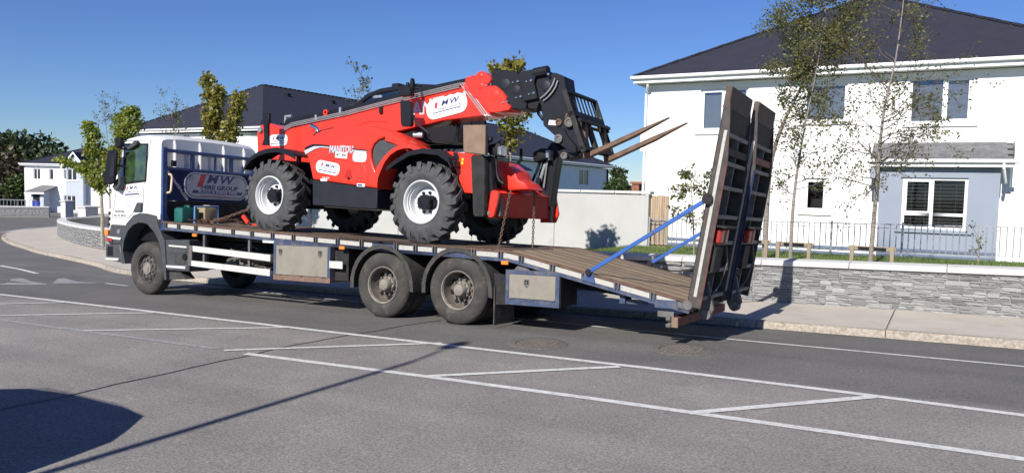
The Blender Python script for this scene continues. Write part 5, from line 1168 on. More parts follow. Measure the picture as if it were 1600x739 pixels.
# chassis
b = MB(); b.prism([(-5.2,2.0),(-5.2,2.75),(-3.4,2.6),(-.6,2.45),(.3,2.3),(.3,1.75),(-1.4,1.80),(-3.6,1.9)], .72, 1.78); b.build('chassis', 'tele_black', th, bevel=.03)
b = MB()
for x, z in ((-4.15,2.0),(-.75,1.88)): b.tube([(x,.35,z),(x,2.15,z)], .12, 12); b.box(x-.2,x+.2,1.0,1.5,z-.22,z+.2)
b.build('axles', 'tele_black', th)
# engine cover, side skirt and red bodywork on the near side
cov = [(-3.24,2.277),(-3.321,2.552),(-3.438,2.809),(-3.353,2.934),(-3.16,3.055),(-2.99,3.103),(-2.739,3.122),(-2.275,3.118),(-1.879,3.105),(-1.621,3.049),(-1.437,2.997),(-1.619,2.961),(-1.771,2.922),(-1.873,2.855),(-1.929,2.755),(-1.934,2.644),(-1.892,2.521),(-1.832,2.388),(-1.759,2.381),(-1.774,2.108)]
b = MB(); b.prism(cov, .24, .86); ec = b.build('engine_cover', 'red_paint', th, bevel=.045, angle=50, seg=3)
top = [(-3.559,2.964),(-3.362,3.096),(-3.189,3.149),(-2.933,3.176),(-2.488,3.203),(-2.055,3.158),(-1.635,3.045)]
b = MB(); b.prism([(x, z+.02) for x, z in top]+[(top[-1][0], top[-1][1]-.35), (top[0][0], top[0][1]-.35)], .42, .92); b.build('cover_top', 'red_paint', ec, bevel=.05, angle=50, seg=2)
b = MB(); b.prism([(-3.438,2.806),(-3.41,2.85),(-3.238,2.9),(-3.009,2.884),(-2.854,2.861),(-2.85,2.84),(-3.008,2.856),(-3.222,2.863)], .226, .25); b.build('stripe', 'tele_black', ec)
b = MB(); b.prism([(-3.429,2.791),(-3.208,2.858),(-3.008,2.852),(-2.85,2.834),(-2.85,2.815),(-3.05,2.834),(-3.184,2.809),(-3.401,2.721)], .224, .25); b.build('stripe', 'grey_decal', ec)
b = MB(); b.prism([(-2.317,2.769),(-2.008,2.737),(-2.007,2.713),(-2.316,2.744)], .224, .25); b.build('stripe', 'grey_decal', ec)
b = MB(); b.prism([(-2.331,2.794),(-1.998,2.755),(-2.008,2.741),(-2.317,2.773)], .226, .25); b.build('stripe', 'tele_black', ec)
c_ = [(-2.579,2.781),(-2.845,2.789),(-2.312,2.772)]
text('MANITOU', .165, 'grey_decal', ec, (c_[0][0], .2335, c_[0][1]), (1,0,-.045), (.045,0,1), width=c_[2][0]-c_[1][0], bold=.006)
text('MANITOU', .165, 'ink_grey', ec, (c_[0][0]-.006, .2355, c_[0][1]-.006), (1,0,-.045), (.045,0,1), name='lettering_edge', width=c_[2][0]-c_[1][0], bold=.012)
c_ = [(-2.574,2.685)][0]; sticker(ec, c_[0], c_[1], .27, .10, .232, -.10, [('MT 1840', 0, 0, .075, .22, 'ink_grey', 0, .003)], rad=.05, bar=False, border=False)
c_ = [(-2.877,2.474)][0]; sticker(ec, c_[0], c_[1], .55, .215, .232, -.17, [('M W', .08, .17, .085, .25, 'ink_navy', .3, .002), ('HIRE GROUP', .06, -.09, .035, .32, 'ink_grey', .2, .001), ('_', .0, -.28, .016, .42, 'ink_navy', 0, 0)])
c_ = [(-2.163,2.647)][0]; sticker(ec, c_[0], c_[1], .30, .17, .232, -.05, [('24 HR SERVICE', 0, .18, .028, .2, 'ink_grey', 0, 0), ('053 91 68122', 0, -.08, .03, .21, 'ink_grey', 0, 0), ('www.mwhire.com', 0, -.28, .024, .2, 'ink_grey', 0, 0)], bar=False, border=False, rad=.35)
c_ = [(-2.125,2.169)][0]; sticker(ec, c_[0], c_[1], .17, .05, .233, -.05, [('_', -.1, 0, .03, .09, 'ink_navy', 0, 0)], rad=.1, bar=False, border=False)
c_ = [(-2.962,2.265)][0]; sticker(ec, c_[0], c_[1], .15, .04, .233, -.05, [], rad=.1, bar=False, border=False)
c_ = [(-2.921,2.302)][0]; text('MW HIRE', .04, 'sticker', ec, (c_[0],.2345,c_[1]), (1,0,-.04), (0.04,0,1), width=.17)
b = MB(); b.prism([(-2.462,2.44),(-2.362,2.432),(-2.337,2.299),(-2.404,2.273),(-2.495,2.302)], .229, .26); b.build('latch_recess', mat('red_dark', (.40,.015,.012), .4), ec, bevel=.004)
b = MB(); hc = [(-2.397,2.288)][0]; b.lathe([(.0001,-.02),(.02,-.018),(.022,.01)], (hc[0],.232,hc[1]), 'y', 12); b.build('latch', 'black', ec)
b = MB(); pn = [(-2.975,2.65),(-2.919,2.67),(-2.178,2.537),(-2.07,2.484),(-1.973,2.258),(-1.99,2.207)]; b.tube([(x,.237,z) for x,z in pn], .007, 5); b.build('pressing', 'red_paint', ec)
b = MB(); b.prism([(-3.234,2.269),(-1.773,2.102),(-1.776,1.76),(-2.245,1.777),(-2.793,1.805),(-3.224,1.824)], .23, .85); b.build('side_skirt', 'tele_panel', th, bevel=.015)
b = MB(); b.prism([(-3.075,1.825),(-1.771,1.766),(-1.745,1.74),(-2.933,1.794)], .26, .85); b.build('skirt_sill', mat('dusty_sill', (.06,.05,.04), .8), th)
# black insert ahead of the wheel arch and the red arch band
ins = [(-1.918,2.745),(-1.873,2.845),(-1.771,2.912),(-1.618,2.936),(-1.428,2.933),(-1.29,2.884),(-1.165,2.83),(-1.413,2.799),(-1.55,2.724),(-1.662,2.616),(-1.762,2.498),(-1.832,2.418),(-1.892,2.531),(-1.921,2.643)]
b = MB(); b.prism(ins, .275, .80); b.build('arch_insert', 'grey_plastic', th, bevel=.01)
bo = [(-1.757,2.101),(-1.815,2.376),(-1.745,2.492),(-1.62,2.63),(-1.496,2.73),(-1.347,2.801),(-1.199,2.82),(-1.088,2.824)]+[(-0.962,2.77),(-0.832,2.737)]
bi = [(-1.752,2.107),(-1.74,2.274),(-1.687,2.394),(-1.593,2.553),(-1.482,2.66),(-1.345,2.729),(-1.197,2.756),(-1.087,2.753)]+[(-0.96,2.699),(-0.769,2.652)]
def bandp(b, A, B, y0, y1):
    n = len(A); vs = [(x,y,z) for y in (y0, y1) for P in (A, B) for x, z in P]; fs = []
    for i in range(n-1): fs += [(i,i+1,n+i+1,n+i),(2*n+i,3*n+i,3*n+i+1,2*n+i+1),(i,2*n+i,2*n+i+1,i+1),(n+i,n+i+1,3*n+i+1,3*n+i)]
    b.add(vs, fs+[(0,n,3*n,2*n),(n-1,3*n-1,4*n-1,2*n-1)])
b = MB(); bandp(b, bo, bi, .20, .62); b.build('wheel_arch', 'red_paint', th, bevel=.015)
bt = [(-1.649,3.048),(-1.468,3.004),(-1.302,2.932),(-1.163,2.857)]
b = MB(); bandp(b, bt, [(x,z-.16) for x,z in bt], .24, .9); b.build('arch_shoulder', 'red_paint', th, bevel=.02)
# inside of the arch
b = MB(); b.prism([(-2.062,2.15),(-1.871,2.504),(-1.543,2.739),(-1.111,2.813),(-0.69,2.714),(-0.531,2.477),(-0.518,1.885),(-1.912,1.792)], .62, .72); b.build('inner_arch', 'tele_black', th)
# fenders
def fender(P, y0, y1, name='fender', t_=.03):
    b = MB(); n = len(P); Q = [(x, z-t_) for x, z in P]; bandp(b, P, Q, y0, y1); 
    L2 = [(x, z-.085) for x, z in P]; bandp(b, [(x, z-.004) for x, z in P], L2, y0-.004, y0+.015); return b.build(name, 'tele_black', th, angle=40, bevel=.006)
fender([(-4.88,2.499),(-4.802,2.621),(-4.676,2.719),(-4.504,2.796),(-4.287,2.841),(-4.042,2.855),(-3.829,2.815),(-3.679,2.767),(-3.566,2.708)], .14, .62)
fender([(x+.18, z-.02) for x, z in [(-4.88,2.499),(-4.802,2.621),(-4.676,2.719),(-4.504,2.796),(-4.287,2.841),(-4.042,2.855),(-3.829,2.815),(-3.679,2.767),(-3.566,2.708)]], 1.92, 2.4)
fender([(-1.538,2.467),(-1.337,2.59),(-1.075,2.709),(-0.818,2.743),(-0.514,2.705),(-0.313,2.584),(-0.261,2.449)], .17, .68)
fender([(x+.17, z-.02) for x, z in [(-1.538,2.467),(-1.337,2.59),(-1.075,2.709),(-0.818,2.743),(-0.514,2.705),(-0.313,2.584),(-0.261,2.449)]], 1.9, 2.38)
b = MB(); q = [(-3.689,2.728),(-3.636,2.727),(-3.632,2.554),(-3.701,2.599)]; b.prism(q, .3, .36); b.tube([(q[0][0],.33,q[0][1]),(q[0][0]-.2,.6,q[0][1]-.02)], .02, 6); b.build('fender_stay', 'tele_black', th)
q = [(-0.401,2.574),(-0.253,2.542),(-0.236,2.42),(-0.359,2.463)]; b = MB(); b.prism(q, .25, .45); b.build('fender_stay', 'tele_black', th, bevel=.01)
# boom
BY0, BY1 = .93, 1.40
btm = [(-0.021,3.334),(-0.962,3.289),(-2.005,3.136),(-2.819,2.95),(-4.069,2.557),(-5.373,2.583)]
btop = [(-5.415,3.267),(-5.32,3.415),(-5.038,3.433),(-4.655,3.297),(-3.136,3.494),(-2.274,3.619),(-0.594,3.828),(-0.306,3.929),(0.011,3.541)]
b = MB(); b.prism(btop+btm, BY0, BY1); bo_ = b.build('boom', 'red_paint', th, bevel=.012)
bb = [(-4.728,3.498),(-4.256,3.553),(-3.14,3.658),(-2.292,3.773),(-1.507,3.888),(-0.521,3.988),(-0.431,3.907),(-0.594,3.823),(-2.274,3.641),(-3.137,3.517),(-4.638,3.296),(-4.759,3.388)]
b = MB(); b.prism(bb, BY0+.06, BY1-.04); b.build('boom_top', 'tele_black', bo_, bevel=.02)
p_ = [(-4.651,3.295),(-4.433,3.371),(-3.118,3.508),(-2.258,3.632),(-0.62,3.843)]
for k, dzv in ((0,.0),(1,.03),(2,.058)):
    sh_ = [(-0.607,3.852),(-0.157,3.343),(-0.018,3.349)]
    b = MB(); b.tube([(x,BY0-.02-.006*k,z+dzv-.02) for x,z in p_]+[(sh_[0][0]+.045*k, BY0-.025, sh_[0][1]+.03), (sh_[1][0]+.045*k, BY0-.02, sh_[1][1]), (sh_[1][0]+.06+.045*k, BY0-.0, sh_[1][1]-.03)], .0115, 8); b.build('hydraulic_pipe', 'steel_pipe', bo_)
b = MB()
for (x, z) in [(-3.813,3.483),(-3.218,3.587)]: b.box(x-.025,x+.025,BY0-.045,BY0+.01,z-.05,z+.05)
b.build('pipe_clamps', 'steel_pipe', bo_)
ep = [(-0.545,3.864),(-0.505,3.899),(-0.486,3.984),(-0.435,3.98),(-0.424,3.941),(-0.399,3.943),(-0.405,4.005),(-0.364,4.002),(-0.343,3.956),(-0.316,3.964),(-0.313,3.998),(-0.273,4.007),(-0.264,4.04),(-0.174,4.055),(-0.093,4.014),(-0.062,3.978),(-0.012,3.944),(-0.001,3.892),(-0.033,3.844),(-0.079,3.834),(-0.058,3.804),(0.09,3.793),(0.2,3.706),(0.293,3.603),(0.276,3.529),(0.311,3.505),(0.374,3.445),(0.352,3.383),(0.085,3.357),(-0.018,3.373),(-0.575,3.841)]
b = MB(); b.prism(ep, BY0-.035, BY1+.02); e_ = b.build('boom_end_plate', 'red_paint', bo_, bevel=.01)
b = MB()
for pt, r_ in (([(0.072,3.646)][0],.075),([(-0.199,3.809)][0],.05),([(-0.203,3.974)][0],.04)): b.lathe([(r_,.0),(r_,-.006),(r_*.92,-.008),(.0001,-.008)], (pt[0],BY0-.034,pt[1]), 'y', 24)
b.build('wear_pad_bosses', 'red_paint', e_)
b = MB()
for pt in [(-0.08,3.809),(0.005,3.823),(0.239,3.51),(0.318,3.527)]: b.lathe([(.016,.0),(.016,-.02),(.0001,-.022)], (pt[0],BY0-.034,pt[1]), 'y', 8)
b.build('bolts', 'chrome', e_)
tl_ = math.atan2(.155,.66)*.75
c0 = [(-1.72,3.517),(-1.403,3.517),(-0.858,3.52),(-0.879,3.513),(-0.487,3.691),(-1.787,3.484),(-0.537,3.639)]
bs_ = math.atan2(btm[1][1]-btm[2][1], btm[1][0]-btm[2][0])
wd_ = [(-1.832,3.469),(-0.485,3.636)]
slp = (wd_[1][1]-wd_[0][1])/(wd_[1][0]-wd_[0][0])
text('MANITOU', .32, 'grey_decal', bo_, ((wd_[0][0]+wd_[1][0])/2, BY0-.002, (wd_[0][1]+wd_[1][1])/2-.005), (1,0,slp), (-slp*.3,0,1), width=(wd_[1][0]-wd_[0][0])*.98, bold=.010)
c_ = [(-0.879,3.521)][0]; sticker(bo_, c_[0], c_[1], .83, .33, BY0-.012, .165, [('M W', .08, .20, .125, .40, 'ink_navy', .35, .003), ('HIRE GROUP', .07, -.07, .05, .48, 'ink_grey', .2, .001), ('_', .0, -.19, .016, .58, 'ink_navy', 0, 0), ('www.mwhire.com', 0, -.34, .04, .55, 'ink_red', 0, 0)])
c_ = [(-4.815,3.099)][0]; sticker(bo_, c_[0], c_[1], .50, .22, BY0-.008, 0., [('M W', .08, .17, .085, .25, 'ink_navy', .3, .002), ('HIRE GROUP', .06, -.10, .035, .32, 'ink_grey', .2, .001), ('_', .0, -.28, .016, .40, 'ink_navy', 0, 0)])
b = MB(); q = [(-3.637,3.573)][0]; b.ring([(q[0]+.055*math.cos(t), q[1]+.055*math.sin(t)) for t in [2*math.pi*k/16 for k in range(16)]], [(q[0]+.026*math.cos(t), q[1]+.026*math.sin(t)) for t in [2*math.pi*k/16 for k in range(16)]], BY0+.02, BY0+.06); b.build('lifting_eye', 'red_paint', bo_)
b = MB(); q = [(-2.285,3.586),(-2.282,3.457)]; b.prism([(q[0][0]-.04,q[0][1]+.02),(q[0][0]+.04,q[0][1]+.02),(q[0][0]+.04,q[1][1]+.03),(q[0][0]+.01,q[1][1]),(q[0][0]-.04,q[1][1]+.03)], BY0-.03, BY0); b.build('stop_block', 'tele_black', bo_, bevel=.006)
b = MB(); ar = [(-2.89,3.254),(-2.721,3.321),(-2.529,3.353),(-2.315,3.344),(-2.151,3.317)]; b.tube([(x,BY0-.0,z) for x,z in ar], .010, 5); b.build('weld_line', 'red_paint', bo_)
# rear of the boom: lamp, catch, exhaust
b = MB(); q = [(-5.297,3.316)][0]; b.lathe([(.0001,-.05),(.05,-.045),(.06,-.03),(.06,.0)], (q[0],BY0,q[1]), 'y', 16); b.build('rear_lamp', 'lamp_glass', bo_)
b = MB(); q = [(-4.809,3.502),(-4.796,3.577),(-4.645,3.569)]; b.tube([(q[0][0],1.1,q[0][1]-.05),(q[0][0],1.1,q[1][1]),(q[2][0],1.1,q[2][1]+.01)], .03, 8); b.build('valve_pipe', 'galv', bo_)
b = MB(); ex = [(-3.481,3.17),(-3.524,3.229),(-3.594,3.267),(-3.663,3.291)]; b.tube([(x,.62,z) for x,z in ex], .038, 12); b.build('exhaust', 'chrome', th)
b = MB(); q = [(-3.57,3.1),(-3.448,3.176),(-3.098,3.222),(-3.018,3.204),(-3.284,3.139)]; b.prism(q, .56, .70); b.build('exhaust_shroud', 'tele_black', th)
b = MB(); b.prism([(-4.793,3.568),(-4.628,3.559),(-4.625,3.409),(-4.653,3.336),(-4.636,2.972),(-4.629,2.955),(-4.809,2.961),(-4.752,3.083),(-4.773,3.341),(-4.843,3.366),(-4.844,3.431),(-4.79,3.439)], .50, .56); b.build('rear_mast', 'tele_black', th, bevel=.01)
b = MB(); q = [(-1.612,3.708),(-1.524,3.753),(-1.571,3.867),(-1.604,3.87)]; b.prism(q, BY0-.05, BY0-.02); b.build('mirror_bracket', 'red_paint', bo_)
# inner boom sections
ib = [(-0.119,3.816),(-0.022,3.92),(-0.023,4.004),(0.034,4.076),(0.27,4.038),(0.463,4.002),(0.473,3.965),(0.534,3.828),(0.586,3.625),(0.588,3.509),(0.645,3.502),(0.64,3.403),(0.553,3.388),(0.323,3.421),(0.127,3.453)]
b = MB(); b.prism(ib, BY0+.01, BY1-.03); i1 = b.build('boom_section', 'tele_black', th, bevel=.01)
ib2 = [(0.474,3.964),(0.553,3.99),(0.722,4.01),(0.796,4.023),(0.963,3.993),(1,3.958),(0.965,3.912),(0.799,3.9),(0.773,3.812),(0.844,3.544),(0.583,3.511),(0.559,3.711)]
b = MB(); b.prism(ib2, BY0+.0, BY1-.02); i2 = b.build('boom_section', 'tele_black', th, bevel=.01)
b = MB(); b.prism([(0.461,3.586),(0.82,3.563),(0.849,3.496),(0.806,3.383),(0.636,3.41)], BY0+.06, BY1-.08); b.build('boom_section', 'black', th, bevel=.01)
b = MB()
for pt, r_ in (([(0.394,3.828)][0],.014),([(0.485,3.841)][0],.02),([(0.64,3.824)][0],.014),([(0.724,3.839)][0],.02),([(0.461,3.58)][0],.014),([(0.544,3.595)][0],.02),([(0.692,3.622)][0],.014),([(0.776,3.636)][0],.02),([(1.027,3.911)][0],.02)): b.lathe([(r_,.02),(r_,-.015),(.0001,-.018)], (pt[0],BY0+.0,pt[1]), 'y', 8)
b.build('bolts', 'chrome', i2)
b = MB()
for pt, r_ in (([(0.244,3.817)][0],.085),([(0.444,3.714)][0],.07)): b.lathe([(r_,.02),(r_,-.004),(r_*.8,-.01),(.0001,-.01)], (pt[0],BY0+.01,pt[1]), 'y', 24)
b.build('wear_pad_bosses', 'tele_panel', i1)
b = MB(); q = [(0.736,3.956),(0.995,3.979)]; b.tube([(q[0][0],1.0,q[0][1]),(q[1][0],1.0,q[1][1])], .085, 14); b.build('ram_cover', 'tele_black', i2, bevel=.01)
# boom head (goose neck)
hd1 = [(0.747,3.898),(0.775,3.909),(1.006,3.907),(1.108,3.944),(1.272,3.867),(1.302,3.677),(1.319,3.644)]
hd2 = [(1.297,3.643),(1.359,3.358),(1.474,3.151),(1.57,2.827),(1.583,2.727),(1.486,2.67),(1.168,2.923),(0.923,3.127),(0.905,3.23)]+[(0.869,3.445),(0.811,3.564)]
b = MB(); b.prism(hd1+hd2, 1.0, 1.36); gh = b.build('boom_head', 'tele_black', th, bevel=.012)
b = MB(); q = [(0.955,3.744)][0]; b.lathe([(.085,.02),(.085,-.012),(.07,-.02),(.0001,-.02)], (q[0],1.0,q[1]), 'y', 24); b.build('pivot_cap', 'tele_panel', gh)
b = MB()
for k in (0, 1):
    pp = [(1.126,3.848),(1.092,3.754),(1.039,3.676),(0.959,3.6),(0.877,3.548)]; b.tube([(x+.05*k,.965,z-.07*k*.6) for x,z in pp], .014, 8)
b.build('hydraulic_hose', 'steel_pipe', gh)
b = MB(); pp = [(0.77,3.466),(0.782,3.349),(0.85,3.246)]; b.tube([(x,1.1,z) for x,z in pp], .02, 8); pp = [(0.709,3.451),(0.711,3.35),(0.808,3.236)]; b.tube([(x,1.2,z) for x,z in pp], .016, 8); b.build('hose', 'black', gh)
q = [(1.025,3.204),(1.15,3.191),(1.152,3.116),(1.015,3.129)]; MB().prism(q, .992, 1.01).build('warning_label', 'sticker', gh)
def pin(pt, r_, m1='grey_steel', y=1.0, inner=None, th_=.03):
    b = MB(); b.lathe([(r_,.03),(r_,-th_),(r_*.55,-th_-.004),(r_*.5,-th_+.012),(.0001,-th_+.012)], (pt[0],y,pt[1]), 'y', 24); return b.build('pivot_pin', m1, gh)
pin([(1.198,3.16)][0], .055, 'rust')
pin([(1.396,3.148)][0], .075, 'grey_steel', .96)
pin([(1.378,3.237)][0], .06, 'rust', .985)
pin([(1.227,2.898)][0], .07, 'grey_steel', .94)
pin([(1.307,2.637)][0], .055, 'grey_steel', .99)
b = MB(); b.prism([(1.186,2.958),(1.229,3.057),(1.307,3.054),(1.365,2.951),(1.524,2.765),(1.526,2.665),(1.393,2.709),(1.189,2.837)], .95, 1.02); b.prism([(1.186,2.958),(1.229,3.057),(1.307,3.054),(1.365,2.951),(1.524,2.765),(1.526,2.665),(1.393,2.709),(1.189,2.837)], 1.34, 1.40); b.prism([(1.146,2.73),(1.439,2.681),(1.583,2.677),(1.551,2.637),(1.307,2.583),(1.194,2.606)], 1.05, 1.32); b.build('tilt_link', 'tele_black', gh, bevel=.01)
# fork carriage
CY0, CY1 = .62, 1.80
cA = [(1.439,3.591),(1.595,3.232),(1.785,2.646)]                       # near edge, top to bottom, on the plane of the near side plate
def cp(f, y, t=0.):                                                   # point along the carriage, f from top (0) to foot (1)
    x = cA[0][0]+(cA[2][0]-cA[0][0])*f; z = cA[0][1]+(cA[2][1]-cA[0][1])*f; d = Vector((cA[2][0]-cA[0][0], cA[2][1]-cA[0][1])).normalized(); return (x-d.y*t*-1*-1, y, z+d.x*t)
def cbox(b, f0, f1, y0, y1, t0, t1):
    vs = [cp(f, y, t) for f in (f0, f1) for y, t in ((y0,t0),(y1,t0),(y1,t1),(y0,t1))]; b.add(vs, [(0,3,2,1),(4,5,6,7),(0,1,5,4),(1,2,6,5),(2,3,7,6),(3,0,4,7)])
b = MB(); cbox(b, .34, .43, CY0, CY1, -.05, .05); cbox(b, .90, .97, CY0, CY1, -.04, .04); cg = b.build('carriage', 'tele_black', th, bevel=.008)
for y in (CY0, CY1-.04):
    m = MB(); cbox(m, .0, 1.0, y, y+.04, -.03, .05); m.build('side_plate', 'scuffed_black', cg, bevel=.006)
m = MB(); cbox(m, -.01, .035, CY0+.04, CY1-.04, -.02, .04); m.build('top_bar', 'tele_black', cg, bevel=.006)
for k in range(7):
    y = CY0+.04+(CY1-CY0-.08)*(k+1)/8; m = MB(); cbox(m, .035, .36, y-.021, y+.021, -.004, .010); m.build('grille_bar', 'tele_black', cg, bevel=.004)
m = MB(); cbox(m, .44, .95, CY0+.04, CY0+.26, -.02, .02); m.build('lower_plate', 'scuffed_black', cg); m = MB(); cbox(m, .44, .95, 1.12, 1.24, -.03, .03); m.build('lower_plate', 'scuffed_black', cg); m = MB(); cbox(m, .44, .95, 1.60, CY1-.04, -.02, .02); m.build('lower_plate', 'scuffed_black', cg)
m = MB(); cbox(m, .53, .57, CY0+.04, CY1-.04, .0, .03); m.build('fork_rail', 'dark_steel', cg)
m = MB(); m.tube([cp(.52, CY0+.02, .10), cp(.52, CY1-.02, .10)], .03, 10); m.build('fork_shaft', 'tele_black', cg)
# forks
ft1 = [(3.013,3.117),(1.713,2.595)]; ft2 = [(3.061,3.131),(1.753,2.595)]
for (tip, heel), y in ((ft1,.90),(ft2,1.62)):
    m = MB(); d = Vector((tip[0]-heel[0], 0, tip[1]-heel[1])); L_ = d.length; d.normalize(); u = Vector((-d.z,0,d.x)); o_ = Vector((heel[0],0,heel[1]))
    pr = [(0,-.03),(L_*.6,-.03),(L_,.005),(L_,.02),(L_*.6,.035),(.04,.045)]
    vs = []
    for yy in (y-.06, y+.06):
        for k, (a, c) in enumerate(pr):
            tp = .5 if k in (2,3) else 1; p = o_+d*a+u*c; vs.append((p.x, y+(yy-y)*tp, p.z))
    n = len(pr); m.add(vs, [tuple(range(n)), tuple(range(2*n-1,n-1,-1))]+[(i,i+n,(i+1) % n+n,(i+1) % n) for i in range(n)])
    top_ = Vector(cp(.52, y, .07)); bot = Vector((heel[0],y,heel[1])); m.beam(bot+Vector((.0,0,-.02)), top_, .12, .05, up=(1,0,.3)); m.build('fork', 'fork_steel', cg, bevel=.008)
    m = MB(); m.beam(Vector(cp(.60,y-.09,.07)), Vector(cp(.48,y-.09,.07)), .03, .08, up=(1,0,0)); m.build('fork_hook', 'dark_steel', cg); m = MB(); m.beam(Vector(cp(.60,y+.09,.07)), Vector(cp(.48,y+.09,.07)), .03, .08, up=(1,0,0)); m.build('fork_hook', 'dark_steel', cg)
# operator cab on the far side of the boom
cb = [(-3.375,3.801),(-3.25,3.866),(-3.08,3.97),(-2.759,4.043),(-2.443,4.062),(-2.178,4.067),(-1.789,4.056),(-1.367,4.008),(-1.146,3.902),(-0.989,3.544),(-0.962,2.949),(-3.262,2.993)]
cbi = [(-3.186,3.813),(-3.124,3.846),(-3.001,3.904),(-2.726,3.958),(-2.426,3.979),(-2.176,3.985),(-1.787,3.969),(-1.448,3.923),(-1.281,3.843),(-1.151,3.542),(-1.128,3.101),(-3.14,3.158)]
cab2 = MB(); cab2.ring(cb, cbi, 1.46, 1.54); cab2.ring(cb, cbi, 2.30, 2.36)
cc = cab2.build('cab', 'tele_black', th, bevel=.012)
b = MB(); b.prism(cb[:9]+[(cb[8][0],cb[8][1]-.05)]+[(x,z-.05) for x, z in cb[7::-1]], 1.545, 2.295); b.build('cab_roof', 'tele_black', cc, angle=30)
b = MB(); b.prism(cbi, 1.49, 1.50); b.build('window', 'dark_glass', cc); b = MB(); b.prism(cbi, 2.32, 2.33); b.build('window', 'dark_glass', cc)
q = [(-2.953,3.923),(-2.729,3.922),(-2.716,3.879),(-2.939,3.874)]; MB().prism(q, 1.475, 1.485).build('window_glint', 'lamp_glass', cc)  # pale plate imitating a glint on the cab side window
b = MB(); b.prism([(-2.6,2.4),(-1.9,2.4),(-1.9,2.55),(-2.35,2.62),(-2.5,3.25),(-2.65,3.25)], 1.7, 2.15); b.build('seat', 'black', cc, bevel=.03)
b = MB(); b.tube([(-1.25,1.9,2.4),(-1.5,1.9,2.9)], .03, 8); b.tube([(-1.5+.18*math.cos(t)*.5, 1.9+.18*math.sin(t), 2.9+.18*math.cos(t)*.8) for t in [2*math.pi*k/16 for k in range(17)]], .015, 6); b.build('steering_wheel', 'black', cc)
b = MB()
for y in (1.6,1.85,2.1): b.tube([(-.86,y,3.6),(-.70,y,2.7)], .012, 5)
b.tube([(-.70,1.5,2.95),(-.68,2.3,2.95)], .014, 5); b.build('screen_guard', 'tele_black', cc)
b = MB(); q = [(-2.683,4.149),(-2.516,4.137)]; b.box(q[0][0],q[1][0],1.7,1.9,q[0][1]-.06,q[0][1]+.02); b.build('roof_vent', 'tele_black', cc, bevel=.01)
b = MB(); q = [(-1.684,3.938),(-1.662,3.973),(-1.594,3.964),(-1.548,3.943)]; b.tube([(x,1.1,z) for x,z in q], .02, 6); b.build('grab_loop', 'tele_black', bo_)
# mirrors on the near side
b = MB(); b.prism([(-1.541,3.584),(-1.497,3.599),(-1.345,3.577),(-1.311,3.509),(-1.297,3.179),(-1.324,3.154),(-1.487,3.16),(-1.521,3.207)], .50, .58); b.tube([(x,.6,z) for x,z in [(-1.421,3.366),(-1.312,3.343),(-1.283,3.219),(-1.027,3.052),(-1.005,2.982)]], .022, 7); b.build('mirror', 'tele_black', th, bevel=.015)
b = MB(); b.prism([(-1.625,3.843),(-1.454,3.857),(-1.366,3.816),(-1.367,3.677),(-1.592,3.677),(-1.618,3.746)], .55, .68); b.tube([(x,.63,z) for x,z in [(-1.483,3.917),(-1.48,3.794)]], .035, 8); b.prism([(-1.396,3.975),(-1.359,3.976),(-1.335,3.866),(-1.364,3.746),(-1.414,3.837)], .58, .66); b.build('camera_bracket', 'tele_black', th, bevel=.012)
# bits under the boom between body and outrigger
b = MB(); b.prism([(-1.819,3.103),(-1.377,3.172),(-0.779,3.197),(-0.695,3.158),(-0.669,2.919),(-1.026,2.922),(-1.46,2.982)], .95, 1.4); b.build('boom_underside_ram', 'black', th)
b = MB(); q = [(-1.389,3.037),(-1.236,3.031)]; b.tube([(q[0][0],.7,q[0][1]),(q[1][0],.75,q[1][1])], .05, 10); b.build('ram_pivot', 'galv', th)
b = MB()
for k in range(4): pp = [(-0.641,3.192),(-0.608,3.086),(-0.667,2.935)]; b.tube([(x+.05*k,.85+.06*k,z) for x,z in pp], .014, 6)
b.build('hose_bundle', 'black', th)
b = MB(); b.tube([(x,.9,z) for x,z in [(-0.294,3.235),(-0.278,3.158)]], .012, 5); b.tube([(x,.95,z) for x,z in [(-0.255,3.257),(-0.233,3.162)]], .012, 5); b.build('hose', 'black', th)
# front frame
ff = [(-0.555,2.71),(-0.092,2.664),(0.002,2.63),(0.024,2.024),(-0.166,2.037),(-0.321,2.336),(-0.385,2.536),(-0.442,2.642)]
b = MB(); b.prism(ff, .42, .95); f_ = b.build('front_frame', 'red_paint', th, bevel=.012)
b = MB(); b.prism([(-0.385,2.685),(-0.311,2.682),(-0.27,2.607),(-0.292,2.521),(-0.367,2.547)], .410, .43); b.build('frame_slot', 'black', f_)
b = MB()
for pts in ([(-0.222,2.59),(-0.184,2.589),(-0.183,2.547),(-0.221,2.548)], [(-0.23,2.536),(-0.192,2.535),(-0.191,2.488),(-0.229,2.489)]): b.prism(pts, .412, .43)
b.build('label', 'yellow', f_)
bon = [(-0.088,2.622),(0.067,2.594),(0.318,2.552),(0.54,2.393),(0.596,2.263),(0.718,2.21),(0.808,2.108),(0.219,2.088),(-0.062,2.089)]
b = MB(); b.prism(bon, .78, 1.30); fb = b.build('front_bonnet', 'red_paint', th, bevel=.03, seg=2)
b = MB(); q = [(0.443,2.518),(0.549,2.516),(0.551,2.458)]; b.prism([q[0],q[1],q[2]], .62, .72); b.build('bonnet_tab', 'red_paint', fb)
b = MB(); b.prism([(-0.231,2.643),(0.002,2.625),(0.276,2.495),(0.234,2.483),(0.004,2.537),(-0.201,2.604)], 1.2, 1.9); b.tube([(x,1.9,z) for x,z in [(-0.05,2.608),(0.031,2.683),(0.032,2.874)]], .03, 8); b.build('front_wiper_guard', 'tele_black', fb)
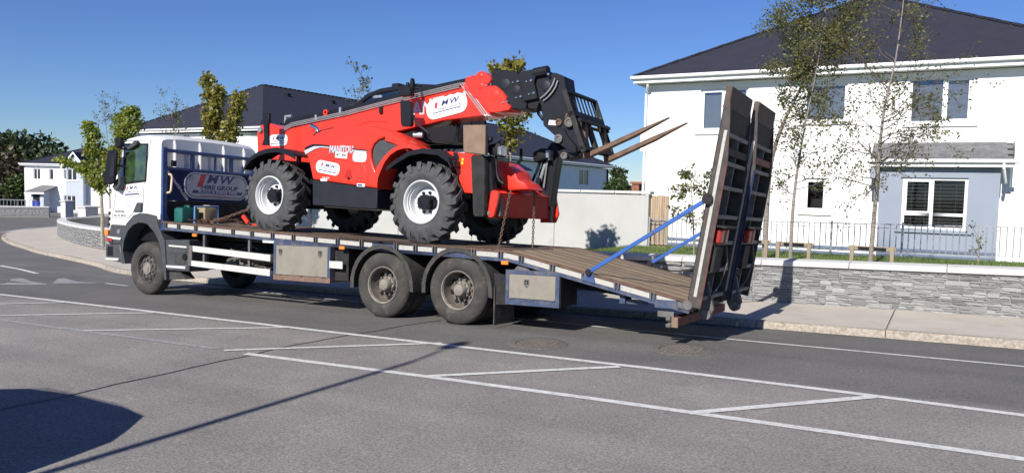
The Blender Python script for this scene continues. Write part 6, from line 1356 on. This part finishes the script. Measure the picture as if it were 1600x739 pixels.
# stabiliser beam
XB0, XB1 = .28, .50
b = MB(); zb0, zb1 = 1.66, 2.03; b.box(XB0, XB1, .30, 2.30, zb0, zb1); sbm = b.build('stabiliser_beam', 'red_beam_shaded', th, bevel=.012)
b = MB(); b.prism([(0.434,2.05),(0.473,2.072),(0.557,2.061),(0.566,2.027),(0.551,1.882),(0.495,1.68),(0.462,1.652),(0.404,1.652),(0.382,1.69),(0.404,1.881)], .24, .30); b.build('beam_flange', 'red_paint', sbm, bevel=.01); b = MB(); b.prism([(.22,1.60),(.52,1.60),(.58,1.75),(.52,2.06),(.24,2.06)], 2.30, 2.36); b.build('beam_flange', 'red_paint', sbm, bevel=.01)
b = MB(); b.box(.18,.28,.35,2.25,2.031,2.14); b.prism([(.28,2.14),(.50,2.04),(.50,2.031),(.28,2.031)], .35, 2.25); b.build('beam_top', 'red_paint', sbm, bevel=.01)
text('MANITOU', .10, 'ink_red', sbm, (.285,1.1,2.09), (0,1,0), (0,0,1), width=.5)
b = MB(); b.box(.50,.54,.36,.44,1.68,1.95); b.box(.50,.53,2.1,2.2,1.62,2.0); b.lathe([(.0001,-.005),(.03,-.005),(.03,.03)], (.4,.235,1.72), 'y', 12); b.build('beam_fittings', 'grey_steel', sbm)
b = MB()
for k in range(5): b.tube([(.1,.55+.3*k,2.18),(.28,.7+.28*k,2.16),(.42,.75+.3*k,2.05)], .016, 6)
b.build('hydraulic_hose', 'black', sbm)
# raised stabiliser legs
leg = [(0.108,2.597),(0.305,2.601),(0.363,2.524),(0.388,1.692),(0.35,1.656),(0.2,1.666),(0.171,1.69)]
b = MB(); b.prism(leg, .16, .34); lg = b.build('stabiliser_leg', 'scuffed_black', th, bevel=.012)
b = MB(); b.prism([(x+.075, z) for x, z in leg[:2]]+[(leg[3][0]+.10, leg[3][1]), (leg[4][0]+.02, leg[4][1])], .30, .42); b.build('stabiliser_ram', 'tele_black', lg, bevel=.01)
b = MB(); b.prism([(-0.019,3.067),(0.387,3.053),(0.392,2.599),(-0.004,2.644)], .12, .21); b.build('stabiliser_foot', 'pad_wood', lg, bevel=.01)
b = MB(); b.box(.05,.33,.211,.26,2.65,3.0); q = [(0.397,2.843)][0]; b.sphere((q[0],.26,q[1]), .05, 10, 7); b.build('foot_joint', 'tele_black', lg)
far = [(0.508,1.631),(0.418,1.822),(0.251,2.131),(0.161,2.209),(0.313,2.568),(0.408,2.835),(0.477,2.961),(0.605,2.982),(0.652,2.79),(0.605,2.359),(0.532,1.823)]
far = [(0.339,2.105),(0.205,2.208),(0.342,2.593),(0.427,2.873),(0.533,2.992),(0.649,2.917),(0.666,2.764),(0.604,2.409),(0.519,1.797),(0.475,1.822)]
b = MB(); b.prism(far, 2.08, 2.30); lf = b.build('stabiliser_leg', 'tele_black', th, bevel=.012)
b = MB(); q = [(0.31,2.229),(0.444,2.635),(0.426,2.202)]; b.tube([(q[0][0],2.04,q[0][1]),(q[1][0],2.04,q[1][1])], .03, 8); b.tube([(q[2][0],2.02,q[2][1]),(q[1][0]+.05,2.02,q[1][1]+.1)], .014, 6); b.build('leg_ram', 'galv', lf)
b = MB(); q = [(0.297,2.382),(0.37,2.368),(0.36,2.176),(0.258,2.19)]; b.prism(q, 1.98, 2.08); b.build('leg_valve', 'black', lf, bevel=.008)
q = [(0.503,2.942),(0.729,2.935)]; b = MB(); b.prism([(q[0][0],q[0][1]-.05),(q[0][0]+.40,q[0][1]-.08),(q[0][0]+.42,q[0][1]+.34),(q[0][0]+.04,q[0][1]+.36)], 2.26, 2.36); b.build('stabiliser_foot', 'tele_black', lf, bevel=.01)
# work lamps
def lamp(body, lens, y, arm):
    b = MB(); b.prism(body, y-.10, y+.10); o = b.build('work_lamp', 'black', th, bevel=.025, seg=2)
    xr = max(p[0] for p in body); z0 = min(p[1] for p in body); z1 = max(p[1] for p in body)
    b = MB(); b.prism([((p_[0]-lens[0][0])*.6+lens[0][0]+.3*(lens[1][0]-lens[0][0]), p_[1]) for p_ in lens], y-.104, y-.09); b.box(xr-.012, xr+.006, y-.085, y+.085, z0+.03, z1-.03); b.build('lamp_lens', 'lamp_glass', o, bevel=.006)
    b = MB(); b.tube([(x,y,z) for x, z in arm], .024, 8); b.build('lamp_arm', 'black', o); return o
lamp([(0.297,2.76),(0.35,2.792),(0.496,2.787),(0.534,2.752),(0.531,2.616),(0.501,2.576),(0.327,2.626),(0.291,2.668)], [(0.437,2.741),(0.555,2.741),(0.553,2.606),(0.44,2.618)], .45, [(0.389,2.608),(0.403,2.46),(0.414,2.323),(0.456,2.231),(0.536,2.173)])
lamp([(0.256,2.8),(0.327,2.837),(0.412,2.872),(0.526,2.861),(0.562,2.779),(0.53,2.704),(0.332,2.633),(0.268,2.66)], [(0.479,2.835),(0.572,2.825),(0.597,2.714),(0.496,2.696)], 2.0, [(0.36,2.657),(0.279,2.455),(0.182,2.252)])

# ------------------------------------------------------------------ trees and plants
def leaf(b, p, d, size, rg, droop=.5):
    """one leaf: a folded diamond"""
    d = Vector(d); d = d.normalized() if d.length > 1e-6 else Vector((0,0,1)); up = Vector((rg.uniform(-1,1), rg.uniform(-1,1), rg.uniform(-.2,1))); s_ = d.cross(up)
    if s_.length < 1e-4: s_ = Vector((1,0,0))
    s_ = s_.normalized()*size*.38; n = d.cross(s_).normalized()*size*.12; o = len(b.v); tip = p+d*size
    b.v += [tuple(p), tuple(p+d*size*.45+s_+n), tuple(tip), tuple(p+d*size*.45-s_+n)]; b.f += [(o, o+1, o+2), (o, o+2, o+3)]
def grow(tw, lf, p, d, L_, r_, depth, rg, P):
    n = max(3, int(L_/P['step'])); pts = [p]; dirs = []
    for i in range(n):
        d = (d+Vector((rg.gauss(0,1), rg.gauss(0,1), rg.gauss(0,1)))*P['wob']+Vector((0,0,P['lift'] if i < n*.5 else P['lift']-P['droop']*(depth > 0)))).normalized(); p = p+d*(L_/n); pts.append(p); dirs.append(d)
    tw.tube(pts, [max(.003, r_*(1-.8*i/n)) for i in range(n+1)], 5 if depth else 6, cap=False)
    if depth < P['depth']:
        k = P['sub'][depth]
        for j in range(k):
            f = rg.uniform(.25, 1.); i = min(int(f*n), n-1); q = pts[i]; a = dirs[i]; side = a.orthogonal().normalized(); side.rotate(Matrix.Rotation(rg.uniform(0, 6.28), 3, a)); nd = (a*P['fwd']+side).normalized()
            grow(tw, lf, q, nd, L_*rg.uniform(.35,.6), r_*.5, depth+1, rg, P)
    if depth >= P['leafdepth']:
        for i, q in enumerate(pts[1:]):
            for j in range(P['leaves']):
                if rg.random() < P['prob']:
                    v = Vector((rg.gauss(0,1), rg.gauss(0,1), rg.gauss(-.35,.8))); lf_p = q+Vector((rg.gauss(0,1), rg.gauss(0,1), rg.gauss(0,1)))*P['spread']; leaf(lf, lf_p, v, P['size']*rg.uniform(.65,1.25), rg)
def birch(path, rad, label, branches, seed, P, bark='bark_birch'):
    rg = random.Random(seed); base = path[0]; t = thing('birch_tree', label, 'tree', base, group='young birches behind the stone wall'); tr, twg, lv = MB(), MB(), MB()
    pts = [Vector(p) for p in path]; D = []
    for i in range(len(pts)-1):
        for k in range(4):
            u = k/4; a, b_, c, d = (pts[max(0,min(len(pts)-1,i+e))] for e in (-1,0,1,2)); D.append(.5*((2*b_)+(c-a)*u+(2*a-5*b_+4*c-d)*u*u+(3*b_-a-3*c+d)*u**3))
    D.append(pts[-1]); n = len(D)
    tr.tube(D, [rad*(1-.93*i/(n-1))**1.15+.004 for i in range(n)], 9); tr.build('trunk', bark, t)
    for (f0, f1, cnt, L_, up) in branches:
        for j in range(cnt):
            f = f0+(f1-f0)*(j+rg.random())/cnt; i = min(int(f*(n-1)), n-2); q = D[i].lerp(D[i+1], f*(n-1)-i); a = rg.uniform(0, 6.28)
            d = Vector((math.cos(a), math.sin(a)*.8, up+rg.uniform(-.2,.3))); grow(twg, lv, q, d, L_*rg.uniform(.6,1.15), rad*.32*(1-.6*f), 0, rg, P)
    twg.build('branches', 'bark_twig', t); o = lv.build('crown', 'leaf_birch', t, recalc=False, angle=180); return t
PB = dict(step=.10, wob=.16, lift=.04, droop=.16, depth=2, sub=(5,3,0), fwd=.9, leafdepth=1, leaves=2, prob=.8, spread=.04, size=.050)
BY = 5.75
birch([(3.87,BY,.84),(3.87,BY,1.6),(3.90,BY,2.3),(3.97,BY,3.0),(4.05,BY,3.6),(4.16,BY,4.3),(4.25,BY,5.0)], .034, 'thin white birch tied to the left stake frame, nearest the raised ramps', [(.28,.60,12,.85,.25),(.60,1.,12,.75,.45)], 3, PB)
birch([(5.27,BY,.88),(5.29,BY,1.6),(5.31,BY,2.4),(5.33,BY,3.1),(5.38,BY,3.8),(5.50,BY,4.5),(5.56,BY,5.2),(5.6,BY,5.9)], .042, 'thin white birch tied to the right stake frame, in front of the porch edge', [(.24,.55,21,1.25,.30),(.5,1.,18,1.4,.7)], 5, PB)
PC = dict(PB); PC.update(leaves=4, prob=.85, spread=.07, sub=(6,4,0), size=.052)
birch([(3.30,6.2,.84),(3.30,6.2,1.8),(3.34,6.2,2.7),(3.52,6.2,3.45),(3.80,6.2,4.1),(4.05,6.2,4.75),(4.2,6.2,5.5),(4.3,6.2,6.2)], .055, 'leaning birch with the dense top, rising from behind the right ramp', [(.45,.68,5,.7,.3),(.62,1.,24,1.0,.35)], 8, PC)
# shrub-like young birch left of the ramps
PS = dict(PB); PS.update(sub=(4,2,0), leaves=2, prob=.9, size=.07)
birch([(1.80,6.4,.78),(1.78,6.4,1.2),(1.74,6.4,1.7),(1.70,6.4,2.1),(1.68,6.4,2.4)], .018, 'small leafy sapling on the grass seen between blue strut and left ramp', [(.25,1.,12,.5,.5)], 13, PS)
PN = dict(PB); PN.update(sub=(3,1,0), leaves=1, prob=.35)
birch([(6.95,5.8,.86),(6.97,5.8,1.15),(6.93,5.8,1.5)], .008, 'tiny bare sapling on the grass below the big porch window', [(.4,1.,5,.25,.8)], 14, PN)
# stake frames
def stakes(x0, x1, label, y=BY+.02):
    t = thing('tree_stake_frame', label, 'tree stake', ((x0+x1)/2, y, .85), group='timber stake frames round the birches'); z = .85
    for x in (x0, x1): MB().box(x-.035,x+.035,y-.035,y+.035,z-.1,z+.36).build('stake', 'stake', t, bevel=.006)
    MB().box(x0-.06,x1+.06,y+.037,y+.07,z+.27,z+.35).build('cross_rail', 'stake', t, bevel=.006)
    m = MB(); m.box(x0+.1,x1-.1,y+.0,y+.034,z+.30,z+.335); m.build('tie_strap', 'black', t)
stakes(3.63, 4.20, 'wooden stake frame holding the birch beside the ramps'); stakes(4.95, 5.62, 'wooden stake frame holding the birch by the porch'); stakes(2.75, 3.36, 'wooden stake frame mostly hidden behind the raised ramps', 6.0)
t = thing('garden_canes', 'pair of thin canes in the grass below the porch window', 'cane', (7.0,5.7,.86)); b = MB(); b.tube([(6.86,5.7,.82),(6.88,5.72,1.02)], .008, 5); b.tube([(7.22,5.7,.82),(7.30,5.72,1.02)], .008, 5); b.build('canes', 'stake', t)
# maples along the pavement
def maple(base, leaders, label, seed, lm, trunk_r=.05, fork=1.9, size=.12, dens=80, cw=.26, bark='bark_grey'):
    rg = random.Random(seed); t = thing('maple_tree', label, 'tree', base, group='young maples along the pavement'); tr, lv = MB(), MB(); B = Vector(base)
    for li, (pts, wd) in enumerate(leaders):
        P = [Vector(p) for p in pts]; n = len(P); tr.tube(P, [max(.008, trunk_r*(1-.75*i/max(1,n-1))*(1 if li == 0 else .6)) for i in range(n)], 8)
        for i in range(n-1):
            a, c = P[i], P[i+1]
            if wd[i] <= 0: continue
            L_ = (c-a).length
            for k in range(int(L_*dens*(.5+wd[i]/cw))):
                f = rg.random(); w_ = wd[i]+(wd[i+1]-wd[i])*f; q = a.lerp(c, f); an = rg.uniform(0, 6.28); tw_ = Vector((math.cos(an), math.sin(an), rg.uniform(-.15,.5)))*w_*rg.uniform(.25,1.)
                e = q+tw_
                if rg.random() < .35: tr.tube([q, q+tw_*.6+Vector((0,0,-.02)), e], [.008,.005,.003], 4, cap=False)
                for j in range(5): leaf(lv, e+Vector((rg.gauss(0,.05), rg.gauss(0,.05), rg.gauss(0,.05))), Vector((rg.gauss(0,1), rg.gauss(0,1), rg.gauss(-.5,.6))), size*rg.uniform(.6,1.2), rg)
    tr.build('trunk', bark, t); lv.build('crown', lm, t, recalc=False, angle=180); return t
TX, TY = -1.09, 3.45
maple((TX,TY,.02), [([(TX,TY,.02),(TX,TY,1.9),(TX,TY,2.92),(TX,TY,3.2),(TX,TY,3.7),(TX-.02,TY,4.2),(TX+.03,TY,4.60)], (0,0,.10,.36,.44,.40,.16)), ([(TX-.05,TY,3.8),(TX-.3,TY,4.2),(TX-.40,TY,4.52)], (.2,.16,.10))], 'young round headed maple rising behind the telehandler boom', 4, 'leaf_rust', .04, dens=150, cw=.45, size=.10)
def tp(q): return q
m1 = [(-11.477,0.993),(-11.505,2.807),(-11.798,3.351),(-11.933,4.169),(-11.986,4.713),(-12.148,5.154)]; m1b = [(-11.505,2.897),(-11.242,3.345),(-10.983,3.963),(-10.805,4.575)]; m1c = [(-11.879,3.624),(-11.665,4.25),(-11.453,4.779)]
maple((m1[0][0],5.2,m1[0][1]-1.2), [([(m1[0][0],5.2,m1[0][1]-1.2)]+[(x,5.2,z) for x,z in m1], (0,0,.25,.26,.24,.20,.16)), ([(x,5.25,z) for x,z in m1b], (.24,.26,.22,.16)), ([(x,5.15,z) for x,z in m1c], (.2,.2,.14))], 'slim bronze tinted maple with two leaders rising behind the lorry cab roof', 12, 'leaf_rust', .05, dens=95, size=.115)
m2 = [(-19.927,0.6),(-19.987,1.632),(-20.09,2.318),(-20.343,3.234),(-20.64,3.81),(-20.789,4.158)]; m2b = [(-19.982,1.976),(-19.151,2.778),(-18.562,3.556),(-18.2,4.101),(-18.301,4.587)]; m2c = [(-19.984,1.861),(-20.665,2.358),(-21.446,2.585),(-22.454,2.817)]; m2d = [(-18.78,3.336),(-18.918,3.894),(-18.984,4.385)]
maple((m2[0][0],7.0,m2[0][1]-.9), [([(m2[0][0],7.0,m2[0][1]-.9)]+[(x,7.0,z) for x,z in m2], (0,0,.26,.42,.33,.28,.16)), ([(x,7.05,z) for x,z in m2b], (.26,.36,.42,.38,.20)), ([(x,6.9,z) for x,z in m2c], (.24,.24,.20,.10)), ([(x,7.1,z) for x,z in m2d], (.30,.26,.14))], 'broad green maple in front of the far white house, left of the lorry cab', 31, 'leaf_maple', .07, dens=72, size=.13)
# thin wispy birches further back
PW = dict(PB); PW.update(leaves=1, prob=.6, sub=(4,2,0), size=.09, step=.16)
for pts, y, lab, sd in (([(-27.22,0.62),(-27.28,3.273),(-27.457,4.448),(-27.59,5.271)], 12, 'thin nearly bare birch top rising beside the broad green maple', 41), ([(-22.262,1.621),(-22.337,3.538),(-22.669,4.362),(-22.835,4.913)], 12, 'wispy birch in front of the pyramid roof behind the cab', 42), ([(-11.608,2.75),(-11.551,4.746),(-11.474,5.404),(-11.397,6.014)], 11, 'wispy birch top rising behind the telehandler cab roof', 43)):
    birch([(pts[0][0],y,-.3)]+[(x,y,z) for x,z in pts], .035, lab, [(.55,1.,13,1.0,.75)] if sd < 43 else [(.5,1.,10,.55,.8)], sd, PW)
# far woods on the left, each crown its own tree
def big_tree(base, h, w_, label, seed, lm, cards=2600, size=.75, name='broadleaf_tree', lobes=7, trunk=True, group='trees beyond the far house'):
    rg = random.Random(seed); t = thing(name, label, 'tree', base, group=group); tr, lv = MB(), MB(); B = Vector(base)
    L_ = []
    for k in range(lobes): a = rg.uniform(0, 6.28); rr = w_*.5*rg.uniform(.15,.62); zz = h*rg.uniform(.38,.80); L_.append((B+Vector((rr*math.cos(a), rr*math.sin(a), zz)), w_*rg.uniform(.20,.34)))
    L_.append((B+Vector((0,0,h*.80)), w_*.26))
    tr.tube([B, B+Vector((.1,0,h*.3)), B+Vector((0,.1,h*.7))], [h*.025,h*.02,h*.008], 8)
    for c, r_ in L_: tr.tube([B+Vector((0,0,h*.28)), B.lerp(c, .6)+Vector((0,0,h*.05)), c], [h*.012,h*.008,h*.003], 6, cap=False)
    for k in range(cards):
        c, r_ = L_[rg.randrange(len(L_))]; d = Vector((rg.gauss(0,1), rg.gauss(0,1), rg.gauss(0,.8))).normalized(); q = c+d*r_*(rg.random()**.35)*1.0
        leaf(lv, q, Vector((rg.gauss(0,1), rg.gauss(0,1), rg.gauss(0,.6)))+d, size*rg.uniform(.5,1.2), rg)
    tr.build('trunk', 'bark_twig', t); lv.build('crown', lm, t, recalc=False, angle=180); return t
def far_at(u, depth_xy): return depth_xy
GZ = -2.1
big_tree((-113,54,GZ), 9.6, 13, 'tall dark green tree top right of the woods behind the far house', 51, 'leaf_dark', 3000, .9)
big_tree((-127,58,GZ), 9.9, 14, 'dark green tree at the top left of the woods', 52, 'leaf_dark', 3000, .95)
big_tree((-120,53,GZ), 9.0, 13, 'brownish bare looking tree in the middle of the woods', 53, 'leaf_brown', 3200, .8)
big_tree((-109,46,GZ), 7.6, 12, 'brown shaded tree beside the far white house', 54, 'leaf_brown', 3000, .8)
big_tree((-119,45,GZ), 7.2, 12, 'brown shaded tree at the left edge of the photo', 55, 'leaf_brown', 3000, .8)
big_tree((-97,44.5,GZ), 4.6, 3.6, 'slim olive green tree standing before the dark woods, left of the far house', 56, 'leaf_far', 1200, .45)
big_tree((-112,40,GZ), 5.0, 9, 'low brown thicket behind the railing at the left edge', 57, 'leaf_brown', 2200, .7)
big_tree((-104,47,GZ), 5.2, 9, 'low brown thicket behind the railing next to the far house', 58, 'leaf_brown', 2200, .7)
rg = random.Random(60); wb = MB()
for k in range(9000):
    f = rg.random(); x = -150+55*f+rg.gauss(0,2); y = 48+22*f+rg.gauss(0,6)+12; z = GZ+rg.uniform(0, 8.2)*(1-.25*abs(math.sin(f*9))); leaf(wb, Vector((x,y,z)), Vector((rg.gauss(0,1),rg.gauss(0,1),rg.gauss(0,1))), rg.uniform(.6,1.3), rg)
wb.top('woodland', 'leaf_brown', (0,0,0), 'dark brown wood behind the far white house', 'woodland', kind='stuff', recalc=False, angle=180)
big_tree((-16.1,46.8,-.4), 3.9, 2.7, 'round green bush seen over the garden wall beside the white house', 61, 'leaf_far', 1500, .22, name='garden_bush', group='plants seen over the garden wall')
big_tree((-35.2,93.6,-.8), 7.0, 3.2, 'dark pine top above the round bush behind the forks', 62, 'leaf_dark', 900, .5, name='pine_tree', group='plants seen over the garden wall')
big_tree((-11.5,36.3,-.4), 3.2, 1.6, 'small dark hedge tree next to the red brick pier', 63, 'leaf_dark', 700, .22, name='garden_bush', group='plants seen over the garden wall')

# ------------------------------------------------------------------ behind the photographer: the lamp post and the parked car whose shadows fall on the road
lp = thing('street_lamp', 'tall grey street lamp behind the photographer casting the long thin shadow', 'street lamp', (1.03,-12.6,zr(1,-12))); zb = zr(1,-12)
b = MB(); b.tube([(1.03,-12.6,zb),(1.03,-12.6,zb+1.2),(1.03,-12.6,zb+1.21),(1.03,-12.6,zb+7.1)], [.085,.085,.062,.045], 12); b.build('pole', 'galv', lp)
b = MB(); b.tube([(1.03,-12.6,zb+7.05),(1.0,-12.5,zb+7.2),(.95,-12.2,zb+7.3)], .03, 8); b.build('arm', 'galv', lp); b = MB(); b.sphere((.90,-11.85,zb+7.33), .13, 14, 8, (1.,2.4,.5)); b.build('lamp_head', 'grey_steel', lp)
CX, CY = -1.35, -8.15
ca = thing('parked_car', 'dark parked hatchback beside the photographer casting the rounded shadow', 'car', (CX,CY,zr(CX,CY)))
zc = zr(CX,CY)
prof = [(-3.3,.30),(-3.35,.62),(-3.2,.82),(-2.35,.95),(-1.55,1.40),(-.95,1.47),(-.1,1.47),(.34,1.42),(.60,1.10),(.78,.92),(.86,.66),(.92,.40),(.85,.28)]
b = MB(); n = len(prof); ys = [(-9.0,.10),(-8.96,0),(-8.7,-.02),(-8.15,-.03),(-7.6,-.02),(-7.34,0),(-7.30,.10)]; vs = []
for y, dz_ in ys:
    for x, z in prof: vs.append((x, y+(0.10*(1 if y < -8.15 else -1) if z > 1.2 else 0), zc+z-(dz_ if z > 1.3 else 0)))
m_ = len(ys); b.add(vs, [(k*n+i, k*n+(i+1) % n, (k+1)*n+(i+1) % n, (k+1)*n+i) for k in range(m_-1) for i in range(n)]+[tuple(range(n))[::-1], tuple(range((m_-1)*n, m_*n))]); b.build('body', mat('car_paint', (.03,.035,.045), .25, coat=.8), ca, angle=30)
b = MB()
for y in (-9.005, -7.275): b.prism([(-2.1,.98),(-1.45,1.36),(-.2,1.38),(.25,1.30),(.4,1.0)], y-.012 if y < -8 else y-.04, y+.04 if y < -8 else y+.012)
b.v = [(x,y,z+zc) for x,y,z in b.v]; b.build('side_window', 'dark_glass', ca)
for x in (-2.55, .12):
    for y in (-9.0, -7.5): b = MB(); b.lathe([(.18,.03),(.22,.0),(.30,.0),(.315,.03),(.315,.17),(.30,.2),(.0001,.2)], (x,y,zc+.315), 'y', 24); wv = b.build('wheel', 'rubber', ca); b = MB(); b.lathe([(.0001,.02),(.1,.015),(.19,.01)], (x,y if y < -8 else y+.19,zc+.315), 'y', 16); b.build('hubcap', 'rim_grey', wv)
for nm, m__, x0, x1 in (('headlight', 'lamp_glass', -3.36, -3.2), ('tail_light', 'red_lens', .70, .84)):
    for y in (-8.85, -7.65): MB().box(x0,x1,y,y+.22,zc+.66,zc+.82).build(nm, m__, ca, bevel=.02)
